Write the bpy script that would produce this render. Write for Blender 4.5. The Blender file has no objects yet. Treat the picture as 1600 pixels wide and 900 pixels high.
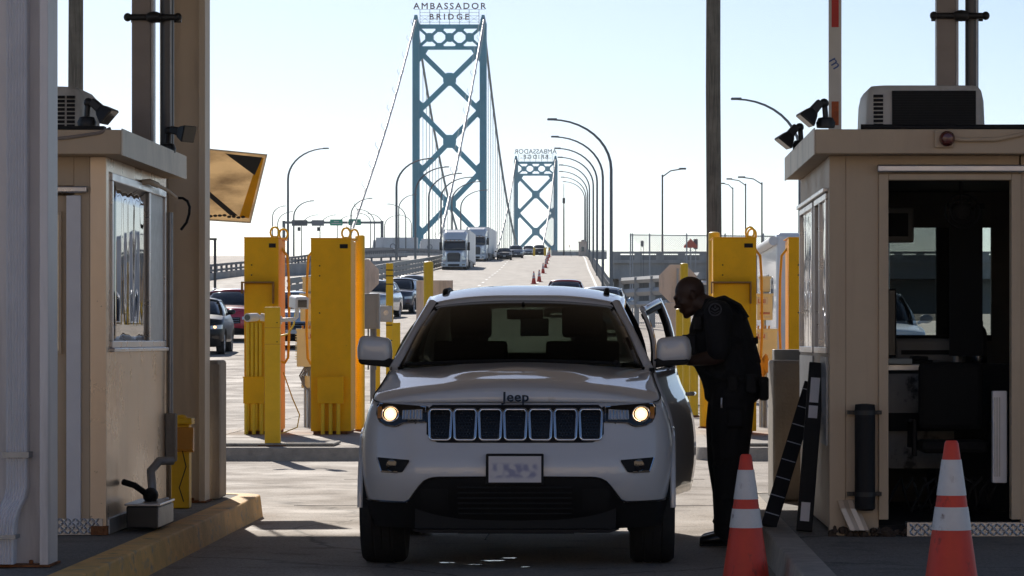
import bpy, bmesh, math, random
from mathutils import Vector, Matrix
random.seed(11)
R = math.radians
PI = math.pi
sc = bpy.context.scene
C = sc.collection
F, VX, VY, H = 5000.0, 950.0, 530.0, 1.38      # picture scale, vanishing point of the lanes, camera height


def at(px, py, Y):
    """a point of the photograph taken to depth Y"""
    return Vector(((px - VX) * Y / F, Y, H - (py - VY) * Y / F))


def lerp(a, b, t):
    return a + (b - a) * t


def interp(pts, x):
    if x <= pts[0][0]:
        return pts[0][1]
    for (x0, y0), (x1, y1) in zip(pts, pts[1:]):
        if x <= x1:
            return y0 + (y1 - y0) * (x - x0) / (x1 - x0)
    return pts[-1][1]


def smooth(pts, x):
    """monotone-ish cubic through pts"""
    n = len(pts)
    if x <= pts[0][0]:
        return pts[0][1]
    if x >= pts[-1][0]:
        return pts[-1][1]
    for i in range(n - 1):
        x0, y0 = pts[i]
        x1, y1 = pts[i + 1]
        if x <= x1:
            h = x1 - x0
            d = (y1 - y0) / h
            dl = d if i == 0 else (y0 - pts[i - 1][1]) / (x0 - pts[i - 1][0])
            dr = d if i == n - 2 else (pts[i + 2][1] - y1) / (pts[i + 2][0] - x1)
            m0 = 0 if dl * d <= 0 else 2 * dl * d / (dl + d)
            m1 = 0 if dr * d <= 0 else 2 * dr * d / (dr + d)
            t = (x - x0) / h
            return ((2 * t ** 3 - 3 * t * t + 1) * y0 + (t ** 3 - 2 * t * t + t) * h * m0
                    + (-2 * t ** 3 + 3 * t * t) * y1 + (t ** 3 - t * t) * h * m1)


GZ = [(-80, 0), (45, 0), (86, .95), (142, 2.4), (200, 4.2), (250, 6.0), (309, 8.05), (396, 11.4), (526, 15.0), (600, 16.4), (760, 19.5), (900, 20)]


def gz(Y):
    return smooth(GZ, Y)


# ------------------------------------------------------------------ mesh builder
class MB:
    def __init__(s):
        s.v, s.f, s.m = [], [], None

    def add(s, vs, fs):
        n = len(s.v)
        s.v += [Vector(p) for p in vs]
        s.f += [tuple(i + n for i in q) for q in fs]
        return s

    def mark(s):
        return len(s.v)

    def xf(s, M, start=0):
        for i in range(start, len(s.v)):
            s.v[i] = M @ s.v[i]
        return s

    def box(s, x0, x1, y0, y1, z0, z1):
        vs = [(x, y, z) for z in (z0, z1) for y in (y0, y1) for x in (x0, x1)]
        return s.add(vs, [(0, 2, 3, 1), (4, 5, 7, 6), (0, 1, 5, 4), (2, 6, 7, 3), (0, 4, 6, 2), (1, 3, 7, 5)])

    def prism(s, poly, a0, a1, axis='y'):
        """poly in the plane across axis: y -> (x,z), x -> (y,z), z -> (x,y)"""
        n = len(poly)
        def pt(p, a):
            return {'y': (p[0], a, p[1]), 'x': (a, p[0], p[1]), 'z': (p[0], p[1], a)}[axis]
        vs = [pt(p, a0) for p in poly] + [pt(p, a1) for p in poly]
        fs = [tuple(range(n)), tuple(range(2 * n - 1, n - 1, -1))]
        fs += [(i, (i + 1) % n, n + (i + 1) % n, n + i) for i in range(n)]
        return s.add(vs, fs)

    def tube(s, pts, r, n=8, closed=False, cap=True, flat=None):
        pts = [Vector(p) for p in pts]
        m = len(pts)
        rs = r if isinstance(r, (list, tuple)) else [r] * m
        up = None
        base = len(s.v)
        for i, p in enumerate(pts):
            a = pts[(i - 1) % m] if (i > 0 or closed) else p
            b = pts[(i + 1) % m] if (i < m - 1 or closed) else p
            t = (b - a)
            t = t.normalized() if t.length > 1e-9 else Vector((0, 0, 1))
            if up is None:
                up = Vector((0, 0, 1)) if abs(t.z) < .9 else Vector((0, 1, 0))
            e1 = up - t * up.dot(t)
            if e1.length < 1e-6:
                e1 = t.orthogonal()
            e1.normalize()
            up = e1
            e2 = t.cross(e1)
            rr = rs[i]
            ra, rb = (rr if isinstance(rr, (tuple, list)) else (rr, rr))
            for k in range(n):
                a_ = 2 * PI * (k + .5) / n
                s.v.append(p + e1 * (ra * math.cos(a_)) + e2 * (rb * math.sin(a_)))
        for i in range(m if closed else m - 1):
            for k in range(n):
                j = (i + 1) % m
                s.f.append((base + i * n + k, base + i * n + (k + 1) % n, base + j * n + (k + 1) % n, base + j * n + k))
        if cap and not closed:
            s.f.append(tuple(base + k for k in range(n - 1, -1, -1)))
            s.f.append(tuple(base + (m - 1) * n + k for k in range(n)))
        return s

    def loft(s, rings, cap=True, closed=True):
        n = len(rings[0])
        base = len(s.v)
        for r_ in rings:
            s.v += [Vector(p) for p in r_]
        for i in range(len(rings) - 1):
            for k in range(n if closed else n - 1):
                k2 = (k + 1) % n
                s.f.append((base + i * n + k, base + i * n + k2, base + (i + 1) * n + k2, base + (i + 1) * n + k))
        if cap and closed:
            s.f.append(tuple(base + k for k in range(n - 1, -1, -1)))
            s.f.append(tuple(base + (len(rings) - 1) * n + k for k in range(n)))
        return s

    def grid(s, rows):
        return s.loft(rows, cap=False, closed=False)

    def lathe(s, prof, n=20, c=(0, 0, 0), axis='z', cap=True):
        c = Vector(c)
        rings = []
        for (r_, h) in prof:
            ring = []
            for k in range(n):
                a = 2 * PI * k / n
                u, w = r_ * math.cos(a), r_ * math.sin(a)
                p = {'z': (u, w, h), 'y': (u, h, w), 'x': (h, u, w)}[axis]
                ring.append(c + Vector(p))
            rings.append(ring)
        return s.loft(rings, cap)

    def ellip(s, c, r, n=14, m=9, rot=None):
        c = Vector(c)
        rings = []
        for j in range(m + 1):
            th = PI * (j + .02) / (m + .04)
            ring = []
            for k in range(n):
                a = 2 * PI * k / n
                q = Vector((r[0] * math.sin(th) * math.cos(a), r[1] * math.sin(th) * math.sin(a), r[2] * math.cos(th)))
                if rot is not None:
                    q = rot @ q
                ring.append(c + q)
            rings.append(ring)
        return s.loft(rings)

    def build(s, name, m, parent=None, smooth_=None, bevel=0, solid=0, loc=None, subsurf=0, bseg=2, recalc=True):
        me = bpy.data.meshes.new(name)
        me.from_pydata([tuple(p) for p in s.v], [], s.f)
        if recalc:
            bm = bmesh.new()
            bm.from_mesh(me)
            bmesh.ops.recalc_face_normals(bm, faces=bm.faces)
            bm.to_mesh(me)
            bm.free()
        me.materials.append(m)
        if smooth_ is not None:
            me.polygons.foreach_set('use_smooth', [True] * len(me.polygons))
            me.set_sharp_from_angle(angle=R(smooth_))
        o = bpy.data.objects.new(name, me)
        C.objects.link(o)
        if parent is not None:
            o.parent = parent
        if loc is not None:
            o.location = loc
        if solid:
            md = o.modifiers.new('solid', 'SOLIDIFY')
            md.thickness = solid
            md.offset = -1
        if subsurf:
            md = o.modifiers.new('sub', 'SUBSURF')
            md.levels = md.render_levels = subsurf
        if bevel:
            md = o.modifiers.new('bevel', 'BEVEL')
            md.width = bevel
            md.segments = bseg
            md.limit_method = 'ANGLE'
            md.angle_limit = R(40)
        return o


def tag(o, label, cat, group=None):
    o['label'] = label
    o['category'] = cat
    if group:
        o['group'] = group
    return o


def thing(name, label, cat, loc=(0, 0, 0), rotz=0, group=None):
    o = bpy.data.objects.new(name, None)
    C.objects.link(o)
    o.location = loc
    o.rotation_euler = (0, 0, rotz)
    o.empty_display_size = .2
    return tag(o, label, cat, group)


def struct(o):
    o['kind'] = 'structure'
    return o


KIDS = {}


def copy_thing(root, loc, rotz=0, label=None, group=None):
    def cp(o, par):
        c = o.copy()
        C.objects.link(c)
        if par is not None:
            c.parent = par
        for ch in list(o.children):
            cp(ch, c)
        return c
    r_ = cp(root, None)
    r_.location = loc
    r_.rotation_euler = (0, 0, rotz)
    if label:
        r_['label'] = label
    if group:
        r_['group'] = group
    return r_


def text_mb(txt, size, depth=.01, mirror=False, spacing=1.0, bold=0):
    """text standing in the xz plane, centred on x, baseline at z=0, facing -y; returns MB"""
    cu = bpy.data.curves.new('t', 'FONT')
    cu.body = txt
    cu.size = size
    cu.extrude = depth / 2
    cu.align_x = 'CENTER'
    cu.space_character = spacing
    cu.resolution_u = 3
    cu.bevel_depth = bold
    cu.bevel_resolution = 0
    ob = bpy.data.objects.new('t', cu)
    C.objects.link(ob)
    dg = bpy.context.evaluated_depsgraph_get()
    me = bpy.data.meshes.new_from_object(ob.evaluated_get(dg))
    mb = MB()
    sx = -1 if mirror else 1
    mb.v = [Vector((sx * v.co.x, -v.co.z, v.co.y)) for v in me.vertices]
    mb.f = [tuple(p.vertices) for p in me.polygons]
    bpy.data.objects.remove(ob)
    bpy.data.curves.remove(cu)
    bpy.data.meshes.remove(me)
    return mb


# ------------------------------------------------------------------ materials
def nodes_of(name):
    m = bpy.data.materials.new(name)
    m.use_nodes = True
    nt = m.node_tree
    return m, nt, nt.nodes['Principled BSDF']


def mat(name, col, rough=.5, metal=0, var=.12, scale=6, bump=0, bscale=40, coat=0, stain=None, streak=None, spec=.5, rvar=.0, spots=None):
    """painted / cast / moulded surface: colour varied by noise, optional stains and streaks of wear, bump"""
    m, nt, p = nodes_of(name)
    N, L = nt.nodes, nt.links
    tc = N.new('ShaderNodeTexCoord')
    nz = N.new('ShaderNodeTexNoise')
    nz.inputs['Scale'].default_value = scale
    nz.inputs['Detail'].default_value = 6
    nz.inputs['Roughness'].default_value = .62
    L.new(tc.outputs['Object'], nz.inputs['Vector'])
    rmp = N.new('ShaderNodeMapRange')
    rmp.inputs[1].default_value, rmp.inputs[2].default_value = .3, .7
    rmp.inputs[3].default_value, rmp.inputs[4].default_value = 1 - var, 1 + var
    L.new(nz.outputs['Fac'], rmp.inputs[0])
    mul = N.new('ShaderNodeVectorMath')
    mul.operation = 'SCALE'
    mul.inputs[0].default_value = col
    L.new(rmp.outputs[0], mul.inputs['Scale'])
    out = mul.outputs[0]
    for st in ([stain] if stain else []) + ([streak] if streak else []) + ([spots] if spots else []):
        scol, lo, hi, ssc, stretch = st
        mp = N.new('ShaderNodeMapping')
        mp.inputs['Scale'].default_value = stretch
        L.new(tc.outputs['Object'], mp.inputs['Vector'])
        n2 = N.new('ShaderNodeTexNoise')
        n2.inputs['Scale'].default_value = ssc
        n2.inputs['Detail'].default_value = 8
        n2.inputs['Roughness'].default_value = .65
        L.new(mp.outputs[0], n2.inputs['Vector'])
        r2 = N.new('ShaderNodeMapRange')
        r2.inputs[1].default_value, r2.inputs[2].default_value = lo, hi
        L.new(n2.outputs['Fac'], r2.inputs[0])
        mx = N.new('ShaderNodeMixRGB')
        mx.inputs[2].default_value = (*scol, 1)
        L.new(r2.outputs[0], mx.inputs[0])
        L.new(out, mx.inputs[1])
        out = mx.outputs[0]
    L.new(out, p.inputs['Base Color'])
    p.inputs['Roughness'].default_value = rough
    if rvar:
        r3 = N.new('ShaderNodeMapRange')
        r3.inputs[1].default_value, r3.inputs[2].default_value = .3, .7
        r3.inputs[3].default_value, r3.inputs[4].default_value = max(.02, rough - rvar), rough + rvar
        L.new(nz.outputs['Fac'], r3.inputs[0])
        L.new(r3.outputs[0], p.inputs['Roughness'])
    p.inputs['Metallic'].default_value = metal
    p.inputs['Specular IOR Level'].default_value = spec
    if coat:
        p.inputs['Coat Weight'].default_value = coat
        p.inputs['Coat Roughness'].default_value = .03
    if bump:
        nb = N.new('ShaderNodeTexNoise')
        nb.inputs['Scale'].default_value = bscale
        nb.inputs['Detail'].default_value = 5
        L.new(tc.outputs['Object'], nb.inputs['Vector'])
        bp = N.new('ShaderNodeBump')
        bp.inputs['Strength'].default_value = bump
        bp.inputs['Distance'].default_value = .02
        L.new(nb.outputs['Fac'], bp.inputs['Height'])
        L.new(bp.outputs[0], p.inputs['Normal'])
    return m


def emit(name, col, strength):
    m, nt, p = nodes_of(name)
    p.inputs['Base Color'].default_value = (*col, 1)
    p.inputs['Emission Color'].default_value = (*col, 1)
    p.inputs['Emission Strength'].default_value = strength
    return m


def glass(name, tint, refl=1.0, rough=.02, wave=0, wscale=3, stretch=(1, 1, 1)):
    """window glass: fresnel mix of clear tinted and mirror"""
    m, nt, p = nodes_of(name)
    N, L = nt.nodes, nt.links
    N.remove(p)
    out = [n for n in N if n.type == 'OUTPUT_MATERIAL'][0]
    tr = N.new('ShaderNodeBsdfTransparent')
    tr.inputs[0].default_value = (*tint, 1)
    gl = N.new('ShaderNodeBsdfGlossy')
    gl.inputs['Roughness'].default_value = rough
    fr = N.new('ShaderNodeFresnel')
    ge = N.new('ShaderNodeNewGeometry')
    ir = N.new('ShaderNodeMapRange')
    ir.inputs[3].default_value, ir.inputs[4].default_value = 1.5, 1 / 1.5
    L.new(ge.outputs['Backfacing'], ir.inputs[0])
    L.new(ir.outputs[0], fr.inputs[0])
    mm = N.new('ShaderNodeMath')
    mm.operation = 'MULTIPLY_ADD'
    mm.use_clamp = True
    mm.inputs[1].default_value = 1.0
    mm.inputs[2].default_value = refl
    L.new(fr.outputs[0], mm.inputs[0])
    mx = N.new('ShaderNodeMixShader')
    L.new(mm.outputs[0], mx.inputs[0])
    L.new(tr.outputs[0], mx.inputs[1])
    L.new(gl.outputs[0], mx.inputs[2])
    L.new(mx.outputs[0], out.inputs[0])
    if wave:
        tc = N.new('ShaderNodeTexCoord')
        mp = N.new('ShaderNodeMapping')
        mp.inputs['Scale'].default_value = stretch
        L.new(tc.outputs['Object'], mp.inputs[0])
        nb = N.new('ShaderNodeTexNoise')
        nb.inputs['Scale'].default_value = wscale
        nb.inputs['Detail'].default_value = 1
        L.new(mp.outputs[0], nb.inputs['Vector'])
        bp = N.new('ShaderNodeBump')
        bp.inputs['Strength'].default_value = wave
        bp.inputs['Distance'].default_value = .05
        L.new(nb.outputs['Fac'], bp.inputs['Height'])
        L.new(bp.outputs[0], gl.inputs['Normal'])
    return m


def ground_mat(name, base, dark, joints=True, spec=.3):
    m, nt, p = nodes_of(name)
    N, L = nt.nodes, nt.links
    tc = N.new('ShaderNodeTexCoord')
    def noise(scale, det=6, stretch=None, rough=.6):
        n = N.new('ShaderNodeTexNoise')
        n.inputs['Scale'].default_value = scale
        n.inputs['Detail'].default_value = det
        n.inputs['Roughness'].default_value = rough
        if stretch:
            mp = N.new('ShaderNodeMapping')
            mp.inputs['Scale'].default_value = stretch
            L.new(tc.outputs['Object'], mp.inputs[0])
            L.new(mp.outputs[0], n.inputs['Vector'])
        else:
            L.new(tc.outputs['Object'], n.inputs['Vector'])
        return n.outputs['Fac']
    def ramp(x, lo, hi, a=0, b=1):
        r_ = N.new('ShaderNodeMapRange')
        for i, q in zip((1, 2, 3, 4), (lo, hi, a, b)):
            r_.inputs[i].default_value = q
        L.new(x, r_.inputs[0])
        return r_.outputs[0]
    def mix(fac, a, b, mode='MIX'):
        mx = N.new('ShaderNodeMixRGB')
        mx.blend_type = mode
        if isinstance(fac, float):
            mx.inputs[0].default_value = fac
        else:
            L.new(fac, mx.inputs[0])
        for i, q in ((1, a), (2, b)):
            if isinstance(q, tuple):
                mx.inputs[i].default_value = (*q, 1)
            else:
                L.new(q, mx.inputs[i])
        return mx.outputs[0]
    big = noise(.35, 5)
    c = mix(ramp(big, .35, .7), base, tuple(q * .82 for q in base))
    c = mix(ramp(noise(.9, 6, (1, .12, 1)), .5, .75, 0, .55), c, dark)            # tyre-dark streaks along the lanes
    c = mix(ramp(noise(2.2, 8), .56, .70, 0, .6), c, dark)
    c = mix(ramp(noise(9, 6, None, .7), .60, .70, 0, .45), c, dark)                          # stains
    c = mix(ramp(noise(42, 5, (1, .3, 1), .8), .52, .64, 0, .75), c, tuple(q * .45 for q in base))     # dark aggregate
    c = mix(ramp(noise(55, 4, (1, .3, 1), .8), .54, .66, 0, .6), c, tuple(min(.7, q * 1.5) for q in base))
    vor = N.new('ShaderNodeTexVoronoi')
    vor.feature = 'DISTANCE_TO_EDGE'
    vor.inputs['Scale'].default_value = .23
    wob = N.new('ShaderNodeTexNoise')
    wob.inputs['Scale'].default_value = 1.6
    wob.inputs['Detail'].default_value = 6
    L.new(tc.outputs['Object'], wob.inputs['Vector'])
    va = N.new('ShaderNodeMixRGB')
    va.inputs[0].default_value = .28
    L.new(tc.outputs['Object'], va.inputs[1])
    L.new(wob.outputs['Color'], va.inputs[2])
    L.new(va.outputs[0], vor.inputs['Vector'])
    c = mix(ramp(vor.outputs['Distance'], .0, .004, .7, 0), c, tuple(q * .2 for q in base))
    L.new(c, p.inputs['Base Color'])
    L.new(ramp(noise(1.1, 5), .35, .65, .72, .92), p.inputs['Roughness'])
    p.inputs['Specular IOR Level'].default_value = spec
    bp = N.new('ShaderNodeBump')
    bp.inputs['Strength'].default_value = .35
    bp.inputs['Distance'].default_value = .01
    L.new(noise(70, 4), bp.inputs['Height'])
    L.new(bp.outputs[0], p.inputs['Normal'])
    return m


M = {}
M['ground'] = ground_mat('plaza concrete', (.42, .36, .30), (.12, .105, .09))
M['road'] = ground_mat('road concrete', (.50, .45, .39), (.3, .27, .235))
M['island'] = ground_mat('island concrete', (.27, .25, .22), (.1, .095, .085))
M['kerb_grey'] = mat('kerb concrete', (.46, .41, .35), .85, var=.2, scale=9, bump=.5, bscale=60)
M['kerb_yellow'] = mat('worn yellow kerb paint', (.85, .50, .16), .75, var=.18, scale=5, bump=.3, bscale=50,
                       stain=((.34, .29, .24), .55, .75, 5, (1, 1, 2)), spots=((.09, .07, .05), .62, .72, 3, (1, 1, 1)))
M['concrete'] = mat('cast concrete', (.37, .335, .285), .88, var=.14, scale=4, bump=.3, bscale=40,
                    streak=((.15, .135, .115), .5, .8, 2.5, (3, 3, .25)))
M['concrete_far'] = mat('weathered concrete', (.46, .45, .42), .9, var=.18, scale=.6, streak=((.14, .14, .14), .5, .8, .5, (1, 1, .3)))
M['yellow'] = mat('yellow enamel', (.95, .48, .004), .55, var=.09, scale=3, spec=.25, coat=.0, stain=((.42, .2, .02), .62, .8, 2.2, (1, 1, .5)), rvar=.08,
                  spots=((.22, .12, .04), .67, .71, 22, (1, 1, 1)))
M['yellow_matt'] = mat('yellow bollard sleeve', (.92, .56, .010), .5, var=.08, scale=4, stain=((.3, .16, .03), .66, .78, 5, (1, 1, .4)))
M['amber'] = mat('amber enamel', (.62, .27, .02), .4, var=.1)
M['box_cream'] = mat('cream instrument box', (.80, .69, .40), .5, var=.07, scale=5, stain=((.4, .28, .12), .62, .8, 4, (1, 1, .5)))
M['tan'] = mat('tan painted booth panel', (.55, .42, .285), .55, var=.07, scale=2.2, bump=.08, bscale=14, streak=((.42, .30, .21), .5, .85, 1.2, (3, 3, .35)), rvar=.08,
               spots=((.3, .2, .13), .72, .78, 9, (1, 1, 1)))
M['tan_metal'] = mat('tan metal panel', (.76, .60, .44), .30, metal=.4, var=.08, scale=1.8, streak=((.60, .45, .33), .5, .85, .9, (2, 2, .3)), rvar=.08)
M['fascia'] = mat('weathered fascia metal', (.70, .62, .50), .5, metal=.1, var=.1, scale=2.5, streak=((.30, .26, .2), .5, .8, 2.4, (4, 1, .4)))
M['white_steel'] = mat('white column paint', (.76, .73, .72), .45, var=.06, scale=2, streak=((.42, .40, .40), .5, .8, 2.0, (3, 3, .3)), spots=((.2, .12, .07), .7, .745, 12, (1, 1, 1)))
M['column_tan'] = mat('column beige paint', (.62, .52, .40), .5, var=.06, scale=2, streak=((.36, .3, .25), .52, .82, 2.0, (3, 3, .3)))
M['rust'] = mat('rust', (.20, .075, .025), .9, var=.4, scale=20, bump=.6)
M['tube_tan'] = mat('tan tube', (.30, .25, .215), .45, var=.08)
M['tube_dark'] = mat('dark tube', (.10, .095, .092), .4, metal=.4, var=.1)
M['black_metal'] = mat('black metal', (.014, .014, .015), .45, var=.2)
M['black_plastic'] = mat('black plastic', (.010, .010, .011), .6, var=.15, scale=30, spec=.25)
M['black_gloss'] = mat('gloss black', (.006, .006, .007), .08, var=0, coat=1)
M['rubber'] = mat('rubber', (.012, .012, .012), .8, var=.25, scale=30, bump=.2)
M['canopy'] = mat('canopy underside', (.30, .265, .22), .7, var=.1)
M['chrome'] = mat('chrome', (.78, .80, .83), .08, metal=1, var=0)
M['alu'] = mat('aluminium', (.50, .50, .52), .32, metal=.9, var=.08, scale=8, rvar=.08)
M['galv'] = mat('galvanised steel', (.42, .43, .44), .45, metal=.6, var=.14, scale=12)
M['grey_box'] = mat('grey electrical box', (.27, .265, .25), .5, var=.08)
M['white_plastic'] = mat('white plastic', (.78, .77, .74), .4, var=.05, stain=((.5, .46, .4), .6, .8, 3, (1, 1, .5)))
M['white_trim'] = mat('white trim', (.74, .73, .75), .42, var=.05)
M['ac'] = mat('aged white plastic', (.58, .55, .50), .5, var=.08, scale=4, stain=((.33, .3, .25), .55, .75, 3, (1, 1, .5)))
M['wood'] = mat('weathered timber pole', (.19, .165, .125), .9, var=.25, scale=3, bump=.6, bscale=18,
                streak=((.07, .062, .045), .45, .7, 6, (6, 6, .25)))
M['lamp_grey'] = mat('grey lamp post', (.16, .175, .185), .45, metal=.3, var=.1, scale=1)
M['lamp_dark'] = mat('dark lamp post', (.07, .068, .065), .6, var=.1, scale=1)
M['bridge'] = mat('teal bridge paint', (.075, .36, .47), .6, var=.12, scale=.12)
M['cable'] = mat('bridge cable', (.17, .20, .22), .5, var=.1, scale=.1)
M['cable_white'] = mat('wrapped cable white', (.27, .29, .31), .5, var=.1, scale=.1)
M['letters'] = mat('sign letters', (.13, .055, .055), .6, var=.1, scale=.5)
M['letters_far'] = mat('sign letter backs', (.20, .22, .23), .6, var=.1, scale=.5)
M['green_sign'] = mat('green road sign', (.0, .42, .24), .4, var=.05)
M['sign_dark'] = mat('message sign black', (.03, .035, .045), .4, var=.1, scale=2)
M['sign_grey'] = mat('message sign grey', (.20, .21, .23), .4, var=.1, scale=2)
M['orange'] = mat('cone orange', (.72, .055, .025), .5, var=.1, scale=8, stain=((.2, .03, .02), .55, .8, 7, (1, 1, .6)), spots=((.10, .03, .02), .58, .70, 9, (1, 1, .5)))
M['reflective'] = mat('reflective collar', (.72, .70, .68), .45, var=.08, scale=9, stain=((.35, .27, .24), .58, .72, 9, (1, 1, .7)), spots=((.16, .08, .06), .60, .70, 12, (1, 1, .6)))
M['red_tape'] = mat('red reflective tape', (.66, .025, .018), .4, var=.1)
M['orange_tape'] = mat('faded orange tape', (.48, .10, .02), .5, var=.25, scale=30)
M['white_car'] = mat('white car paint', (.64, .64, .65), .3, var=.01, coat=1, spots=((.40, .37, .33), .66, .85, 7, (1, 1, 1)))
M['truck_white'] = mat('white truck paint', (.84, .85, .86), .3, var=.04, scale=1, coat=.5)
M['trailer_white'] = mat('trailer sheet', (.82, .82, .81), .45, var=.06, scale=.5, streak=((.5, .5, .49), .55, .85, .8, (1, 1, .2)))
M['car_black'] = mat('black car paint', (.007, .008, .010), .3, var=.05, coat=.15, spec=.3)
M['car_red'] = mat('red car paint', (.55, .02, .05), .25, var=.05, coat=1)
M['car_navy'] = mat('navy car paint', (.05, .065, .10), .25, var=.05, coat=1)
M['car_grey'] = mat('grey car paint', (.26, .28, .31), .25, metal=.4, var=.05, coat=1)
M['car_silver'] = mat('silver car paint', (.62, .64, .66), .25, metal=.6, var=.05, coat=1)
M['car_blue'] = mat('pale blue car paint', (.50, .60, .70), .25, metal=.3, var=.05, coat=1)
M['car_bright_red'] = mat('bright red car paint', (.65, .03, .03), .25, var=.05, coat=1)
M['car_glass'] = mat('dark car glass', (.012, .016, .02), .03, var=0, spec=.8)
M['lens'] = mat('headlight lens', (.78, .77, .74), .16, metal=.35, var=.05, coat=1)
M['tail_lens'] = mat('tail lamp lens', (.35, .01, .01), .12, var=0, coat=1)
M['amber_lens'] = mat('amber lens', (.6, .22, .03), .15, var=.1, coat=1)
M['head_on'] = emit('lit headlamp', (1, .60, .28), 2.2)
M['head_core'] = emit('headlamp core', (1, .85, .62), 9.0)
M['windscreen'] = glass('windscreen', (.29, .315, .295), -.05)
M['car_side_glass'] = glass('tinted car glass', (.30, .32, .30), .01)
M['rear_glass'] = glass('clear rear glass', (.72, .78, .72), .0)
M['booth_film'] = glass('mirrored booth window', (.06, .07, .07), .24, .02, wave=.26, wscale=1.2, stretch=(1, 2.2, .45))
M['booth_clear'] = glass('booth window', (.75, .8, .78), .06)
M['booth_side'] = glass('booth side glass', (.35, .38, .37), .35, .02, wave=.2, wscale=2, stretch=(1, 3, .7))
M['skin'] = mat('skin', (.060, .028, .017), .55, var=.12, scale=18)
M['uniform'] = mat('dark uniform cloth', (.0092, .0096, .012), .85, var=.3, scale=14, bump=.6, bscale=9)
M['vest'] = mat('vest nylon', (.007, .007, .008), .75, var=.25, scale=60, bump=.3, bscale=60)
M['boot'] = mat('black boot leather', (.012, .012, .012), .28, var=.2)
M['patch'] = mat('grey embroidery', (.075, .075, .085), .8, var=.25, scale=70)
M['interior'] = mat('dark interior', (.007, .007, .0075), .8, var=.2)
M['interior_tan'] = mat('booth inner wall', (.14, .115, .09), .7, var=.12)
M['inner_white'] = mat('scuffed white panel', (.36, .35, .33), .6, var=.15, scale=6, spots=((.05, .045, .04), .56, .66, 7, (1, 1, 1)))
M['screen'] = mat('monitor', (.01, .01, .012), .3, var=0)
M['thermos'] = mat('brushed thermos', (.45, .45, .46), .25, metal=1, var=.05)
M['paper'] = mat('paper', (.62, .66, .62), .7, var=.05)
M['red_lamp'] = mat('dull red lamp', (.10, .012, .012), .25, var=.05, coat=.6)
M['sign_back'] = mat('sign back beige', (.74, .60, .49), .5, metal=.2, var=.06, scale=3, streak=((.34, .28, .23), .5, .8, 3, (2, 2, .4)))
M['panel_beige'] = mat('awning beige', (.66, .54, .38), .7, var=.1, scale=3, streak=((.28, .215, .15), .45, .7, 1.6, (1, 6, 3)))
M['stripe_yellow'] = mat('stripe yellow', (.85, .56, .02), .5, var=.08)
M['stripe_black'] = mat('stripe black', (.02, .02, .02), .6, var=.1)
M['white_line'] = mat('road paint white', (.72, .71, .68), .7, var=.12, scale=2)
M['red_text'] = mat('red lettering', (.5, .03, .025), .5, var=.05)
M['blue_mark'] = mat('blue mark', (.03, .12, .42), .5, var=.05)
M['emblem'] = mat('dark emblem', (.09, .085, .085), .25, metal=.9, var=0)
M['label_white'] = mat('label white', (.70, .62, .46), .5, var=.04)
M['hose_yellow'] = mat('yellow hose', (.86, .60, .05), .5, var=.1)
M['hose_grey'] = mat('grey conduit', (.20, .20, .20), .55, var=.1)
M['parapet_rail'] = mat('parapet rail', (.17, .175, .18), .7, var=.12, scale=.4)
M['rail_white'] = mat('guard rail', (.40, .40, .385), .6, var=.14, scale=.4, metal=.2)
M['rail_grey'] = mat('beam rail', (.13, .145, .15), .55, metal=.2, var=.14, scale=.5)
M['wire'] = mat('fence wire', (.38, .39, .40), .5, metal=.5, var=.1)
M['orange_sign'] = mat('orange sign', (.72, .10, .03), .5, var=.05)


def translucent(m, amount):
    """thin sheet that lets part of the sunlight through"""
    nt = m.node_tree
    p = nt.nodes['Principled BSDF']
    out = [n for n in nt.nodes if n.type == 'OUTPUT_MATERIAL'][0]
    tl = nt.nodes.new('ShaderNodeBsdfTranslucent')
    mx = nt.nodes.new('ShaderNodeMixShader')
    mx.inputs[0].default_value = amount
    src = p.inputs['Base Color'].links[0].from_socket
    nt.links.new(src, tl.inputs[0])
    nt.links.new(p.outputs[0], mx.inputs[1])
    nt.links.new(tl.outputs[0], mx.inputs[2])
    nt.links.new(mx.outputs[0], out.inputs[0])


translucent(M['panel_beige'], .8)
translucent(M['stripe_yellow'], .5)
# ------------------------------------------------------------------ cars
def car_path(L, W, Df, Dr, pf, pr, n=16, ns=34):
    """right half of the plan outline, front centre -> along the side -> rear centre"""
    pts = []
    for k in range(n + 1):
        t = PI / 2 * k / n
        pts.append((W * math.sin(t) ** (2 / pf), Df - Df * math.cos(t) ** (2 / pf)))
    for k in range(1, ns):
        t = k / ns
        y = Df + (L - Dr - Df) * t
        pts.append((W + .012 * math.sin(PI * t), y))
    for k in range(n + 1):
        t = PI / 2 * (1 - k / n)
        pts.append((W * math.sin(t) ** (2 / pr), L - Dr + Dr * math.cos(t) ** (2 / pr)))
    out = []
    for i, (x, y) in enumerate(pts):
        a = pts[max(0, i - 1)]
        b = pts[min(len(pts) - 1, i + 1)]
        tx, ty = b[0] - a[0], b[1] - a[1]
        l = math.hypot(tx, ty) or 1
        nx, ny = ty / l, -tx / l
        if i == 0:
            nx, ny = 0, -1
        if i == len(pts) - 1:
            nx, ny = 0, 1
        out.append((x, y, nx, ny))
    return out


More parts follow.
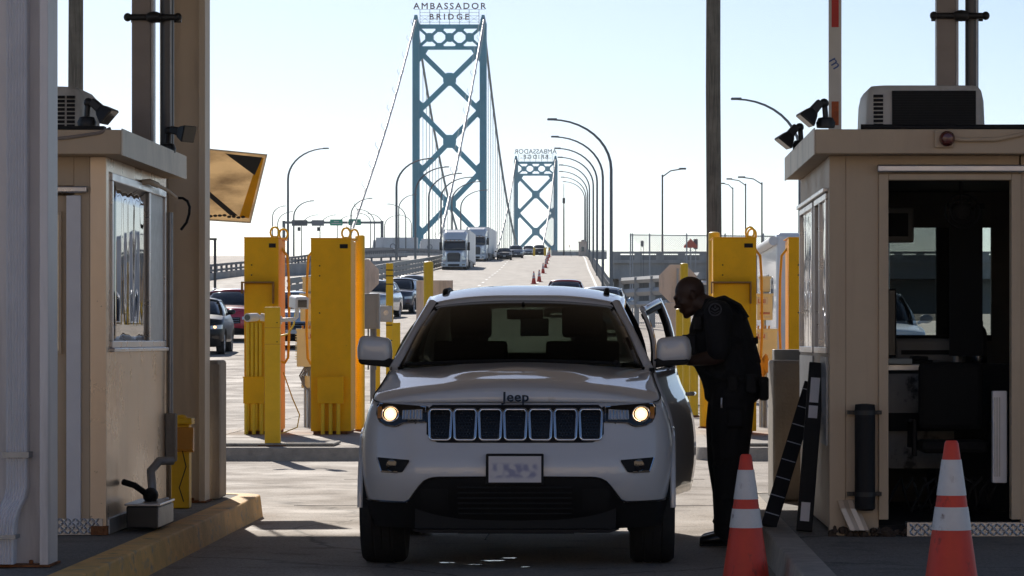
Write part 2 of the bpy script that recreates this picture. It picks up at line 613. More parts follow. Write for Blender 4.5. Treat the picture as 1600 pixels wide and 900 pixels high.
class Car:
    def __init__(s, **k):
        s.L, s.W, s.Df, s.Dr, s.pf, s.pr = 4.7, .92, .75, .6, 3.0, 3.2
        s.ax_f, s.ax_r, s.tr, s.tw = .9, 3.6, .34, .22
        s.zhi = [(0, .86), (.35, .88), (1.2, 1.0), (2.0, 1.03), (4.2, 1.08), (4.7, 1.05)]
        s.inset = [(.2, .07), (.35, .03), (.5, .005), (.62, 0), (.78, .0), (.9, .015), (1.0, .045), (1.08, .09), (1.2, .13)]
        s.setb = [(.2, .10), (.4, .02), (.55, 0), (.7, .02), (.85, .06), (1.0, .10)]
        s.zmid = [(0, .90), (.3, .97), (.7, 1.03), (1.2, 1.08)]       # hood centre line
        s.cowl, s.cowl_dx, s.zcowl = 1.25, .17, 1.09
        s.wsh_bot, s.wsh_top = .74, .57
        s.roof_f, s.zroof_f = 2.0, 1.55
        s.roof_r, s.belt_r = 4.1, 4.4
        s.roofz = [(2.0, 1.56), (2.6, 1.63), (3.4, 1.62), (4.2, 1.55)]
        s.zlo = .36
        s.hood_m = 11
        s.__dict__.update(k)
        s.path = car_path(s.L, s.W, s.Df, s.Dr, s.pf, s.pr)

    def pos(s, i, z, off=0, sx=1):
        x, y, nx, ny = s.path[i]
        ins = smooth(s.inset, z) - off
        sb = smooth(s.setb, z) * max(0, -ny) ** 1.5
        rb = smooth(s.setb, z) * .6 * max(0, ny)
        return Vector((sx * (x - nx * ins), y - ny * ins + sb - rb, z))

    def top(s, i):
        return smooth(s.zhi, s.path[i][1])

    def arch(s, i, z0):
        y = s.path[i][1]
        x = s.path[i][0]
        if x < s.W * .80:
            return z0
        for ya in (s.ax_f, s.ax_r):
            d = abs(y - ya)
            Ra = s.tr + .065
            if d < Ra:
                z0 = max(z0, s.tr + math.sqrt(Ra * Ra - d * d) * .98)
        return z0

    def ring(s, z0, off=0, nz=10, zt=None, i0=0, i1=None, both=True, sx=1):
        """rows over the shell between z0(i) and the top edge"""
        i1 = len(s.path) - 1 if i1 is None else i1
        idx = list(range(i0, i1 + 1))
        cols = []
        def col(i, sg):
            lo = z0(i) if callable(z0) else s.arch(i, z0)
            hi = (zt(i) if callable(zt) else zt) if zt is not None else s.top(i)
            return [s.pos(i, lerp(lo, hi, (k / nz)), off, sg) for k in range(nz + 1)]
        if both:
            for i in reversed(idx[1:] if i0 == 0 else idx):
                cols.append(col(i, -1))
            for i in idx:
                cols.append(col(i, 1))
        else:
            for i in idx:
                cols.append(col(i, sx))
        return cols

    def yidx(s, y):
        for i in range(len(s.path)):
            if s.path[i][1] >= y:
                return i
        return len(s.path) - 1

    def hood_rows(s, nv=14, lift=.0, bulge=None):
        m = s.hood_m
        e1 = s.pos(m, s.top(m))
        us = []
        front = []
        for i in range(m, 0, -1):
            front.append(s.pos(i, s.top(i), 0, -1))
        for i in range(0, m + 1):
            front.append(s.pos(i, s.top(i)))
        nU = len(front)
        yc1 = s.cowl + s.cowl_dx
        # side curve of shell top by y
        ys, xs = [], []
        for i in range(m, len(s.path)):
            p = s.pos(i, s.top(i))
            ys.append(p.y)
            xs.append((p.y, p.x))
            if p.y > yc1 + .3:
                break
        rows = []
        for j in range(nv + 1):
            v = j / nv
            v = v ** 1.25
            yS = lerp(e1.y, yc1, v)
            xS = interp(xs, yS)
            zS = smooth(s.zhi, yS)
            row = []
            for k in range(nU):
                f = front[k]
                u = f.x / e1.x
                yc = s.cowl + s.cowl_dx * abs(u) ** 2.2
                y = lerp(f.y, yc, v)
                zm = smooth(s.zmid, lerp(front[m].y, s.cowl, v))
                z = zS + (zm - zS) * (1 - abs(u) ** 2.6)
                if j == 0:
                    z = f.z
                if bulge:
                    z += bulge(u, v)
                row.append(Vector((u * xS if j else f.x, y, z + lift * min(1, v * 6))))
            rows.append(row)
        return rows

    # greenhouse ----------------------------------------------------
    def ws_bot(s, u, d=0):
        zs = lerp(s.zcowl, smooth(s.zhi, s.cowl + s.cowl_dx) + .02, abs(u) ** 2)
        return Vector((u * (s.wsh_bot + d), s.cowl + .015 + s.cowl_dx * abs(u) ** 2.2, zs))

    def ws_top(s, u, d=0):
        return Vector((u * (s.wsh_top + d), s.roof_f + .13 * abs(u) ** 2.2, s.zroof_f - .035 * abs(u) ** 2.4))

    def ws_rows(s, u0=-1, u1=1, n=18, m=8, off=0):
        rows = []
        for j in range(m + 1):
            v = j / m
            row = []
            for k in range(n + 1):
                u = lerp(u0, u1, k / n)
                p = s.ws_bot(u).lerp(s.ws_top(u), v)
                p.y -= .03 * math.sin(PI * v) + off
                p.z += .03 * math.sin(PI * v) + off * .6
                row.append(p)
            rows.append(row)
        return rows

    def roof_half(s, y):
        t = (y - s.roof_f) / (s.roof_r - s.roof_f)
        return s.wsh_top + .035 + .03 * math.sin(PI * min(1, max(0, t)))

    def roof_rows(s, n=20, m=12):
        rows = []
        for j in range(m + 1):
            v = j / m
            row = []
            for k in range(n + 1):
                u = -1 + 2 * k / n
                y = lerp(s.roof_f + .13 * abs(u) ** 2.2 - .01, s.roof_r, v)
                row.append(Vector((u * s.roof_half(y), y, smooth(s.roofz, y) - .075 * abs(u) ** 2.8)))
            rows.append(row)
        return rows

    def belt(s, y):
        i = s.yidx(y)
        p = s.pos(i, s.top(i))
        return Vector((p.x - .015, y, smooth(s.zhi, y)))

    def side_pt(s, y_t, v, sg=1):
        """y_t in 0..1 from windscreen edge to rear; v 0 belt .. 1 roof edge"""
        b0 = s.ws_bot(1, .05)
        t0 = s.ws_top(1, .04)
        yb = lerp(b0.y, s.belt_r, y_t)
        b = s.belt(yb)
        yt = lerp(t0.y, s.roof_r, y_t)
        t = Vector((s.roof_half(yt), yt, smooth(s.roofz, yt) - .085))
        if y_t < .02:
            b, t = b0, t0
        p = b.lerp(t, v)
        p.x += .035 * math.sin(PI * v)
        return Vector((sg * p.x, p.y, p.z))

    def side_rows(s, t0, t1, v0, v1, sg, off=0, n=10, m=6):
        rows = []
        for j in range(m + 1):
            row = []
            for k in range(n + 1):
                p = s.side_pt(lerp(t0, t1, k / n), lerp(v0, v1, j / m), sg)
                p.x += sg * off
                row.append(p)
            rows.append(row)
        return rows

    def rear_rows(s, v0=0, v1=1, u0=-1, u1=1, n=12, m=6, off=0):
        rows = []
        b = s.side_pt(1, 0)
        t = s.side_pt(1, 1)
        for j in range(m + 1):
            v = lerp(v0, v1, j / m)
            row = []
            for k in range(n + 1):
                u = lerp(u0, u1, k / n)
                p = b.lerp(t, v)
                row.append(Vector((u * (p.x + .035 * math.sin(PI * v)), p.y + .10 * (1 - abs(u) ** 2.5) + off, p.z + .06 * v * (1 - u * u))))
            rows.append(row)
        return rows


def strip(rows, cols_a, cols_b):
    return [r_[cols_a:cols_b] for r_ in rows]


def make_wheel(car_root, x, y, r_, w, side, alloy='alu', spokes=5, steer=0):
    """wheel > tyre is the wheel's mesh itself; rim is its sub-part"""
    mb = MB()
    h = w / 2
    prof = [(r_ * .64, -h * .80), (r_ * .80, -h), (r_ * .93, -h * .98), (r_ * .985, -h * .82), (r_, -h * .45), (r_ * .985, -h * .42), (r_ * .985, -h * .36), (r_, -h * .33),
            (r_, -h * .03), (r_ * .985, -.003), (r_ * .985, .003), (r_, h * .03),
            (r_, h * .33), (r_ * .985, h * .36), (r_ * .985, h * .42), (r_, h * .45), (r_ * .985, h * .82), (r_ * .93, h * .98), (r_ * .80, h), (r_ * .64, h * .80)]
    mb.lathe(prof, 40, (0, 0, 0), 'x')
    wo = mb.build('wheel', M['rubber'], car_root, 40, loc=(x, y, r_))
    rm = MB()
    o = side * h * .62
    rm.lathe([(r_ * .66, side * h * .9), (r_ * .60, side * h * .85), (r_ * .57, o * .3), (r_ * .2, o * .2)], 32, (0, 0, 0), 'x', cap=False)
    for k in range(spokes):
        a = 2 * PI * k / spokes
        for d in (-.10, .10):
            a2 = a + d
            rm.tube([(o * 1.1, .05 * r_ * math.cos(a), .05 * r_ * math.sin(a)), (o * 1.15, r_ * .6 * math.cos(a2), r_ * .6 * math.sin(a2))], (r_ * .045, r_ * .075), 6)
    rm.lathe([(r_ * .13, o * 1.0), (r_ * .12, o * 1.35), (0.01, o * 1.38)], 16, (0, 0, 0), 'x')
    rm.build('rim', M[alloy], wo, 35)
    if steer:
        wo.rotation_euler = (0, 0, steer)
    return wo


def sheet_on_front(c, xs, zlo, zhi, off, nz=6, thick=.012):
    """plate that follows the nose of the car c: xs list of x, zlo/zhi functions of x"""
    half = [(p[0], i) for i, p in enumerate(c.path[:24])]
    def surf(x, z, o):
        ax = abs(x)
        # invert: fractional path index with pos().x == ax
        prev = None
        for i in range(0, 30):
            p = c.pos(i, z, o)
            if p.x >= ax or i == 29:
                if prev is None:
                    q = p
                else:
                    t = (ax - prev.x) / max(1e-6, p.x - prev.x)
                    q = prev.lerp(p, min(1, max(0, t)))
                return Vector((x, q.y, z))
            prev = p
    mb = MB()
    front = [[surf(x, lerp(zlo(x), zhi(x), k / nz), off) for x in xs] for k in range(nz + 1)]
    back = [[p + Vector((0, thick, 0)) for p in r_] for r_ in front]
    mb.grid(front)
    mb.grid(back)
    n = len(xs)
    b0, m = (nz + 1) * n, n
    for k in range(nz):
        mb.f.append((k * n, (k + 1) * n, b0 + (k + 1) * n, b0 + k * n))
        mb.f.append((k * n + n - 1, b0 + k * n + n - 1, b0 + (k + 1) * n + n - 1, (k + 1) * n + n - 1))
    for i in range(n - 1):
        mb.f.append((i, b0 + i, b0 + i + 1, i + 1))
        t = nz * n
        mb.f.append((t + i, t + i + 1, b0 + t + i + 1, b0 + t + i))
    return mb, surf


def frange(a, b, n):
    return [lerp(a, b, k / (n - 1)) for k in range(n)]


def make_car(name, label, cat, c, paint, loc, rotz=0, group=None, lit=False, lod=0, plate=True, rails=False, grille_h=(.55, .78)):
    t = thing(name, label, cat, loc, rotz, group)
    P_ = M[paint]
    MB().grid(c.ring(c.zlo, 0, 9)).build('body', P_, t, 35, solid=.02)
    MB().grid(c.hood_rows(9, .004)).build('bonnet', P_, t, 35, solid=.015)
    MB().grid(c.roof_rows(14, 8)).build('roof', P_, t, 35, solid=.02)
    MB().grid(c.ws_rows(n=12, m=6)).build('windscreen', M['car_glass'], t, 60, solid=.006)
    MB().grid(c.rear_rows(.12, .96, -.9, .9, off=.012)).build('rear_window', M['car_glass'], t, 60, solid=.006)
    mb = MB()
    mb.grid(c.rear_rows(0, 1, n=10))
    for sg in (-1, 1):
        mb.grid(c.side_rows(.0, .035, -.03, 1.03, sg, .016, 2))
        mb.grid(c.side_rows(.86, 1.0, -.03, 1.03, sg, .012, 3))
        mb.grid(c.side_rows(0, 1.0, .94, 1.03, sg, .014, 12, 2))
    mb.build('pillar', P_, t, 40, solid=.012)
    for sg in (-1, 1):
        MB().grid(c.side_rows(0, 1, -.04, 1.0, sg, 0, 14)).build('side_window', M['car_glass'], t, 60, solid=.006)
        for t_ in (.37, .69):
            MB().grid(c.side_rows(t_, t_ + .04, 0, 1, sg, .008, 2)).build('window_post', M['black_plastic'], t, 40, solid=.008)
    # nose
    gx = c.W * .56
    mb, sf = sheet_on_front(c, frange(-gx, gx, 13), lambda x: grille_h[0] + .04 * abs(x / gx) ** 2, lambda x: grille_h[1] - .01, .006)
    g = mb.build('grille', M['black_plastic'], t, 40)
    mb = MB()
    for k in range(3):
        z = lerp(grille_h[0] + .05, grille_h[1] - .04, k / 2)
        mb.tube([sf(x, z, .022) for x in frange(-gx * .93, gx * .93, 11)], .012, 6)
    mb.build('grille_bar', M['chrome'], g, 50)
    mb, _ = sheet_on_front(c, frange(-c.W * .9, c.W * .9, 21), lambda x: .24, lambda x: .40 + .05 * (1 - abs(x / c.W / .9) ** 2), .006)
    mb.build('bumper', M['black_plastic'], t, 40)
    for sg in (-1, 1):
        x0, x1 = sg * c.W * .62, sg * c.W * .955
        zc = grille_h[1] - .035
        mb, sf2 = sheet_on_front(c, frange(x0, x1, 9), lambda x: zc - .045 + .03 * abs((abs(x) - c.W * .62) / c.W), lambda x: zc + .045 + .10 * abs((abs(x) - c.W * .62) / c.W), .008)
        hl = mb.build('headlight', M['lens'], t, 40)
        if lit:
            MB().ellip(sf2(sg * c.W * .74, zc + .01, .012), (.05, .02, .035), 12, 8).build('lamp', M['head_on'], hl, 60)
        fx0, fx1 = sg * c.W * .66, sg * c.W * .86
        mb, _ = sheet_on_front(c, frange(fx0, fx1, 5), lambda x: .44, lambda x: .52, .006)
        mb.build('fog_light', M['black_gloss'], t, 40)
        # mirror
        p = c.ws_bot(1, .02)
        q = MB()
        q.ellip((sg * (c.W + .10), p.y + .22, p.z + .10), (.115, .07, .075), 12, 8)
        q.tube([(sg * (c.W - .05), p.y + .22, p.z + .03), (sg * (c.W + .07), p.y + .22, p.z + .07)], .03, 6)
        q.build('mirror', M['black_plastic'] if lod else P_, t, 50)
        # tail lamp
        i = len(c.path) - 9
        rows = [[c.pos(k, z, .008, sg) for k in range(i, i + 6)] for z in frange(.78, 1.0, 4)]
        MB().grid(rows).build('tail_lamp', M['tail_lens'], t, 40, solid=.01)
        for yy in (c.ax_f, c.ax_r):
            make_wheel(t, sg * (c.W - c.tw / 2 - .02), yy, c.tr, c.tw, sg)
    MB().box(-c.W + .26, c.W - .26, .35, c.L - .35, .22, .5).build('underbody', M['black_plastic'], t)
    mb = MB()
    for yy in (c.ax_f, c.ax_r):                                    # wheel housings
        for sg in (-1, 1):
            pr_ = [(yy + (c.tr + .07) * math.cos(a), c.tr + (c.tr + .06) * math.sin(a)) for a in frange(0, PI, 11)]
            mb.prism(pr_, sg * (c.W - .27), sg * (c.W - .245), 'x')
    mb.build('wheel_housing', M['black_plastic'], t)
    if plate:
        pf = sf(0, .48, .02)
        MB().box(-.15, .15, pf.y - .012, pf.y + .02, .44, .56).build('number_plate', M['white_plastic'], t)
    if rails:
        for sg in (-1, 1):
            pts = [(sg * (c.roof_half(y) - .05), y, smooth(c.roofz, y) - .075 + h_) for y, h_ in ((c.roof_f + .35, .02), (c.roof_f + .45, .07), ((c.roof_f + c.roof_r) / 2, .085), (c.roof_r - .35, .07), (c.roof_r - .2, .02))]
            MB().tube(pts, .018, 6).build('roof_rail', M['alu'], t, 40)
    return t


def sedan_c(**k):
    return Car(L=4.6, W=.90, zhi=[(0, .82), (.35, .84), (1.2, .95), (2.0, .98), (4.0, 1.05), (4.6, 1.03)], zmid=[(0, .86), (.3, .92), (.7, .98), (1.2, 1.03)], zcowl=1.03,
               zroof_f=1.46, roofz=[(2.0, 1.47), (2.6, 1.53), (3.3, 1.50), (4.0, 1.38)], roof_r=3.9, belt_r=4.35, tr=.33, **k)


def suv_c(**k):
    d = dict(L=4.7, W=.94, zhi=[(0, .98), (.35, 1.0), (1.2, 1.10), (2.0, 1.12), (4.2, 1.18), (4.7, 1.15)], zmid=[(0, 1.0), (.3, 1.08), (.7, 1.13), (1.2, 1.17)], zcowl=1.18,
             inset=[(.2, .07), (.35, .03), (.5, .005), (.62, 0), (.8, .0), (.95, .012), (1.08, .045), (1.15, .09), (1.3, .13)],
             setb=[(.2, .10), (.4, .02), (.6, 0), (.8, .02), (1.0, .07), (1.2, .10)],
             zroof_f=1.64, wsh_top=.61, roofz=[(2.0, 1.65), (2.6, 1.71), (3.4, 1.70), (4.3, 1.64)], roof_r=4.3, belt_r=4.5, tr=.36, tw=.24)
    d.update(k)
    return Car(**d)


# ------------------------------------------------------------------ lorries
def make_truck(label, loc, rotz=0, sleeper=True, group=None, trailer_len=15.0):
    """facing -y, nose at y=0"""
    t = thing('semi_truck', label, 'truck', loc, rotz, group)
    W = M['truck_white']
    # bonnet: narrowing loft
    rings = []
    for y, hw, z0, z1, rr in ((0, .62, .62, 1.62, .12), (.12, .72, .58, 1.72, .14), (.6, .80, .60, 1.82, .14), (1.3, .92, .62, 1.93, .14), (2.02, 1.0, .62, 1.97, .14)):
        ring = []
        for cx, cz, a0 in ((hw - rr, z1 - rr, 0), (-hw + rr, z1 - rr, PI / 2), (-hw + rr * .4, z0 + rr * .4, PI), (hw - rr * .4, z0 + rr * .4, 1.5 * PI)):
            r2 = rr if cz > 1.2 else rr * .4
            for k in range(4):
                a = a0 + PI / 2 * k / 3
                ring.append((cx + r2 * math.cos(a), y, cz + r2 * math.sin(a)))
        rings.append(ring)
    MB().loft(rings).build('bonnet', W, t, 40)
    g = MB().prism([(-.55, .78), (.55, .78), (.62, 1.5), (.5, 1.66), (-.5, 1.66), (-.62, 1.5)], -.05, .02).build('grille', M['black_plastic'], t)
    mb = MB()
    for z in frange(.86, 1.58, 7):
        mb.box(-.54, .54, -.075, -.05, z - .022, z + .022)
    mb.tube([(-.58, -.07, .78), (-.64, -.07, 1.5), (-.5, -.07, 1.68), (.5, -.07, 1.68), (.64, -.07, 1.5), (.58, -.07, .78)], .03, 6)
    mb.build('grille_bar', M['grey_box'], g)
    mb = MB()
    mb.prism([(-1.2, .32), (1.2, .32), (1.22, .72), (.7, .80), (-.7, .80), (-1.22, .72)], -.16, .25)
    mb.build('bumper', W, t, bevel=.05)
    MB().box(-.55, .55, -.19, -.16, .38, .58).build('bumper_grille', M['black_plastic'], t)
    for sg in (-1, 1):
        # wing and lamp
        w_ = MB()
        pr_ = [(1.25 + .72 * math.cos(a), .52 + .78 * math.sin(a)) for a in frange(0, PI, 11)] + [(.7, .5), (.75, .72)] + [(1.25 + .55 * math.cos(a), .52 + .58 * math.sin(a)) for a in frange(PI * .93, 0, 9)]
        w_.prism(pr_, sg * .72, sg * 1.20, 'x')
        w_.build('wing', W, t, bevel=.03)
        MB().prism([(sg * .68, .98), (sg * 1.14, 1.0), (sg * 1.16, 1.12), (sg * .92, 1.36), (sg * .74, 1.42)], .30, .58).build('headlight', M['lens'], t, bevel=.02)
        MB().prism([(sg * .80, .44), (sg * 1.08, .46), (sg * 1.08, .58), (sg * .80, .58)], -.17, -.12).build('fog_light', M['black_gloss'], t)
        m_ = MB()
        m_.box(sg * 1.36 - .12, sg * 1.36 + .12, 1.75, 1.88, 1.95, 2.75)
        m_.build('mirror', M['black_plastic'], t, bevel=.03)
        MB().tube([(sg * 1.15, 1.95, 2.0), (sg * 1.36, 1.83, 2.1)], .025, 6).build('mirror_arm', M['black_plastic'], t)
    # cab
    cab = [(-1.20, .75), (1.20, .75), (1.22, 2.15), (1.12, 2.95), (-1.12, 2.95), (-1.22, 2.15)]
    rings = [[(x * .97, y, z) for x, z in cab] for y in (1.96,)] + [[(x, 2.2, z) for x, z in cab], [(x, 4.0, z) for x, z in cab]]
    MB().loft(rings).build('cab', W, t, 30, bevel=.04)
    MB().grid([[(u * lerp(1.06, 1.0, v), lerp(1.72, 1.90, v) + .03 * u * u, lerp(1.97, 2.84, v)) for u in frange(-1, 1, 11)] for v in frange(0, 1, 5)]).build('windscreen', M['car_glass'], t, 60, solid=.03)
    MB().box(-1.13, 1.13, 1.78, 2.05, 2.86, 2.95).build('sun_visor', W, t, bevel=.02)
    mb = MB()
    for x in (-.8, -.4, 0, .4, .8):
        mb.box(x - .06, x + .06, 1.74, 1.79, 2.90, 2.95)
    mb.build('marker_light', M['amber_lens'], t)
    # roof fairing
    rings = []
    for y, hw, z1 in ((2.0, .95, 3.02), (2.3, 1.06, 3.40), (2.8, 1.13, 3.74), (3.3, 1.17, 3.92), (4.0, 1.18, 3.96)):
        rings.append([(-hw, y, 2.93), (hw, y, 2.93), (hw, y, z1 - .25), (hw - .22, y, z1), (-hw + .22, y, z1), (-hw, y, z1 - .25)])
    MB().loft(rings).build('roof_fairing', W, t, 30, bevel=.05)
    for sg in (-1, 1):
        MB().box(sg * 1.225, sg * 1.235, 2.1, 2.75, 2.05, 2.75).build('side_window', M['car_glass'], t)
        MB().box(sg * 1.20, sg * .7, 3.2, 5.2, .45, .95).build('fuel_tank', M['alu'], t, bevel=.1)
    # trailer
    tr = MB()
    tr.box(-1.30, 1.30, 4.6, 4.6 + trailer_len, 1.12, 4.08)
    to = tr.build('trailer', M['trailer_white'], t, bevel=.03)
    mb = MB()
    mb.box(-1.3, 1.3, 4.7, 4.5 + trailer_len, .95, 1.11)
    mb.box(-1.31, -1.25, 7, 12.5, .45, .94)
    mb.box(1.25, 1.31, 7, 12.5, .45, .94)
    mb.build('trailer_chassis', M['grey_box'], to)
    MB().box(-.45, .45, 3.9, 9, .6, .95).build('chassis', M['black_metal'], t)
    for x_, ys in ((1.05, (1.25,)), (.95, (4.9, 6.1, 15.8, 17.0))):
        for yy in ys:
            for sg in (-1, 1):
                make_wheel(t, sg * x_, yy, .51, .30 if yy < 2 else .56, sg)
    return t
# ------------------------------------------------------------------ the white off-roader in the lane
JX, JY = -.553, 18.95


def build_hero():
    c = Car(L=4.82, W=.957, Df=.75, Dr=.62, pf=3.1, pr=3.4, ax_f=.86, ax_r=3.77, tr=.385, tw=.275,
            zhi=[(0, 1.0), (.33, 1.0), (.6, 1.05), (1.0, 1.12), (1.42, 1.178), (2.0, 1.19), (4.4, 1.235), (4.82, 1.20)],
            inset=[(.2, .10), (.32, .055), (.45, .018), (.6, 0), (.71, 0), (.82, .010), (.91, .03), (1.0, .062), (1.1, .108), (1.2, .135), (1.3, .15)],
            setb=[(.2, .14), (.35, .07), (.48, .012), (.55, 0), (.66, .012), (.75, .05), (.80, .062), (.95, .085), (1.0, .105)],
            zmid=[(.10, 1.0), (.13, 1.045), (.19, 1.08), (.27, 1.101), (.5, 1.138), (.8, 1.182), (1.25, 1.222)],
            cowl=1.25, cowl_dx=.17, zcowl=1.222, wsh_bot=.782, wsh_top=.590, roof_f=2.04, zroof_f=1.638,
            roof_r=4.35, belt_r=4.62, roofz=[(2.04, 1.642), (2.4, 1.703), (2.9, 1.746), (3.6, 1.742), (4.35, 1.69)], zlo=.37, hood_m=11)
    W_ = M['white_car']
    t = thing('parked_car', 'white off-road car with lit headlights stopped in the lane, its front door ajar', 'car', (JX, JY, 0))
    dy0, dy1 = 1.42, 2.46
    iA, iB = c.yidx(dy0), c.yidx(dy1)
    mb = MB()
    mb.grid(c.ring(c.zlo, 0, 16, i1=iA))
    last = len(c.path) - 1
    mb.grid(c.ring(c.zlo, 0, 16, i0=iA, i1=last, both=False, sx=-1))
    mb.grid(c.ring(c.zlo, 0, 16, i0=iB, i1=last, both=False, sx=1))
    mb.build('body', W_, t, 35, solid=.025)

    def bulge(u, v):
        a = abs(u)
        w = lerp(.40, .62, v)
        k = min(1, max(0, (w - a) / .13))
        k = k * k * (3 - 2 * k)
        e = min(1, v / .10) * min(1, max(0, (1.02 - v) / .14))
        k2 = min(1, max(0, (.2 - a) / .07))
        v2 = min(1, max(0, (v - .48) / .12)) * min(1, max(0, (1 - v) / .1))
        return .017 * k * e + .010 * k2 * k2 * (3 - 2 * k2) * v2
    MB().grid(c.hood_rows(30, .004, bulge)).build('bonnet', W_, t, 50, solid=.02, subsurf=1)
    # shut line round the bonnet
    rows = c.hood_rows(30, .002, bulge)
    for sg in (0, -1):
        MB().tube([r_[sg] + Vector((0, -.002, .001)) for r_ in rows[:-1]], .0035, 5).build('shut_line', M['black_plastic'], t)
    MB().grid(c.roof_rows(24, 14)).build('roof', W_, t, 40, solid=.03)
    MB().grid(c.ws_rows(-.97, .97, 26, 12)).build('windscreen', M['windscreen'], t, 70, solid=.006)
    mb = MB()                                                                    # black ceramic border of the glass
    rr = c.ws_rows(-.99, .99, 40, 24, -.006)
    mb.grid([r_[0:2] for r_ in rr])
    mb.grid([r_[-2:] for r_ in rr])
    mb.grid(rr[0:2])
    mb.grid(rr[-2:])
    mb.build('glass_border', M['black_gloss'], t, 60)
    mb = MB()
    for x0, x1 in ((-.72, -.02), (-.02, .62)):                                     # wipers lying along the cowl
        mb.tube([(x, 1.235 + c.cowl_dx * abs(x / .78) ** 2.2, 1.245 - .03 * abs(x / .78) ** 2) for x in frange(x0, x1, 8)], .011, 6)
    mb.tube([(.62, 1.30, 1.215), (.60, 1.27, 1.235)], .018, 8)
    mb.build('wiper', M['black_plastic'], t)
    mb = MB()
    for x in (-.27, .30):
        mb.box(x - .018, x + .018, 1.12, 1.135, 1.217, 1.228)
    mb.build('washer_nozzle', M['black_plastic'], t)
    # greenhouse
    mb = MB()
    mb.grid(c.rear_rows(0, .14, n=10, m=2))
    mb.grid(c.rear_rows(.9, 1, n=10, m=2))
    td = (dy1 - c.ws_bot(1, .05).y) / (c.belt_r - c.ws_bot(1, .05).y)
    for sg in (-1, 1):
        mb.grid(c.side_rows(.90, 1.0, -.03, 1.03, sg, .012, 3))
        mb.grid(c.side_rows(0, 1.0, .95, 1.03, sg, .014, 16, 2))
        mb.grid(c.rear_rows(0, 1, sg * .86, sg * 1.0, n=3))
    mb.build('pillar', W_, t, 40, solid=.015)
    for sg in (-1, 1):
        # A pillars: rounded section swept along the screen edge
        pts = []
        for v in frange(-.02, 1.02, 9):
            p = c.ws_bot(1, .022).lerp(c.ws_top(1, .022), v)
            p.y -= .03 * math.sin(PI * max(0, min(1, v))) - .03
            p.x = abs(p.x) * sg
            pts.append(p)
        MB().tube(pts, [(.034, .036)] * 9, 10).build('screen_pillar', W_, t, 60)
        MB().tube([p + Vector((sg * -.030, -.012, .005)) for p in pts], .012, 6).build('screen_seal', M['black_plastic'], t, 60)
    MB().grid(c.side_rows(0, .90, -.03, .97, -1, 0, 16)).build('side_window', M['car_side_glass'], t, 60, solid=.006)
    MB().grid(c.side_rows(td + .03, .90, -.03, .97, 1, 0, 12)).build('side_window', M['car_side_glass'], t, 60, solid=.006)
    MB().grid(c.rear_rows(.14, .9, -.86, .86)).build('rear_window', M['rear_glass'], t, 60, solid=.006)
    for t0 in (td - .01, .66):
        for sg in (-1, 1):
            MB().grid(c.side_rows(t0, t0 + .045, -.02, 1, sg, .008, 2)).build('window_post', M['black_plastic'], t, 40, solid=.03)
    for sg in (-1, 1):
        pts = [(sg * .545, y, smooth(c.roofz, y) - .065 + h_) for y, h_ in ((2.60, -.02), (2.62, .02), (2.70, .036), (3.2, .042), (3.9, .04), (4.2, .02), (4.26, -.02))]
        MB().tube(pts, [(.016, .02)] * 7, 8).build('roof_rail', M['black_plastic'], t, 50)

    # nose ---------------------------------------------------------
    gx = .528
    mb, sf = sheet_on_front(c, frange(-gx, gx, 33), lambda x: .765 + .05 * max(0, (abs(x) - .45) / .078) ** 2, lambda x: .988 - .03 * max(0, (abs(x) - .49) / .04) ** 2, .004, 8)
    g = mb.build('grille', M['black_plastic'], t, 40)
    for k in range(7):
        x0 = (k - 3) * .1495 + .002
        pts = []
        for ux, uz in ((-.060, -.088), (.060, -.088), (.068, .092), (-.068, .092)):
            r_ = .02
            cx, cz = ux - math.copysign(r_, ux), uz - math.copysign(r_, uz)
            a0 = {(-1, -1): PI, (1, -1): 1.5 * PI, (1, 1): 0, (-1, 1): PI / 2}[(int(math.copysign(1, ux)), int(math.copysign(1, uz)))]
            for q in range(5):
                a = a0 + PI / 2 * q / 4
                pts.append(sf(x0 + cx + r_ * math.cos(a), .871 + cz + r_ * math.sin(a), .016))
        MB().tube(pts, [(.0045, .008)] * len(pts), 7, closed=True).build('grille_ring', M['chrome'], g, 60)
        mb = MB()                                                                  # honeycomb inserts
        for i in range(6):
            for j in range(9):
                hx, hz = x0 - .046 + i * .0185, .871 - .072 + j * .0185
                if (j & 1):
                    hx += .009
                if abs(hx - x0) > .052:
                    continue
                mb.tube([sf(hx + .0095 * math.cos(a), hz + .0095 * math.sin(a), .008) for a in frange(0, 2 * PI * 5 / 6, 6)], .0018, 4, closed=True)
        mb.build('grille_insert', M['black_gloss'], g)
    # headlights
    for sg in (-1, 1):
        up = [(-.842, .985), (-.82, .998), (-.534, .980), (-.52, .976)]
        lo = [(-.842, .93), (-.825, .885), (-.78, .862), (-.721, .856), (-.70, .860), (-.664, .880), (-.531, .884), (-.52, .89)]
        fu = lambda x: interp(up, -abs(x))
        fl = lambda x: interp(lo, -abs(x))
        mb, hs = sheet_on_front(c, frange(sg * .52, sg * .842, 30), fl, fu, .008, 8)
        hl = mb.build('headlight', M['black_gloss'], t, 40)
        xc, zc = sg * .752, .932
        def disc(cx, cz, r_, off, n=24, hole=0):
            m_ = MB()
            rings = [[hs(cx + q * math.cos(a), cz + q * math.sin(a), off - .010 * (q / r_) ** 2) for a in frange(0, 2 * PI * (n - 1) / n, n)] for q in ((hole or r_ * .05), r_ * .6, r_)]
            m_.loft(rings, cap=not hole)
            return m_
        disc(xc, zc, .038, .020).build('lamp', M['head_on'], hl, 60)
        disc(xc, zc, .020, .028).build('lamp_core', M['head_core'], hl, 60)
        MB().tube([hs(xc + .052 * math.cos(a), zc + .046 * math.sin(a), .014) for a in frange(0, 2 * PI * 23 / 24, 24)], .005, 6, closed=True).build('lamp_bezel', M['chrome'], hl, 60)
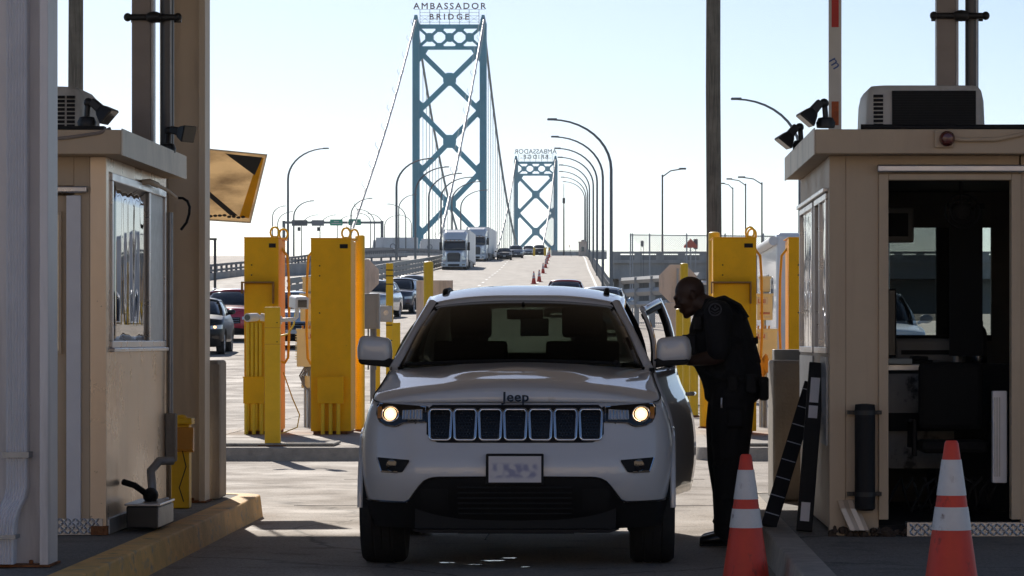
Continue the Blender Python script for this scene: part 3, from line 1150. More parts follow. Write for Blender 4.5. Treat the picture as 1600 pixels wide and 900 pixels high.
        xa, xb = sg * .556, sg * .678
        mb, _ = sheet_on_front(c, frange(xa, xb, 12), lambda x: .902, lambda x: .962 - .008 * (abs(x) - .55) / .12, .013, 5, .006)
        mb.build('reflector', M['lens'], hl, 40)
        mb = MB()
        for k in range(6):
            x = lerp(xa, xb, (k + .5) / 6)
            mb.tube([hs(x, .906, .019), hs(x, .956, .019)], .0045, 5)
        mb.build('reflector_rib', M['chrome'], hl)
        mb, _ = sheet_on_front(c, frange(sg * .805, sg * .832, 5), lambda x: .905, lambda x: .975, .013, 3, .006)
        mb.build('side_marker', M['amber_lens'], hl, 40)
        pts = [hs(sg * x, z, .012) for x, z in ((.536, .976), (.82, .993), (.836, .97), (.82, .888), (.78, .864), (.721, .858), (.664, .882), (.536, .887))]
        MB().tube(pts, .0035, 5, closed=True).build('headlight_trim', M['chrome'], hl)
        # fog lamp recess
        fo = [(.628, .66), (.675, .585), (.80, .590), (.826, .672)]
        f_up = lambda x: lerp(.662, .674, (abs(x) - .628) / .198)
        f_lo = lambda x: interp([(.628, .655), (.672, .586), (.80, .590), (.826, .66)], abs(x))
        mb, fs = sheet_on_front(c, frange(sg * .63, sg * .825, 16), f_lo, f_up, .006, 4)
        fg = mb.build('fog_light', M['black_plastic'], t, 40)
        MB().tube([fs(sg * x, z, .009) for x, z in ((.70, .588), (.80, .590), (.828, .672))], .006, 6).build('fog_trim', M['chrome'], fg)
        MB().lathe([(.036, -.006), (.034, -.014), (.01, -.018)], 16, fs(sg * .735, .628, .006), 'y').build('fog_bulb', M['black_gloss'], fg, 50)
    # lower bumper
    zb = [(0, .560), (.47, .556), (.52, .545), (.553, .523), (.60, .46), (.641, .404), (.87, .407), (.95, .42)]
    mb, bs = sheet_on_front(c, frange(-.925, .925, 61), lambda x: .245 + .03 * max(0, abs(x) - .6), lambda x: interp(zb, abs(x)), .007, 8)
    b = mb.build('bumper', M['black_plastic'], t, 40)
    mb = MB()
    for z in frange(.34, .50, 6):
        mb.tube([bs(x, z, .012) for x in frange(-.34, .34, 15)], .006, 5)
    for x in frange(-.34, .34, 16):
        mb.tube([bs(x, .33, .012), bs(x, .51, .012)], .003, 4)
    mb.build('intake_mesh', M['black_plastic'], b)
    for sg in (-1, 1):
        mb, _ = sheet_on_front(c, frange(sg * .40, sg * .56, 7), lambda x: .36, lambda x: .49, .013, 3)
        mb.build('intake_vane', M['interior'], b, 40)
    MB().tube([bs(x, interp(zb, abs(x)) + .004, .010) for x in frange(-.9, .9, 61)], .006, 5).build('bumper_seam', M['black_gloss'], b)
    MB().prism([(-.62, .245), (.62, .245), (.56, .225), (-.56, .225)], .12, .5).build('skid_plate', M['black_plastic'], b)
    pf = sf(0, .61, 0).y
    mb = MB()
    mb.box(-.170, .172, pf - .030, pf + .03, .518, .702)
    pl = mb.build('number_plate', M['black_plastic'], t, bevel=.008)
    MB().box(-.153, .158, pf - .034, pf - .029, .533, .688).build('plate', M['plate'], pl)
    # badge on the lip of the bonnet
    txt = text_mb('Jeep', .080, .008, spacing=1.04, bold=.0018)
    txt.v = [Vector((v.x * 1.12, v.y + v.z * .45, v.z)) for v in txt.v]
    txt.build('badge', M['emblem'], t, loc=(.004, .094, 1.010))
    # sides
    def mirror(parent, sg, off=(0, 0, 0)):
        o = Vector(off)
        rings = []
        for y, k in ((-.055, .62), (-.045, .86), (-.015, 1.0), (.03, 1.0), (.055, .96)):
            ring = []
            for a in frange(0, 2 * PI * 23 / 24, 24):
                ca, sa = math.cos(a), math.sin(a)
                px = .112 * k * math.copysign(abs(ca) ** .32, ca)
                pz = .086 * k * math.copysign(abs(sa) ** .36, sa)
                if pz > 0:
                    px -= .018 * (pz / .086) * (1 if px > 0 else -.4)
                ring.append(Vector((sg * (.945 + px), 1.60 + y, 1.312 + pz + .01 * (px / .11))) + o)
            rings.append(ring)
        mo = MB().loft(rings).build('mirror', W_, parent, 50)
        m_ = MB()
        m_.loft([[Vector((sg * x, 1.60 + yy, z)) + o for x, z in ((1.045, 1.235), (1.03, 1.218), (.86, 1.20), (.76, 1.185), (.76, 1.225), (.85, 1.26), (1.05, 1.25))] for yy in (-.05, .05)])
        m_.build('mirror_base', M['black_plastic'], mo, bevel=.01)
        MB().box(min(sg * .86, sg * 1.03) + o.x, max(sg * .86, sg * 1.03) + o.x, 1.656 + o.y, 1.66 + o.y, 1.25 + o.z, 1.38 + o.z).build('mirror_glass', M['chrome'], mo)
    mirror(t, -1)
    # the door that stands ajar, hinged at the front
    hx, hy = .90, dy0
    ang = R(-9.5)
    door = bpy.data.objects.new('door', None)
    C.objects.link(door)
    door.parent = t
    door.location = (hx, hy, 0)
    door.rotation_euler = (0, 0, ang)
    sh = Matrix.Translation((-hx, -hy, 0))
    def dpart(mb, name, m_, **k):
        mb.xf(sh)
        return mb.build(name, m_, door, **k)
    dpart(MB().grid(c.ring(c.zlo, 0, 14, i0=iA, i1=iB, both=False, sx=1)), 'door_skin', W_, smooth_=35, solid=.03)
    dpart(MB().grid(c.ring(c.zlo, -.05, 6, i0=iA, i1=iB, both=False, sx=1)), 'door_lining', M['interior'], smooth_=35, solid=.02)
    mb = MB()
    mb.grid(c.side_rows(0, td, .93, 1.0, 1, .02, 8, 2))
    mb.grid(c.side_rows(td - .035, td, -.03, 1.0, 1, .02, 2, 6))
    mb.grid(c.side_rows(.0, .035, -.03, 1.0, 1, .02, 2, 6))
    dpart(mb, 'window_frame', W_, smooth_=40, solid=.025)
    mb = MB()
    mb.grid(c.side_rows(.02, td - .02, .86, .94, 1, .012, 8, 2))
    mb.grid(c.side_rows(td - .06, td - .03, -.03, .94, 1, .012, 2, 6))
    mb.grid(c.side_rows(.03, .055, -.03, .94, 1, .012, 2, 6))
    mb.grid(c.side_rows(0, td, -.06, 0, 1, .012, 8, 2))
    dpart(mb, 'window_seal', M['black_plastic'], smooth_=40, solid=.03)
    mb = MB().tube([(.955, 2.30, 1.02), (.985, 2.28, 1.02), (.985, 2.12, 1.02), (.955, 2.10, 1.02)], .014, 6)
    dpart(mb, 'handle', W_, smooth_=50)
    before = set(bpy.data.objects)
    mirror(door, 1, (-hx, -hy, 0))
    # wheel housings, underside, sills
    mb = MB()
    for yy in (c.ax_f, c.ax_r):
        for sg in (-1, 1):
            pr_ = [(yy + (c.tr + .07) * math.cos(a), c.tr + (c.tr + .06) * math.sin(a)) for a in frange(0, PI, 15)]
            mb.prism(pr_, sg * (c.W - .36), sg * (c.W - .33), 'x')
    mb.build('wheel_housing', M['black_plastic'], t)
    for sg in (-1, 1):
        for yy in (c.ax_f, c.ax_r):
            MB().tube([(sg * (c.W - .010), yy + (c.tr + .075) * math.cos(a), c.tr + (c.tr + .065) * math.sin(a)) for a in frange(-.05, PI + .05, 18)], [(.012, .016)] * 18, 6).build('arch_trim', W_, t, 50)
            make_wheel(t, sg * (c.W - c.tw / 2 + .005), yy, c.tr, c.tw, sg)
        MB().box(min(sg * .80, sg * .93), max(sg * .80, sg * .93), 1.28, 3.34, .27, .40).build('sill', M['black_plastic'], t, bevel=.02)
    mb = MB()
    mb.box(-.60, .60, .35, 4.4, .27, .42)
    mb.box(-.80, .80, 1.3, 4.4, .38, .46)
    mb.box(-.35, .35, .3, 1.2, .21, .30)
    mb.box(-.6, .6, .15, .35, .25, .9)
    mb.box(-.75, .75, 1.22, 1.28, .4, 1.15)
    mb.tube([(-.7, 3.77, .36), (.7, 3.77, .36)], .06, 8)
    mb.build('underbody', M['interior'], t)
    # cabin
    mb = MB()
    mb.box(-.74, .74, 1.45, 1.75, .75, 1.17)
    mb.build('dashboard', M['interior'], t, bevel=.05)
    for x in (-.38, .38):
        mb = MB()
        mb.box(x - .25, x + .25, 2.15, 2.7, .55, .78)
        m0 = mb.mark()
        mb.box(x - .25, x + .25, -.06, .08, 0, .66)
        mb.box(x - .06, x + .06, -.02, .03, .64, .74)
        mb.box(x - .14, x + .14, -.06, .06, .70, .90)
        mb.xf(Matrix.Translation((0, 2.66, .72)) @ Matrix.Rotation(R(-14), 4, 'X'), m0)
        mb.build('front_seat', M['interior'], t, bevel=.05)
    mb = MB()
    mb.box(-.62, .62, 3.1, 3.5, .55, .78)
    mb.box(-.62, .62, 3.5, 3.62, .75, 1.28)
    for x in (-.42, .42):
        mb.box(x - .13, x + .13, 3.56, 3.66, 1.33, 1.52)
    mb.build('rear_seat', M['interior'], t, bevel=.06)
    mb = MB().tube([(.38 + .18 * math.cos(a), 1.93 + .07 * math.sin(a), 1.10 + .17 * math.sin(a)) for a in frange(0, 2 * PI * 23 / 24, 24)], .014, 6, closed=True)
    mb.tube([(.38, 1.78, 1.02), (.38, 1.93, 1.10)], .03, 8)
    mb.build('steering_wheel', M['black_plastic'], t, 50)
    mb = MB().box(-.11, .13, 1.98, 2.02, 1.51, 1.575)
    mb.tube([(0, 1.98, 1.58), (0, 1.95, 1.62)], .012, 6)
    mb.build('rear_view_mirror', M['black_plastic'], t, bevel=.015)
    MB().box(-.02, .165, 1.97, 1.973, 1.40, 1.515).build('hanging_card', M['paper'], t)
    MB().box(-.50, .50, 2.25, 4.2, 1.618, 1.63).build('headliner', M['interior'], t)
    return t


def plate_mat():
    m, nt, p = nodes_of('number plate sheet')
    N, L = nt.nodes, nt.links
    tc = N.new('ShaderNodeTexCoord')
    sep = N.new('ShaderNodeSeparateXYZ')
    L.new(tc.outputs['Object'], sep.inputs[0])
    # worn bluish characters, too soft to read: a band of blurred strokes
    nz = N.new('ShaderNodeTexNoise')
    nz.inputs['Scale'].default_value = 27
    nz.inputs['Detail'].default_value = 0
    L.new(tc.outputs['Object'], nz.inputs['Vector'])
    r1 = N.new('ShaderNodeMapRange')
    r1.interpolation_type = 'SMOOTHSTEP'
    r1.inputs[1].default_value, r1.inputs[2].default_value = .35, .68
    L.new(nz.outputs['Fac'], r1.inputs[0])
    z0 = N.new('ShaderNodeMath')
    z0.operation = 'SUBTRACT'
    L.new(sep.outputs['Z'], z0.inputs[0])
    z0.inputs[1].default_value = .602
    ab = N.new('ShaderNodeMath')
    ab.operation = 'ABSOLUTE'
    L.new(z0.outputs[0], ab.inputs[0])
    r2 = N.new('ShaderNodeMapRange')
    r2.interpolation_type = 'SMOOTHSTEP'
    for i, v in zip((1, 2, 3, 4), (.025, .055, 1, 0)):
        r2.inputs[i].default_value = v
    L.new(ab.outputs[0], r2.inputs[0])
    ax = N.new('ShaderNodeMath')
    ax.operation = 'ABSOLUTE'
    L.new(sep.outputs['X'], ax.inputs[0])
    r3 = N.new('ShaderNodeMapRange')
    r3.interpolation_type = 'SMOOTHSTEP'
    for i, v in zip((1, 2, 3, 4), (.115, .15, 1, 0)):
        r3.inputs[i].default_value = v
    L.new(ax.outputs[0], r3.inputs[0])
    m1 = N.new('ShaderNodeMath'); m1.operation = 'MULTIPLY'
    m2 = N.new('ShaderNodeMath'); m2.operation = 'MULTIPLY'
    L.new(r1.outputs[0], m1.inputs[0]); L.new(r2.outputs[0], m1.inputs[1])
    L.new(m1.outputs[0], m2.inputs[0]); L.new(r3.outputs[0], m2.inputs[1])
    mx = N.new('ShaderNodeMixRGB')
    mx.inputs[1].default_value = (.66, .65, .68, 1)
    mx.inputs[2].default_value = (.33, .34, .49, 1)
    L.new(m2.outputs[0], mx.inputs[0])
    L.new(mx.outputs[0], p.inputs['Base Color'])
    p.inputs['Roughness'].default_value = .45
    return m


M['plate'] = plate_mat()
build_hero()
# ------------------------------------------------------------------ ground, islands
def road_edge(Y):                    # right-hand edge of the rising road
    return .55 - max(0, Y - 178) * .0122 if Y > 178 else lerp(3.2, .55, max(0, min(1, (Y - 110) / 68)))


def build_ground():
    ys = [-400, -80, -20, 0, 10, 20, 30, 40, 45, 50, 56, 62, 70, 78, 86, 95, 105, 115, 128, 142, 155, 170, 185, 200, 220, 240, 260, 280, 309, 335, 365, 396, 425, 455, 490, 526, 560, 600, 640, 680, 720, 760, 800, 900, 1500, 3000, 9000]
    rows = []
    for Y in ys:
        e = road_edge(Y) + .5
        cols = [-4000, -900, -300, -120, -70, -50, -40, -31, -25, -20, -15, -10, -5, min(-2.7, e - 1), e, e + .35, e + 8, e + 30, e + 120, e + 500, 4000]
        row = []
        for k, x in enumerate(cols):
            z = gz(Y)
            if k > 14:
                z = min(z, 2.6)
            if Y > 790:
                z = -24 if Y > 850 else z - (Y - 790) * .6
            if abs(x) > 250:
                z = min(z, 0 if Y < 790 else z)
            row.append((x, Y, z))
        rows.append(row)
    struct(MB().grid(rows).build('ground', M['ground'], recalc=False, smooth_=20))
    rows = []
    for Y in frange(150, 700, 90):
        e = road_edge(Y) + .45
        rows.append([(lerp(-29.4, e, k / 12), Y, gz(Y) + .03) for k in range(13)])
    struct(MB().grid(rows).build('road', M['road'], recalc=False, smooth_=30))
    # painted lane lines of the rising road
    for k, (x0, x1, dash) in enumerate(((-4.4, -9.3, True), (-8.3, -14.0, True), (-.4 + .1, -4.4, False))):
        Y = 175
        mb = MB()
        while Y < 520:
            ln = 4.5 if dash else 8
            ya, yb = Y, Y + ln
            def X(y):
                return lerp(x0, x1, (y - 180) / 340.0)
            mb.add([(X(ya) - .09, ya, gz(ya) + .05), (X(ya) + .09, ya, gz(ya) + .05), (X(yb) + .09, yb, gz(yb) + .05), (X(yb) - .09, yb, gz(yb) + .05)], [(0, 1, 2, 3)])
            Y += 12 if dash else 8
        struct(mb.build('lane_marking', M['white_line'], recalc=False))


def island_outline(x0, x1, y0, y1, r0, n=8):
    pts = []
    for cx, cy, a in ((x1 - r0, y0 + r0, -PI / 2), (x1 - r0, y1 - r0, 0), (x0 + r0, y1 - r0, PI / 2), (x0 + r0, y0 + r0, PI)):
        for k in range(n + 1):
            t = a + PI / 2 * k / n
            pts.append((cx + r0 * math.cos(t), cy + r0 * math.sin(t)))
    return pts


def build_island(name, x0, x1, y0, y1, h, r0, kerbm, kw=.17, topm=None):
    out = island_outline(x0, x1, y0, y1, r0)
    cx, cy = (x0 + x1) / 2, (y0 + y1) / 2
    def off(d, z, jit=0):
        res = []
        n = len(out)
        for i, (x, y) in enumerate(out):
            a, b = out[i - 1], out[(i + 1) % n]
            tx, ty = b[0] - a[0], b[1] - a[1]
            l = math.hypot(tx, ty) or 1
            res.append((x - ty / l * d * 1.0, y + tx / l * d * 1.0, z))
        return res
    rings = [off(-.022, -.02), off(0, h - .014), off(.004, h - .004), off(.014, h), off(kw, h)]
    struct(MB().loft(rings, cap=False).build('kerb', kerbm, smooth_=50))
    n = len(out)
    struct(MB().add(off(kw - .002, h - .004), [tuple(range(n))]).build('traffic_island', topm or M['island']))


build_ground()
build_island('booth island', -6.6, -2.70, 6, 25.2, .17, .35, M['kerb_yellow'])
build_island('booth island', 1.0, 5.0, 6, 25.4, .17, .3, M['kerb_grey'])
build_island('portal island', -5.15, -2.55, 36.3, 75, .15, .45, M['kerb_grey'], .2, M['ground'])
build_island('portal island', 1.02, 3.7, 36.3, 75, .15, .45, M['kerb_grey'], .2, M['ground'])
for x0, x1, y0, y1 in ((-4.55, -3.15, 36.75, 37.75), (1.4, 3.1, 36.75, 37.75)):
    struct(MB().box(x0, x1, y0, y1, .15, .185).build('pavement', M['concrete'], bevel=.015))
# seams of the slab: thin recessed joints filled dark
mb = MB()
for Y in (26.5, 31.5):
    mb.box(-2.6, .95, Y, Y + .012, .0, .003)
mb.box(-.85, -.838, 22, 36, .0, .003)
struct(mb.build('pavement_joint', M['rubber']))


# wet patch: leaked water under the stopped car
def wet_mat():
    m, nt, p = nodes_of('standing water')
    p.inputs['Base Color'].default_value = (.012, .012, .012, 1)
    p.inputs['Roughness'].default_value = .02
    p.inputs['Specular IOR Level'].default_value = .6
    tc = nt.nodes.new('ShaderNodeTexCoord')
    nz = nt.nodes.new('ShaderNodeTexNoise')
    nz.inputs['Scale'].default_value = 14
    nt.links.new(tc.outputs['Object'], nz.inputs['Vector'])
    bp = nt.nodes.new('ShaderNodeBump')
    bp.inputs['Strength'].default_value = .16
    bp.inputs['Distance'].default_value = .01
    nt.links.new(nz.outputs['Fac'], bp.inputs['Height'])
    nt.links.new(bp.outputs[0], p.inputs['Normal'])
    return m


M['wet'] = wet_mat()
rw = random.Random(4)
for k, (px, py, a, b) in enumerate(((700, 880, .045, .05), (770, 877, .06, .05), (796, 873, .05, .03), (742, 883, .04, .03), (822, 887, .025, .03))):
    Y = F * H / (py - VY)
    X = (px - VX) * Y / F
    pts = [(X + a * (1 + .35 * rw.uniform(-1, 1)) * math.cos(t), Y + b * (1 + .35 * rw.uniform(-1, 1)) * math.sin(t), .0045) for t in frange(0, 2 * PI * 17 / 18, 18)]
    o = MB().add(pts, [tuple(range(18))]).build('water', M['wet'])
    struct(o)


# ------------------------------------------------------------------ columns and canopy
def h_column(name, label, x0, x1, y0, depth, m, base, downspout=False, base_plate=True):
    t = thing(name, label, 'column', ((x0 + x1) / 2, y0, base))
    w = (x1 - x0) / 2
    top = 5.195 - base
    tf = .045
    mb = MB()
    mb.box(w - tf, w, 0, depth, 0, top)
    mb.box(-w, -w + tf, 0, depth, 0, top)
    mb.box(-w + tf + .001, w - tf - .001, depth * .4, depth * .4 + .03, 0, top)
    mb.build('shaft', m, t, bevel=.004)
    mb = MB().box(-w - .012, w + .012, -.015, depth + .02, 0, .012)
    for sx in (-1, 1):
        mb.lathe([(.012, .012), (.012, .03), (.006, .034)], 8, (sx * (w - .1), depth * .2, 0))
    mb.build('base_plate', M['rust'] if base_plate else m, t)
    if downspout:
        dx0, dx1, yy = .035, .145, .02
        mb = MB()
        prof = []
        n = 14
        for k in range(n + 1):
            prof.append((lerp(dx0, dx1, k / n), yy - (.012 if k % 2 else 0)))
        prof += [(dx1, yy + .10), (dx0, yy + .10)]
        mb.prism(prof, .42, top, 'z')
        # elbow kicking out towards the lane
        rings = []
        for dz, dy, sh in ((.42, 0, 0), (.36, -.02, -.01), (.30, -.07, -.035), (.24, -.10, -.045), (.16, -.11, -.05), (.02, -.11, -.05)):
            rings.append([(p[0] + sh, p[1] + dy, dz) for p in prof])
        mb.loft(rings)
        ds = mb.build('downspout', M['white_trim'], t)
        MB().box(dx0 - .015, dx1 + .015, yy - .025, yy + .10, .58, .61).build('strap', M['galv'], ds)
        MB().box(dx0 - .065, dx1 - .035, yy - .135, yy, .155, .175).build('strap', M['galv'], ds)
    return t


h_column('steel_column', 'white steel column with fluted downspout, its foot on the dark island', -3.50, -2.975, 17.0, .30, M['white_steel'], .17, True)
h_column('steel_column', 'beige steel column standing behind the booth, next to the concrete block', -3.32, -2.985, 23.70, .30, M['column_tan'], .17)
M['hall'] = mat('hall render', (.58, .47, .36), .85, var=.08, scale=1)  # beige of the added hall, for warm fill light
# canopy over the lanes, seen only by the shade it throws
cp = MB()
cp.box(-7.5, 8.5, 16.4, 31.6, 5.2, 5.7)
tag(cp.build('roof_canopy', M['canopy']), 'wide flat canopy roof over the inspection lanes', 'canopy')


# unseen hall added behind the viewer to bounce warm sunlight onto the fronts
hall = thing('bounce_hall', 'unseen beige hall added behind the viewer to bounce warm light at the booths', 'building', (0, -16, 0))
MB().box(-32, 32, -6, 0, 0, 8.5).build('wall', M['hall'], hall)
MB().box(-32.5, 32.5, -6.5, .6, 8.51, 9.0).build('roof', M['fascia'], hall)
for x in frange(-28, 28, 9):
    MB().box(x - 1.6, x + 1.6, .002, .04, 1.0, 3.2).build('window', M['car_glass'], hall)
# ------------------------------------------------------------------ booths
def tread(mb, x0, x1, z0, z1, y):
    """raised diamond bars on a plate facing -y"""
    s = .034
    i = 0
    x = x0 + s * .5
    while x < x1 - s * .3:
        j = 0
        z = z0 + s * .5
        while z < z1 - s * .2:
            a = PI / 4 if (i + j) % 2 else -PI / 4
            dx, dz = math.cos(a) * s * .46, math.sin(a) * s * .46
            mb.tube([(x - dx, y - .001, z - dz), (x, y - .004, z), (x + dx, y - .001, z + dz)], [(.004, .004), (.007, .008), (.004, .004)], 5)
            z += s * .72
            j += 1
        x += s * .72
        i += 1


def floodlight(label, at_, yaw, tilt, cat='floodlight'):
    t = thing('floodlight', label, cat, at_, yaw)
    MB().lathe([(.055, 0), (.06, .03), (.045, .06), (.02, .065)], 14).build('junction_base', M['black_metal'], t, 40)
    mb = MB().tube([(0, 0, .06), (0, -.005, .13), (0, -.03, .155)], .018, 8)
    mb.ellip((0, -.01, .15), (.03, .03, .03), 10, 6)
    mb.build('knuckle', M['black_metal'], t, 50)
    mb = MB()
    # square flared hood
    rings = []
    for d, w, h in ((0, .024, .024), (.07, .028, .028), (.09, .045, .038), (.155, .076, .06)):
        rings.append([(w * sx, -d, h * sz) for sx, sz in ((1, 1), (-1, 1), (-1, -1), (1, -1))])
    mb.loft(rings)
    Mx = Matrix.Translation((0, -.03, .16)) @ Matrix.Rotation(tilt, 4, 'X')
    mb.xf(Mx)
    hd = mb.build('lamp_hood', M['black_metal'], t, bevel=.008)
    g = MB().box(-.068, .068, -.1585, -.1565, -.053, .053)
    g.xf(Mx)
    g.build('lamp_glass', M['lamp_glass'], hd)
    return t


def roof_ac(label, loc, w, d, h, louvre_front):
    t = thing('air_conditioner', label, 'air conditioner', loc)
    rings = []
    for z, k, kk in ((0, 1.0, 1.0), (h * .25, 1.0, 1.0), (h * .7, .985, .985), (h * .9, .95, .95), (h * .985, .90, .90), (h, .80, .82)):
        ring = []
        rr = .07
        for cx, cy, a0 in ((w / 2 * k - rr, d / 2 * kk - rr, 0), (-w / 2 * k + rr, d / 2 * kk - rr, PI / 2), (-w / 2 * k + rr, -d / 2 * kk + rr, PI), (w / 2 * k - rr, -d / 2 * kk + rr, 1.5 * PI)):
            for q in range(5):
                a = a0 + PI / 2 * q / 4
                ring.append((cx + rr * math.cos(a), cy + rr * math.sin(a), z))
        rings.append(ring)
    MB().loft(rings).build('shroud', M['ac'], t, 40)
    if louvre_front:
        f = MB().box(-w * .285, w * .415, -d / 2 - .012, -d / 2 + .02, h * .08, h * .88).build('coil', M['black_plastic'], t)
        mb = MB()
        for z in frange(h * .1, h * .86, 17):
            mb.box(-w * .28, w * .41, -d / 2 - .017, -d / 2 - .012, z - .002, z + .002)
        mb.build('coil_fin', M['rubber'], f)
        xs = (-w * .44, -w * .33)
    else:
        xs = (w * .325, w * .395)
    mb = MB()
    for x in xs[:1] if louvre_front else xs[:2]:
        for z in frange(h * .15, h * .78, 9):
            x1 = x + (w * .08 if louvre_front else w * .055)
            mb.box(x, x1, -d / 2 - .006, -d / 2 + .03, z - .009, z + .009)
    mb.build('vent_slot', M['black_plastic'], t)
    return t


def left_booth():
    bx, y0, y1, zb = -3.105, 19.8, 22.5, .17
    t = thing('inspection_booth', 'tan booth with a mirrored side window and closed door, left of the white car', 'booth', (bx, y0, zb))
    # local: x<0 inwards (to the left), y depth, z up
    D = y1 - y0
    Wd = 2.2
    mb = MB()
    zt = 2.34
    mb.box(-.10, 0, 0, .10, 0, zt)                    # corner post
    mb.box(-.04, -.002, .1, D, .06, 1.16)             # under the window
    mb.box(-.04, -.002, .1, D, 2.25, zt)              # over the window
    mb.box(-.04, -.002, 0.101, .17, 1.161, 2.249)
    mb.box(-.04, -.002, D - .10, D, 1.161, 2.249)
    mb.box(-Wd, -.04, D - .05, D, 0, zt)              # rear wall
    mb.box(-Wd, -Wd + .05, 0, D - .051, 0, zt)
    mb.build('wall', M['tan_metal'], t, bevel=.004)
    mb = MB()
    mb.box(-.20, -.101, .004, .09, 0, zt)
    mb.box(-Wd + .051, -.201, .006, .08, 2.16, zt)
    mb.box(-Wd + .051, -1.15, .006, .08, 0.0, 2.159)
    mb.build('front_wall', M['tan'], t, bevel=.004)
    # door
    d = MB().box(-1.0, -.24, .03, .075, .03, 2.10).build('door', M['tan'], t, bevel=.004)
    mb = MB()
    for x0, x1, z0, z1 in ((-.60, -.28, 1.12, 1.14), (-.60, -.28, 1.98, 2.0), (-.298, -.28, 1.14, 1.98), (-.6, -.582, 1.14, 1.98)):
        mb.box(x0, x1, .012, .03, z0, z1)
    mb.build('door_window_frame', M['tan'], d)
    MB().box(-.585, -.295, .02, .028, 1.13, 1.99).build('door_window', M['booth_film'], d)
    MB().box(-.245, -.155, -.018, .004, .05, 2.10).build('door_trim', M['white_trim'], t, bevel=.006)
    mb = MB().box(-1.05, -.115, -.05, .004, 2.115, 2.155)
    mb.build('drip_rail', M['alu'], t, bevel=.008)
    # roof
    mb = MB()
    mb.box(-Wd - .15, .13, -.25, D + .02, zt + .001, 2.49)
    mb.build('roof', M['tan'], t, bevel=.006)
    MB().box(.131, .139, -.25, D + .02, zt - .005, 2.497).build('fascia', M['fascia'], t)
    # side window
    mb = MB()
    for ya, yb, za, zb_ in ((.17, D - .1, 1.155, 1.20), (.17, D - .1, 2.20, 2.25), (.17, .22, 1.2, 2.20), (D - .14, D - .1, 1.2, 2.20), (1.78, 1.85, 1.2, 2.20)):
        mb.box(-.02, .014, ya, yb, za, zb_)
    mb.box(-.01, .03, .15, D - .08, 1.13, 1.154)
    wf = mb.build('window_frame', M['alu'], t, bevel=.004)
    MB().grid([[(-.006, lerp(.22, 1.78, a), lerp(1.2, 2.20, b)) for a in frange(0, 1, 9)] for b in frange(0, 1, 9)]).build('window_pane', M['booth_film'], wf, 60, solid=.006)
    MB().box(-.008, -.002, 1.85, D - .14, 1.2, 2.20).build('side_panel', M['galv'], wf)
    # eaves lamp arm
    mb = MB().tube([(.0, 1.45, 2.25), (.05, 1.5, 2.26), (.05, 1.9, 2.255)], .02, 8)
    mb.tube([(.05, 1.9, 2.255), (.07, 2.25, 2.235), (.08, D - .05, 2.2)], .012, 8)
    mb.build('conduit', M['tan'], t, 50)
    MB().tube([(.09, D - .06, 2.2), (.12, D - .04, 2.2), (.15, D - .02, 2.18), (.165, D - .01, 2.14), (.16, D, 2.09), (.14, D + .01, 2.03), (.10, D + .02, 1.98)], .010, 8).build('cable', M['black_plastic'], t, 50)
    MB().tube([(.03, D - .02, 2.1), (.03, D - .02, .68)], .02, 8).build('wall_conduit', M['galv'], t, 50)
    MB().box(.0, .075, D - .07, D + .02, .35, .69).build('switch_box', M['concrete'], t, bevel=.01)
    mb = MB().tube([(-.75, -.26, 2.41), (-.45, -.262, 2.42), (-.2, -.262, 2.44), (.0, -.26, 2.47), (.06, -.22, 2.50)], .011, 7)
    mb.build('cable', M['tube_tan'], t, 50)
    MB().box(-.75, .02, -.22, -.12, 2.495, 2.515).build('roof_conduit', M['black_plastic'], t)
    # foot
    f = MB().box(-.56, -.02, -.014, .004, .0, .10).build('kick_plate', M['alu'], t)
    mb = MB()
    tread(mb, -.56, -.02, .0, .10, -.014)
    mb.build('tread_bar', M['alu'], f)
    MB().box(-.09, .012, -.03, .02, -.0, .055).build('rusty_foot', M['rust'], t)
    MB().box(-.002, .018, .02, D, .0, .10).build('base_strip', M['galv'], t, bevel=.005)
    # things on it
    floodlight('black floodlight on the near corner of the booth roof, aimed down to the lane', (bx - .10, y0 - .12, 2.685), R(80), R(42))
    floodlight('small black floodlight on the far end of the tan booth roof, beside the column', (bx + .09, 21.9, 2.655), R(62), R(14))
    roof_ac('ageing white air conditioner with slatted vents, half hidden by the white column', (-3.83, 20.9, 2.67), .92, .8, .335, False)
    # work lamp lying on the kerb
    w = thing('floor_lamp', 'metal lamp housing lying on the dark island at the foot of the booth', 'lamp', (-2.93, 20.45, .17))
    MB().box(-.10, .10, -.33, .33, .02, .16).build('housing', M['black_metal'], w, bevel=.01)
    MB().box(-.095, .108, -.322, -.331 + .66, .03, .15).build('lamp_face', M['galv'], w)
    MB().box(-.11, .115, -.34, .34, .16, .175).build('lid', M['alu'], w, bevel=.004)
    MB().tube([(0, .1, .17), (0, .12, .26), (-.02, .2, .36), (.02, .3, .42), (.10, .36, .42)], .028, 10).build('bracket', M['galv'], w, 50)
    mb = MB().ellip((0, .05, .21), (.05, .1, .05), 12, 8)
    mb.tube([(0, .05, .2), (-.08, -.1, .28), (-.16, -.05, .30)], .02, 8)
    mb.build('cable_gland', M['black_plastic'], w, 50)


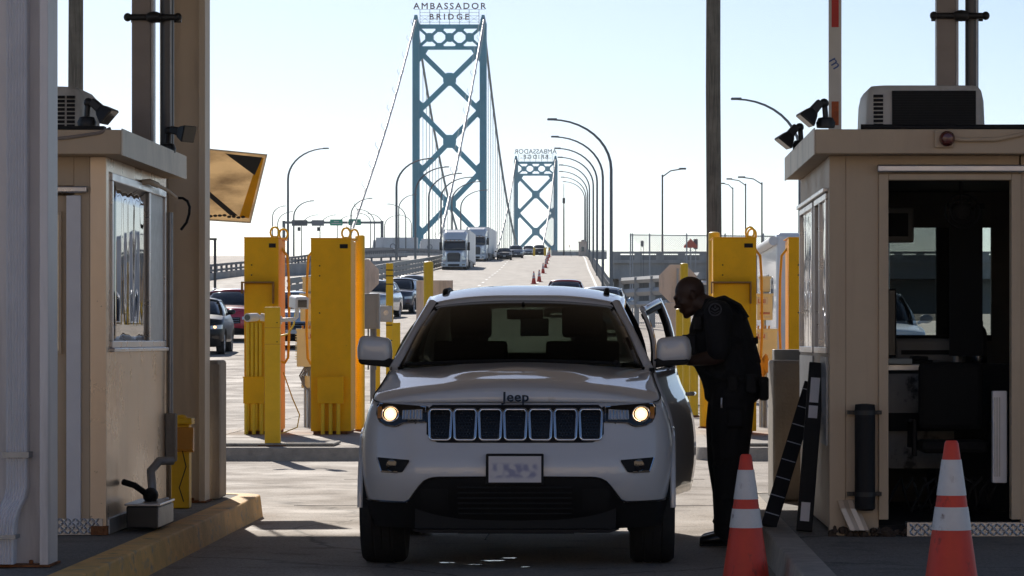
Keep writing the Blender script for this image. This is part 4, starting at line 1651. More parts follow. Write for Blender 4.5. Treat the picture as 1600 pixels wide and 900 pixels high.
def pipe_pair(label1, label2, xa, xb, y, z0, s=1):
    """square tan tube and a round dark pipe side by side, tied by a clamp"""
    t = thing('roof_tube', label1, 'pipe', (xa, y, z0))
    MB().box(-.072, .060, -.06, .06, 0, 5.19 - z0).build('shaft', M['tube_tan'], t, bevel=.01)
    MB().box(.062, .078, -.05, .05, 0, 5.18 - z0).build('edge_strip', M['galv'], t)
    mb = MB()
    d = xb - xa
    zc = 3.585 - z0
    for yy in (-.085, .085):
        mb.tube([(-.095, yy, zc), (d + .085, yy, zc)], .022, 8)
    mb.ellip((d * .52, -.09, zc), (.06, .05, .04), 12, 8)
    for x in (-.095, d + .085):
        mb.ellip((x, -.085, zc), (.028, .035, .03), 10, 6)
    mb.build('clamp', M['black_metal'], t, 50)
    p = thing('roof_pipe', label2, 'pipe', (xb, y, z0))
    MB().tube([(0, 0, 0), (0, 0, 5.19 - z0)], .046, 16).build('pipe', M['tube_dark'], p, 50)
    MB().tube([(.028, -.035, 0), (.028, -.035, 5.18 - z0)], .008, 6).build('cable', M['galv'], p, 50)


D_BACK = 2.91


def right_booth():
    bx, y0, y1, zb = 1.363, 19.7, 22.7, .17
    t = thing('inspection_booth', 'tan booth with an open dark doorway, right of the officer', 'booth', (bx, y0, zb))
    D, Wd, zt = y1 - y0, 2.3, 2.34
    X = lambda px: (px - VX) * y0 / F - bx
    mb = MB()
    mb.box(0, .10, 0, .10, 0, zt)
    mb.box(.002, .045, .101, D, .04, 1.12)
    mb.box(.002, .045, .101, D, 2.12, zt)
    mb.box(.002, .045, .101, .18, 1.121, 2.119)
    mb.box(.002, .045, 1.32, 1.50, 1.121, 2.119)
    mb.box(.002, .045, D - .08, D, 1.121, 2.119)
    mb.build('wall', M['tan'], t, bevel=.004)
    MB().box(Wd - .05, Wd, 0, D, 0, zt).build('wall', M['tan'], t, bevel=.004)
    ox0, ox1, oz = X(1388), X(1580), 2.19
    mb = MB()
    mb.box(.101, ox0 - .06, .006, .08, 0, zt)
    mb.box(ox0 - .06, ox1 + .05, .006, .08, oz + .04, zt)
    mb.box(ox1 + .06, Wd - .051, .006, .08, 0, zt)
    mb.build('front_wall', M['tan'], t, bevel=.003)
    mb = MB()
    mb.box(ox0 - .06, ox0, -.012, .09, .10, oz + .039)
    mb.box(ox1, ox1 + .06, -.012, .09, .10, oz + .039)
    mb.box(ox0 + .001, ox1 - .001, -.012, .09, oz, oz + .039)
    mb.build('door_frame', M['tan'], t, bevel=.004)
    MB().box(ox0 - .07, Wd, -.06, .004, oz + .045, oz + .092).build('drip_rail', M['alu'], t, bevel=.01)
    MB().box(-.10, Wd + .15, -.20, D + .02, zt + .001, 2.49).build('roof', M['tan'], t, bevel=.006)
    MB().box(-.109, -.101, -.20, D + .02, zt - .005, 2.497).build('fascia', M['fascia'], t)
    # rear wall with window
    rx0, rx1, rz0, rz1 = .50, 1.35, 1.24, 2.0
    mb = MB()
    mb.box(.046, rx0, D - .05, D, 0, zt)
    mb.box(rx1, Wd - .051, D - .05, D, 0, zt)
    mb.box(rx0 + .001, rx1 - .001, D - .05, D, 0, rz0)
    mb.box(rx0 + .001, rx1 - .001, D - .05, D, rz1, zt)
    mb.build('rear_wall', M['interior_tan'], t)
    mb = MB()
    mb.box(rx0 + .46, rx0 + .60, D - .07, D - .01, rz0, rz1)
    mb.box(rx0, rx1, D - .07, D - .051, rz0 - .04, rz0 - .001)
    mb.build('rear_window_frame', M['interior'], t)
    MB().box(rx0, rx0 + .459, D - .03, D - .024, rz0, rz1).build('rear_window', M['booth_clear'], t)
    MB().box(rx0 + .601, rx1, D - .03, D - .024, rz0, rz1).build('rear_window', M['booth_clear'], t)
    MB().box(rx0, rx0 + .459, D - .10, D - .097, rz0 + .10, rz1).build('roller_blind', M['blind'], t)
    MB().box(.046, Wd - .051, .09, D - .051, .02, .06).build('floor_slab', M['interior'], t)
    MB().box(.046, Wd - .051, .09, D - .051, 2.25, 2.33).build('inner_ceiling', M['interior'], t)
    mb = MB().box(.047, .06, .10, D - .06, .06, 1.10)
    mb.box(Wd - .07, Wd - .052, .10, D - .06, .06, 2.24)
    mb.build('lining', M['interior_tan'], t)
    # side windows with a sliding sash left open
    mb = MB()
    for ya, yb, za, zb_ in ((.18, 1.32, 1.121, 1.16), (.18, 1.32, 2.08, 2.119), (.18, .215, 1.16, 2.08), (1.285, 1.32, 1.16, 2.08),
                            (1.5, D - .08, 1.121, 1.16), (1.5, D - .08, 2.08, 2.119), (1.5, 1.535, 1.16, 2.08), (D - .115, D - .08, 1.16, 2.08), (.80, .84, 1.16, 2.08)):
        mb.box(-.012, .02, ya, yb, za, zb_)
    mb.box(-.03, .012, .15, D - .05, 2.125, 2.15)
    wf = mb.build('window_frame', M['alu'], t, bevel=.003)
    MB().box(.006, .012, .215, .80, 1.16, 2.08).build('window_pane', M['booth_side'], wf)
    MB().box(.006, .012, 1.535, D - .115, 1.16, 2.08).build('window_pane', M['booth_side'], wf)
    for ya, yb in ((.14, .72), (1.5, D - .1)):
        MB().box(-.010, .001, ya, yb, .55, 1.10).build('side_panel', M['galv'], t)
    # threshold plate, foot
    f = MB().box(ox0 + .11, ox1 + .12, -.06, .07, .0, .085).build('threshold_plate', M['alu'], t)
    mb = MB()
    tread(mb, ox0 + .12, ox1 + .11, .0, .085, -.06)
    mb.build('tread_bar', M['alu'], f)
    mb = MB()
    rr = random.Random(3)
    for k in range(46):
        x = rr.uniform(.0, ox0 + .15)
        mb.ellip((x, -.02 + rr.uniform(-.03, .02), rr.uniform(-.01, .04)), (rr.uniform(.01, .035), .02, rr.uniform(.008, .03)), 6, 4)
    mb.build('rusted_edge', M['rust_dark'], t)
    # downspout boot at the corner
    mb = MB()
    prof = [(.0, 0), (.03, -.012), (.06, 0), (.09, -.012), (.115, 0), (.115, .06), (0, .06)]
    mb.loft([[(x + sh, y - .055 + dy, z) for x, y in prof] for z, dy, sh in ((.22, .04, .05), (.17, .0, .065), (.04, -.05, .12))])
    mb.build('downspout_boot', M['tan_metal'], t)
    # cable along the roof edge
    MB().tube([(.18, -.17, 2.505), (.6, -.17, 2.503), (1.6, -.17, 2.505), (2.3, -.17, 2.515)], .018, 8).build('roof_conduit', M['black_plastic'], t, 50)
    # interior -------------------------------------------------------
    # counter, panels
    MB().box(.07, 1.10, 1.55, 2.6, 1.00, 1.045).build('counter', M['alu'], t, bevel=.006)
    mb = MB()
    mb.box(.30, .94, 1.60, 1.63, .35, .98)
    mb.build('scuffed_panel', M['inner_white'], t)
    MB().box(.30, 1.05, 1.55, 1.60, .60, .72).build('drawer', M['interior'], t)
    # loose things
    mon = thing('monitor', 'black computer screen seen edge-on at the left of the open doorway', 'monitor', (bx + .50, y0 + 1.7, zb + 1.045))
    MB().box(-.09, .065, -.02, .02, .05, .50).build('screen', M['screen'], mon, bevel=.01)
    MB().box(-.06, .06, -.08, .08, 0, .02).tube([(0, .03, .02), (0, .03, .15)], .02, 8).build('stand', M['screen'], mon)
    th = tag(MB().lathe([(.052, 0), (.055, .01), (.055, .20), (.045, .23), (.03, .25), (.03, .28), (.02, .29)], 18).build('thermos', M['thermos'], None, 40, loc=(bx + 1.14, y0 + 1.9, zb + 1.05)), 'brushed steel thermos on the counter in the dark booth', 'thermos')
    sh = thing('storage_shelf', 'dark shelf cabinet carrying the thermos inside the booth', 'shelf', (bx + 1.12, y0 + 1.8, zb + .06))
    MB().box(-.3, .35, -.1, .4, .0, .985).build('cabinet', M['interior'], sh, bevel=.01)
    pr = thing('printer', 'pale office printer standing on the counter behind the doorway', 'printer', (bx + .82, y0 + 2.1, zb + 1.046))
    MB().box(-.24, .24, -.15, .15, 0, .17).build('printer_body', M['grey_box'], pr, bevel=.02)
    MB().box(-.2, .2, -.156, -.150, .06, .09).build('paper_slot', M['black_plastic'], pr)
    rp = random.Random(8)
    for nm, lb, xx, w_, h_ in (('folder_stack', 'low stack of dark folders at the near edge of the counter', .38, .22, .06), ('telephone', 'black desk telephone on the counter beside the printer', .72, .16, .05)):
        tag(MB().box(-w_ / 2, w_ / 2, -.1, .1, 0, h_ * .5).box(-w_ / 2 + .02, w_ / 2 - .03, -.08, .09, h_ * .5 + .001, h_).build(nm, M['black_plastic'], None, bevel=.006, loc=(bx + xx, y0 + 1.68, zb + 1.046)), lb, nm.replace('_', ' ').split()[0])
    tag(MB().box(-.10, .10, -.14, .14, 0, .035).build('paper_stack', M['paper'], None, bevel=.003, loc=(bx + .55, y0 + 1.62, zb + 1.046)), 'pale stack of papers on the counter in front of the screen', 'papers')
    tag(MB().lathe([(.032, 0), (.034, .01), (.034, .13), (.014, .17), (.014, .20), (.001, .202)], 16).build('water_bottle', M['galv'], None, 40, loc=(bx + .96, y0 + 1.6, zb + 1.046)), 'small grey water bottle near the counter end in the dark booth', 'bottle')
    tag(MB().box(-.05, .05, 0, .01, 0, .15).build('wall_notice', M['inner_white'], None, loc=(bx + 1.16, y0 + D_BACK, zb + 1.62)), 'small pale notice pinned beside the rear window of the dark booth', 'notice')
    ch = thing('office_chair', 'dark swivel chair inside the booth, seen through the doorway', 'chair', (bx + .86, y0 + .95, zb + .06))
    MB().box(-.22, .22, -.2, .2, .42, .50).build('seat', M['interior'], ch, bevel=.03)
    MB().box(-.2, .22, .17, .24, .56, 1.0).build('backrest', M['interior'], ch, bevel=.04)
    mb = MB().tube([(0, 0, .1), (0, 0, .42)], .03, 8)
    for k in range(5):
        a = 2 * PI * k / 5 + .3
        mb.tube([(0, 0, .1), (.26 * math.cos(a), .26 * math.sin(a), .05)], .022, 6)
    mb.build('base', M['black_plastic'], ch)
    mb = MB()
    for sx in (-.26, .26):
        mb.tube([(sx, -.15, .40), (sx, -.15, .62), (sx, .12, .62), (sx, .16, .45)], .018, 6)
    mb.build('armrest', M['black_plastic'], ch)
    he = thing('wall_heater', 'narrow white ribbed heater panel upright inside the doorway', 'heater', (X(1566) + bx, y0 + .10, zb + .32))
    MB().box(-.047, .043, 0, .06, 0, .57).build('panel', M['white_trim'], he, bevel=.006)
    mb = MB()
    for x in frange(-.035, -.005, 3):
        mb.box(x - .004, x + .004, -.004, .0, .04, .53)
    mb.build('rib', M['galv'], he)
    cb = MB()
    for k in range(5):
        pts = [(bx + .36 + .12 * k + .03 * math.sin(j * 1.3 + k), y0 + .35 + .05 * k, zb + .12 + .22 * abs(math.sin(j * .8 + k * .7))) for j in range(9)]
        cb.tube([(p[0] + j * .05, p[1], p[2]) for j, p in enumerate(pts)], .010, 6)
    tag(cb.build('cable_bundle', M['black_plastic'], None, 50), 'tangle of black cables on the booth floor behind the threshold', 'cables')
    mon2 = thing('wall_box', 'grey control box hanging high on the booth rear wall', 'control box', (bx + .62, y0 + 2.4, zb + 2.0))
    MB().box(-.13, .13, 0, .15, -.12, .12).build('case', M['grey_box'], mon2, bevel=.01)
    MB().box(-.07, .09, -.008, .0, -.08, .08).build('dial_face', M['black_plastic'], mon2)
    fan = thing('wall_fan', 'small black fan hanging at the top right of the doorway', 'fan', (X(1520) + bx, y0 + .6, zb + 2.02))
    mb = MB()
    for r_ in (.05, .08, .11):
        mb.tube([(r_ * math.cos(a), -.02, r_ * math.sin(a)) for a in frange(0, 2 * PI * 19 / 20, 20)], .006, 5, closed=True)
    for k in range(12):
        a = 2 * PI * k / 12
        mb.tube([(0, -.03, 0), (.11 * math.cos(a), -.02, .11 * math.sin(a))], .003, 4)
    mb.build('guard', M['black_plastic'], fan)
    MB().lathe([(.05, 0), (.05, .08), (.02, .1)], 12, axis='y').tube([(0, .05, 0), (0, .05, .24)], .012, 6).build('motor', M['black_plastic'], fan)
    bl = thing('dark_blind', 'tall black blind hanging in the right half of the booth', 'blind', (X(1552) + bx, y0 + 1.5, zb + 1.1))
    MB().box(-.11, .11, 0, .012, 0, .98).build('cloth', M['interior'], bl)
    MB().tube([(-.12, 0, .99), (.12, 0, .99)], .02, 8).build('roller', M['black_plastic'], bl)
    # outside
    floodlight('black floodlight above the front corner of the booth with the open doorway', (bx - .03, y0 - .10, 2.675), R(-82), R(50))
    floodlight('black floodlight further back on the eaves edge, next to the curved street lamp', (bx - .06, 21.6, 2.66), R(-80), R(52))
    MB_ = roof_ac('white air conditioner with a broad black coil grille on the booth roof', (bx + .66, 20.75, 2.665), .76, .8, .335, True)
    rl = thing('warning_lamp', 'round dull red warning lamp on the booth eaves', 'lamp', (bx + .70, y0 - .205, 2.60))
    MB().box(-.075, .04, -.02, .0, -.055, .05).build('backbox', M['tan'], rl, bevel=.008)
    MB().lathe([(.048, -.02), (.046, -.05), (.03, -.07), (.005, -.075)], 18, axis='y').build('lens', M['red_lamp'], rl, 40)
    MB().tube([(.045, -.012, 0), (.10, -.012, -.005), (.3, -.012, -.004), (.42, -.012, .02), (.55, -.012, .05)], .014, 8).build('conduit', M['tan'], rl, 50)
    tb = thing('wall_canister', 'black cylinder strapped upright to the booth front wall', 'canister', (X(1350) + bx, y0 - .075, zb + .16))
    MB().lathe([(.05, 0), (.063, .012), (.063, .62), (.06, .65), (.02, .655)], 24).build('tube', M['black_plastic'], tb, 40)
    for z in (.10, .60):
        mb = MB().lathe([(.066, z - .014), (.066, z + .014)], 24, cap=False)
        mb.box(-.105, -.06, .03, .07, z - .012, z + .012)
        mb.box(.06, .105, .03, .07, z - .012, z + .012)
        mb.build('strap', M['black_metal'], tb)
    # leaning bars
    for (xb, yb, xt, yt, L_, lab, seg) in ((.985 + .05, 20.62, 1.335, 20.95, 1.02, 'black segmented bar leaning on the booth with its foot on the kerb', True), (1.235, 20.15, 1.33, 20.35, 1.08, 'black bar with white stickers leaning upright against the booth corner', False)):
        b = thing('leaning_bar', lab, 'bar', (xb, yb, .172))
        v = Vector((xt - xb, yt - yb, 0))
        zz = math.sqrt(L_ ** 2 - v.length ** 2)
        axis = Vector((v.x, v.y, zz)).normalized()
        e1 = Vector((1, 0, 0))
        e1 = (e1 - axis * e1.dot(axis)).normalized()
        e2 = axis.cross(e1)
        Mx = Matrix(((e1.x, e2.x, axis.x, 0), (e1.y, e2.y, axis.y, 0), (e1.z, e2.z, axis.z, 0), (0, 0, 0, 1)))
        q = MB().box(-.05, .05, -.022, .022, 0, L_)
        q.xf(Mx)
        q.build('bar', M['black_plastic'], b, bevel=.004)
        q = MB()
        if seg:
            for z in frange(.08, L_ - .06, 8):
                q.box(-.046, .046, -.0245, -.0225, z, z + .006)
            q.xf(Mx)
            q.build('segment_clip', M['galv'], b)
        else:
            for z0, z1 in ((L_ - .26, L_ - .10), (L_ - .36, L_ - .28), (.06, .18)):
                MB().box(-.032, .025, -.0245, -.0225, z0, z1).xf(Mx).build('sticker', M['white_trim'], b)


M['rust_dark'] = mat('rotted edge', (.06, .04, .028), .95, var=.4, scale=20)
M['blind'] = glass('mesh blind', (.5, .5, .5), -.03, .5)
M['lamp_glass'] = mat('dim lamp glass', (.10, .085, .065), .2, var=.1)
left_booth()
right_booth()
pipe_pair('square tan tube rising from the booth roof, beside a dark pipe and beige column', 'dark round pipe between the square tube and the beige column', -3.195, -3.03, 22.0, 2.66)
pipe_pair('square tan tube rising behind the roof air conditioner', 'dark round pipe beside the tube, behind the air conditioner', 2.316, 2.49, 21.9, 2.66)

# barrier arm standing upright behind the booth
g = thing('barrier_gate', 'raised white barrier arm with red reflective bands behind the booth', 'barrier', (1.667, 23.5, .17))
MB().box(-.06, .30, .03, .45, 0, 1.05).build('cabinet', M['yellow'], g, bevel=.02)
MB().box(-.047, .047, -.015, .015, .75, 4.82).build('arm', M['white_plastic'], g, bevel=.004)
for z0, z1, m_ in ((3.50, 4.05, 'red_tape'), (2.78, 2.955, 'orange_tape'), (1.6, 2.0, 'red_tape')):
    MB().box(-.026, .026, -.0185, -.0155, z0, z1).build('reflective_band', M[m_], g)
tx = text_mb('m', .11, .002)
tx.xf(Matrix.Rotation(R(90), 4, 'Y') @ Matrix.Shear('XZ', 4, (.25, 0)) if False else Matrix.Rotation(R(60), 4, 'Y'))
tx.build('arm_mark', M['blue_mark'], g, loc=(-.028, -.018, 3.22))

# blocks, bollard beside the booths
for lab, x0, x1 in (('concrete block standing in front of the beige column, left lane edge', -3.06, -2.935), ('concrete block behind the leaning bars, right lane edge', 1.235, 1.75)):
    b = thing('concrete_block', lab, 'barrier', ((x0 + x1) / 2, 24.1 if x0 < 0 else 23.95, .17))
    w = (x1 - x0) / 2
    mb = MB().box(-w, w, 0, .52 if x0 < 0 else .75, 0, 1.05)
    mb.build('block', M['concrete'], b, bevel=.02)
    if x0 > 0:
        MB().box(-w + .05, w, .8, 1.1, .9, 1.13).build('cap_plate', M['grey_box'], b, bevel=.005)
    else:
        MB().box(w * .1, w + .012, -.018, -.001, .01, 1.02).build('ribbed_edge', M['concrete'], b, bevel=.006)
yb = thing('button_post', 'squat yellow post with an amber hinged box, beside the beige column', 'post', (-3.06, 22.95, .17))
MB().box(-.065, .065, -.065, .065, 0, .60).build('post', M['yellow_matt'], yb, bevel=.008)
MB().box(-.085, .085, -.085, .085, .60, .645).lathe([(.05, .645), (.03, .665), (.01, .67)], 12).build('cap', M['yellow_matt'], yb, bevel=.006)
q = MB().prism([(-.09, .42), (.0, .40), (.0, .58), (-.05, .58)], -.06, .06, 'x')
q.xf(Matrix.Translation((.04, -.05, 0)))
q.build('amber_box', M['amber'], yb, bevel=.005)
MB().tube([(.02, -.10, .42), (.05, -.12, .3), (.0, -.11, .15), (.03, -.1, .05)], .004, 5).build('cord', M['black_plastic'], yb)

# hanging striped panel behind the beige column
sp = thing('hanging_panel', 'tilted beige panel with a yellow and black striped edge, jutting past the beige column', 'panel', (-3.0, 28.6, 2.35))
def qp(px, py, Y=28.6):
    v = at(px, py, Y)
    return (v.x + 3.0, v.z - 2.35)
poly = [qp(300, 231), qp(417, 242), qp(391, 348), qp(300, 342)]
v0, v1 = qp(309, 250), qp(302, 250)
MB().tube([(v0[0], .03, v0[1] - .3), (v0[0], .03, 5.195 - 2.35)], .02, 8).build('hanger', M['galv'], sp)
MB().prism(poly, 0, .012, 'y').build('panel', M['panel_beige'], sp, bevel=.004)
MB().prism([qp(404, 247), qp(412.5, 246.5), qp(389, 341), qp(374, 339)], -.004, -.001, 'y').build('yellow_stripe', M['stripe_yellow'], sp)
MB().prism([qp(352, 240), qp(410, 246), qp(398, 274)], -.006, -.0045, 'y').build('black_stripe', M['stripe_black'], sp)
MB().prism([qp(306, 290), qp(312, 286), qp(372, 337), qp(360, 337)], -.0055, -.0042, 'y').build('black_stripe', M['stripe_black'], sp)
mb = MB()
rr = random.Random(6)
for k in range(9):
    v = qp(lerp(322, 380, k / 8), lerp(338, 341, k / 8) + rr.uniform(-3, 0))
    mb.ellip((v[0], -.01, v[1]), (.02, .01, .012), 6, 4)
mb.build('torn_edge', M['stripe_black'], sp)
mb = MB()
pp = [(p[0], -.008, p[1]) for p in poly]
mb.tube([pp[0], pp[1], pp[2], pp[3]], .009, 5)
mb.build('edge_trim', M['fascia'], sp)


# cones in the lane
def cone_proto(h=.71):
    t = thing('traffic_cone', 'orange cone', 'traffic cone', (0, 0, 0))
    k = h / .71
    def r_(z):
        return lerp(.135, .030, z / .71)
    MB().box(-.18 * k, .18 * k, -.18 * k, .18 * k, 0, .03 * k).build('base', M['orange'], t, bevel=.01)
    mb = MB().lathe([(r_(z) * k, z * k) for z in (.03, .10, .25, .40, .55, .66, .70)] + [(.024 * k, .712 * k), (.018 * k, .70 * k)], 28)
    mb.build('body', M['orange'], t, 40)
    for z0, z1 in ((.475, .63), (.325, .425)):
        MB().lathe([((r_(z0) + .0025) * k, z0 * k), ((r_(z1) + .0025) * k, z1 * k)], 28, cap=False).build('reflective_collar', M['reflective'], t, 40)
    return t


cone = cone_proto()
cone.location = (.763, 17.7, 0)
cone['label'] = 'scuffed orange and white cone on the lane in front of the officer'
c2 = copy_thing(cone, (1.567, 14.6, .17), .5, 'orange and white cone standing before the dark booth doorway')
c2.scale = (1.02, 1.02, 1.05)
cone.scale = (1.03, 1.03, 1.045)

# ------------------------------------------------------------------ scanner pillars between the lanes
def pillar(label, loc, w, d, h, hood=False, box_x=0.0, box_w=.26, hose=1, group='yellow scanner pillars between the lanes', pipe_x=None):
    t = thing('scanner_pillar', label, 'scanner pillar', loc, 0, group)
    mb = MB().box(-w / 2, w / 2, 0, d * .42, .04, h)
    mb.box(-w / 2 + .02, w / 2 - .03, d * .42 + .001, d, .04, h - .01)
    mb.build('housing', M['yellow'], t, bevel=.006)
    mb = MB().box(-w / 2 - .006, w / 2 + .006, -.008, d + .006, h, h + .012)
    mb.build('lid', M['yellow'], t, bevel=.003)
    MB().box(-w / 2 + .03, w / 2 - .05, .02, d, 0, .04).build('plinth', M['rust'], t)
    for dx, dy in ((w * .36, .12), (w * .46, d * .7)):
        q = MB().tube([(dx + .055 * math.cos(a), dy, h + .075 + .07 * math.sin(a)) for a in frange(0, 2 * PI * 15 / 16, 16)], .014, 7, closed=True)
        q.tube([(dx, dy, h + .01), (dx, dy, h + .03)], .02, 8)
        q.build('lifting_eye', M['yellow_matt'], t, 50)
    q = MB().box(w * .22, w * .42, -.004, .01, h - .125, h - .07)
    q.build('handle_slot', M['black_plastic'], t, bevel=.003)
    q = MB()
    for z in (h - .35, h - .48, h * .62):
        q.lathe([(.010, -.006), (.006, -.010), (.001, -.011)], 8, (-w * .28, 0, z), 'y')
    q.build('bolt', M['black_plastic'], t)
    if hood:
        z1 = h - .60
        q = MB().box(-w / 2 - .03, w * .38, -.12, -.001, z1 + .015, z1 + .035)
        q.box(-w / 2 - .03, -w / 2 - .012, -.12, -.001, z1 - .12, z1 + .014)
        q.box(w * .38 - .018, w * .38, -.12, -.001, z1 - .25, z1 + .014)
        q.build('hood', M['hood_shade'], t, bevel=.004)
        MB().box(-w / 2 + .005, w * .34, -.022, -.001, z1 - .50, z1 + .005).build('door_panel', M['yellow'], t, bevel=.005)
        q = MB()
        for k in range(4):
            x = lerp(-w * .38, -w * .02, k / 3)
            q.tube([(x, -.03, z1 - .50), (x, -.03, .06)], .024, 10)
        q.build('conduit', M['yellow_matt'], t, 50)
    bz = .40
    MB().box(box_x - box_w / 2, box_x + box_w / 2, -.085, -.001, bz, bz + .34).build('junction_box', M['yellow'], t, bevel=.006)
    MB().box(box_x - box_w / 2 - .008, box_x + box_w / 2 + .008, -.093, -.001, bz + .335, bz + .35).build('box_lid', M['yellow'], t, bevel=.003)
    q = MB()
    for k in range(3):
        x = box_x + (k - 1) * .10
        q.tube([(x, -.05, bz), (x, -.05, .0)], .026, 10)
    q.build('conduit', M['yellow_matt'], t, 50)
    sg = hose
    x = sg * (w / 2 + .02)
    MB().tube([(sg * (w / 2 - .02), d * .4, h - .10), (x + sg * .05, d * .38, h - .22), (x + sg * .07, d * .38, h - .55), (x + sg * .075, d * .38, h - 1.2)] +
              [(x + sg * .06, d * .38, h - 1.55), (x + sg * .02, d * .36, h - 1.62), (sg * (w / 2 - .01), d * .34, h - 1.60)], .017, 8).build('hose', M['hose_yellow'], t, 50)
    return t


M['hood_shade'] = mat('shade brown hood', (.26, .13, .03), .6, var=.2)  # the brown puts the dark shade under the hood lip into its colour
z0 = .15
pillar('yellow scanner pillar with a hooded panel, behind the camera post', (-4.485, 41.4, z0), .445, 1.15, 2.54, True, -.09, .27)
pillar('plain yellow scanner pillar with a low junction box, left of the white car', (-3.585, 41.4, z0), .52, 1.1, 2.53, False, .0, .34, -1)
pillar('yellow scanner pillar with a hooded panel, behind the officer', (1.64, 41.4, z0), .56, 1.15, 2.54, True, .05, .27)
pillar('yellow scanner pillar partly hidden by the booth with the open doorway', (2.62, 41.4, z0), .56, 1.2, 2.54, False, .0, .34, -1)


def loose_cable(label, pts, m_):
    tag(MB().tube(pts, .008, 6).build('cable', M[m_], None, 50), label, 'cable')


loose_cable('thin yellow cable looping down beside the hooded pillar and camera post', [(-4.22, 41.6, .95), (-4.1, 41.55, .62), (-4.0, 41.5, .40), (-4.02, 41.4, .24), (-4.2, 41.3, .17), (-4.4, 41.2, .16)], 'hose_yellow')


def pipe_bollard(label, px_c, y_top, Y, r_, group=None, base=None, m_='yellow_matt'):
    X = (px_c - VX) * Y / F
    zb = gz(Y) + (.15 if base is None else base)
    zt = H - (y_top - VY) * Y / F
    t = thing('bollard', label, 'bollard', (X, Y, zb), 0, group)
    h = zt - zb
    MB().lathe([(r_, -.02), (r_, h - r_ * .45), (r_ * .92, h - r_ * .2), (r_ * .6, h - r_ * .04), (.005, h)], 22).build('sleeve', M[m_], t, 40)
    MB().lathe([(r_ + .02, -.02), (r_ + .02, .01), (r_, .02)], 22, cap=False).build('collar', M['rust'], t)
    return t


pipe_bollard('tall round yellow bollard standing against the plain pillar beside the white car', 562.5, 367, 43.0, .065)
pipe_bollard('tall round yellow bollard standing left of the pillar behind the officer', 1116, 362, 43.2, .078)
pipe_bollard('short stout yellow bollard in front of a beige panel, beyond the white car roof', 669.5, 408, 62, .095, base=0.0)


# camera post with its two cameras
cpst = thing('camera_post', 'square yellow post at the kerb edge carrying two white cameras', 'post', (-3.86, 36.85, .15))
MB().box(-.088, .088, -.06, .06, .012, 1.60).build('post', M['yellow_matt'], cpst, bevel=.006)
MB().box(-.16, .16, -.10, .10, .0, .012).build('foot_plate', M['rust'], cpst)
q = MB()
for z in (1.36, 1.17):
    q.box(-.0885, .0885, -.0625, .0625, z, z + .005)
q.build('post_band', M['amber'], cpst)
q = MB()
for z in (1.42, 1.20):
    q.lathe([(.007, -.062), (.004, -.067)], 8, (.055, 0, z), 'y')
q.build('bolt', M['black_plastic'], cpst)
cm = thing('security_camera', 'white bullet camera on the left side of the yellow post, pointing at the lane', 'camera', (-3.95, 36.85, 1.63))
MB().tube([(0, 0, 0), (-.05, 0, .005)], .045, 12).build('mount', M['white_plastic'], cm, 50)
MB().tube([(-.05, 0, .005), (-.11, -.02, .005)], .025, 10).build('arm', M['white_plastic'], cm, 50)
q = MB().tube([(-.10, .03, .006), (-.16, -.10, .0), (-.185, -.155, -.002)], [.046, .048, .05], 16)
q.build('camera_body', M['white_plastic'], cm, 40)
MB().tube([(-.186, -.157, -.002), (-.189, -.163, -.002)], .036, 16).build('lens', M['black_gloss'], cm, 40)
cm = thing('security_camera', 'white boxy camera raised on an arm at the right side of the yellow post', 'camera', (-3.77, 36.85, 1.60))
q = MB().tube([(0, 0, .0), (.16, -.01, .01), (.19, -.01, .04), (.19, -.01, .13)], .024, 10)
q.tube([(0, 0, 0), (.012, 0, 0)], .05, 12)
q.build('arm', M['white_plastic'], cm, 50)
hd = MB()
rings = []
for d, w, h in ((-.24, .065, .06), (-.22, .078, .07), (.12, .078, .07), (.14, .06, .055)):
    rings.append([(w * sx, d, h * sz) for sx, sz in ((1, .75), (.7, 1.0), (-.7, 1.0), (-1, .75), (-1, -1), (1, -1))])
hd.loft(rings)
Mx = Matrix.Translation((.20, -.02, .21)) @ Matrix.Rotation(R(18), 4, 'Z') @ Matrix.Rotation(R(4), 4, 'X')
hd.xf(Mx)
hb = hd.build('camera_housing', M['white_plastic'], cm, bevel=.008)
q = MB().box(-.052, .052, -.2445, -.2405, -.05, .035)
q.xf(Mx)
q.build('lens', M['black_gloss'], hb)
MB().tube([(.17, .02, .10), (.15, .03, -.05), (.08, .04, -.16), (.0, .06, -.18)], .011, 7).build('cable', M['hose_yellow'], cm, 50)


# instrument boxes between the pillars
def inst_box(label, px0, px1, y0_, y1_, Y, text=True, m_='box_cream', depth=.28, fins=False, danger=False, tx_u=.55):
    a, b = at(px0, y1_, Y), at(px1, y0_, Y)
    w, h = b.x - a.x, b.z - a.z
    t = thing('instrument_box', label, 'equipment box', ((a.x + b.x) / 2, Y, a.z))
    MB().box(-w / 2, w / 2, 0, depth, 0, h).build('case', M[m_], t, bevel=.012)
    MB().box(-w / 2 - .01, w / 2 + .01, -.012, depth, h - .03, h + .004).build('lid', M[m_], t, bevel=.005)
    if text:
        cx = w * (tx_u - .5)
        MB().box(cx - .085, cx + .085, -.0035, -.001, h - .15, h - .05).build('label_plate', M['label_white'], t)
        q = text_mb('LBI', .085, .002)
        q.build('lettering', M['red_text'], t, loc=(cx, -.006, h - .13))
    if danger:
        MB().box(-w * .32, w * .3, -.004, -.001, h * .22, h * .30).build('danger_plate', M['red_text'], t)
        q = text_mb('DANGER', .032, .002)
        q.build('danger_lettering', M['label_white'], t, loc=(-w * .01, -.007, h * .235))
        MB().box(-w * .4, w * .36, -.003, -.001, h * .08, h * .16).build('notice', M['label_white'], t)
    if fins:
        q = MB()
        for z in frange(.1, h - .08, 11):
            q.box(-w / 2 - .022, -w / 2 - .001, .03, .2, z, z + .014)
        q.build('cooling_fin', M[m_], t)
    return t


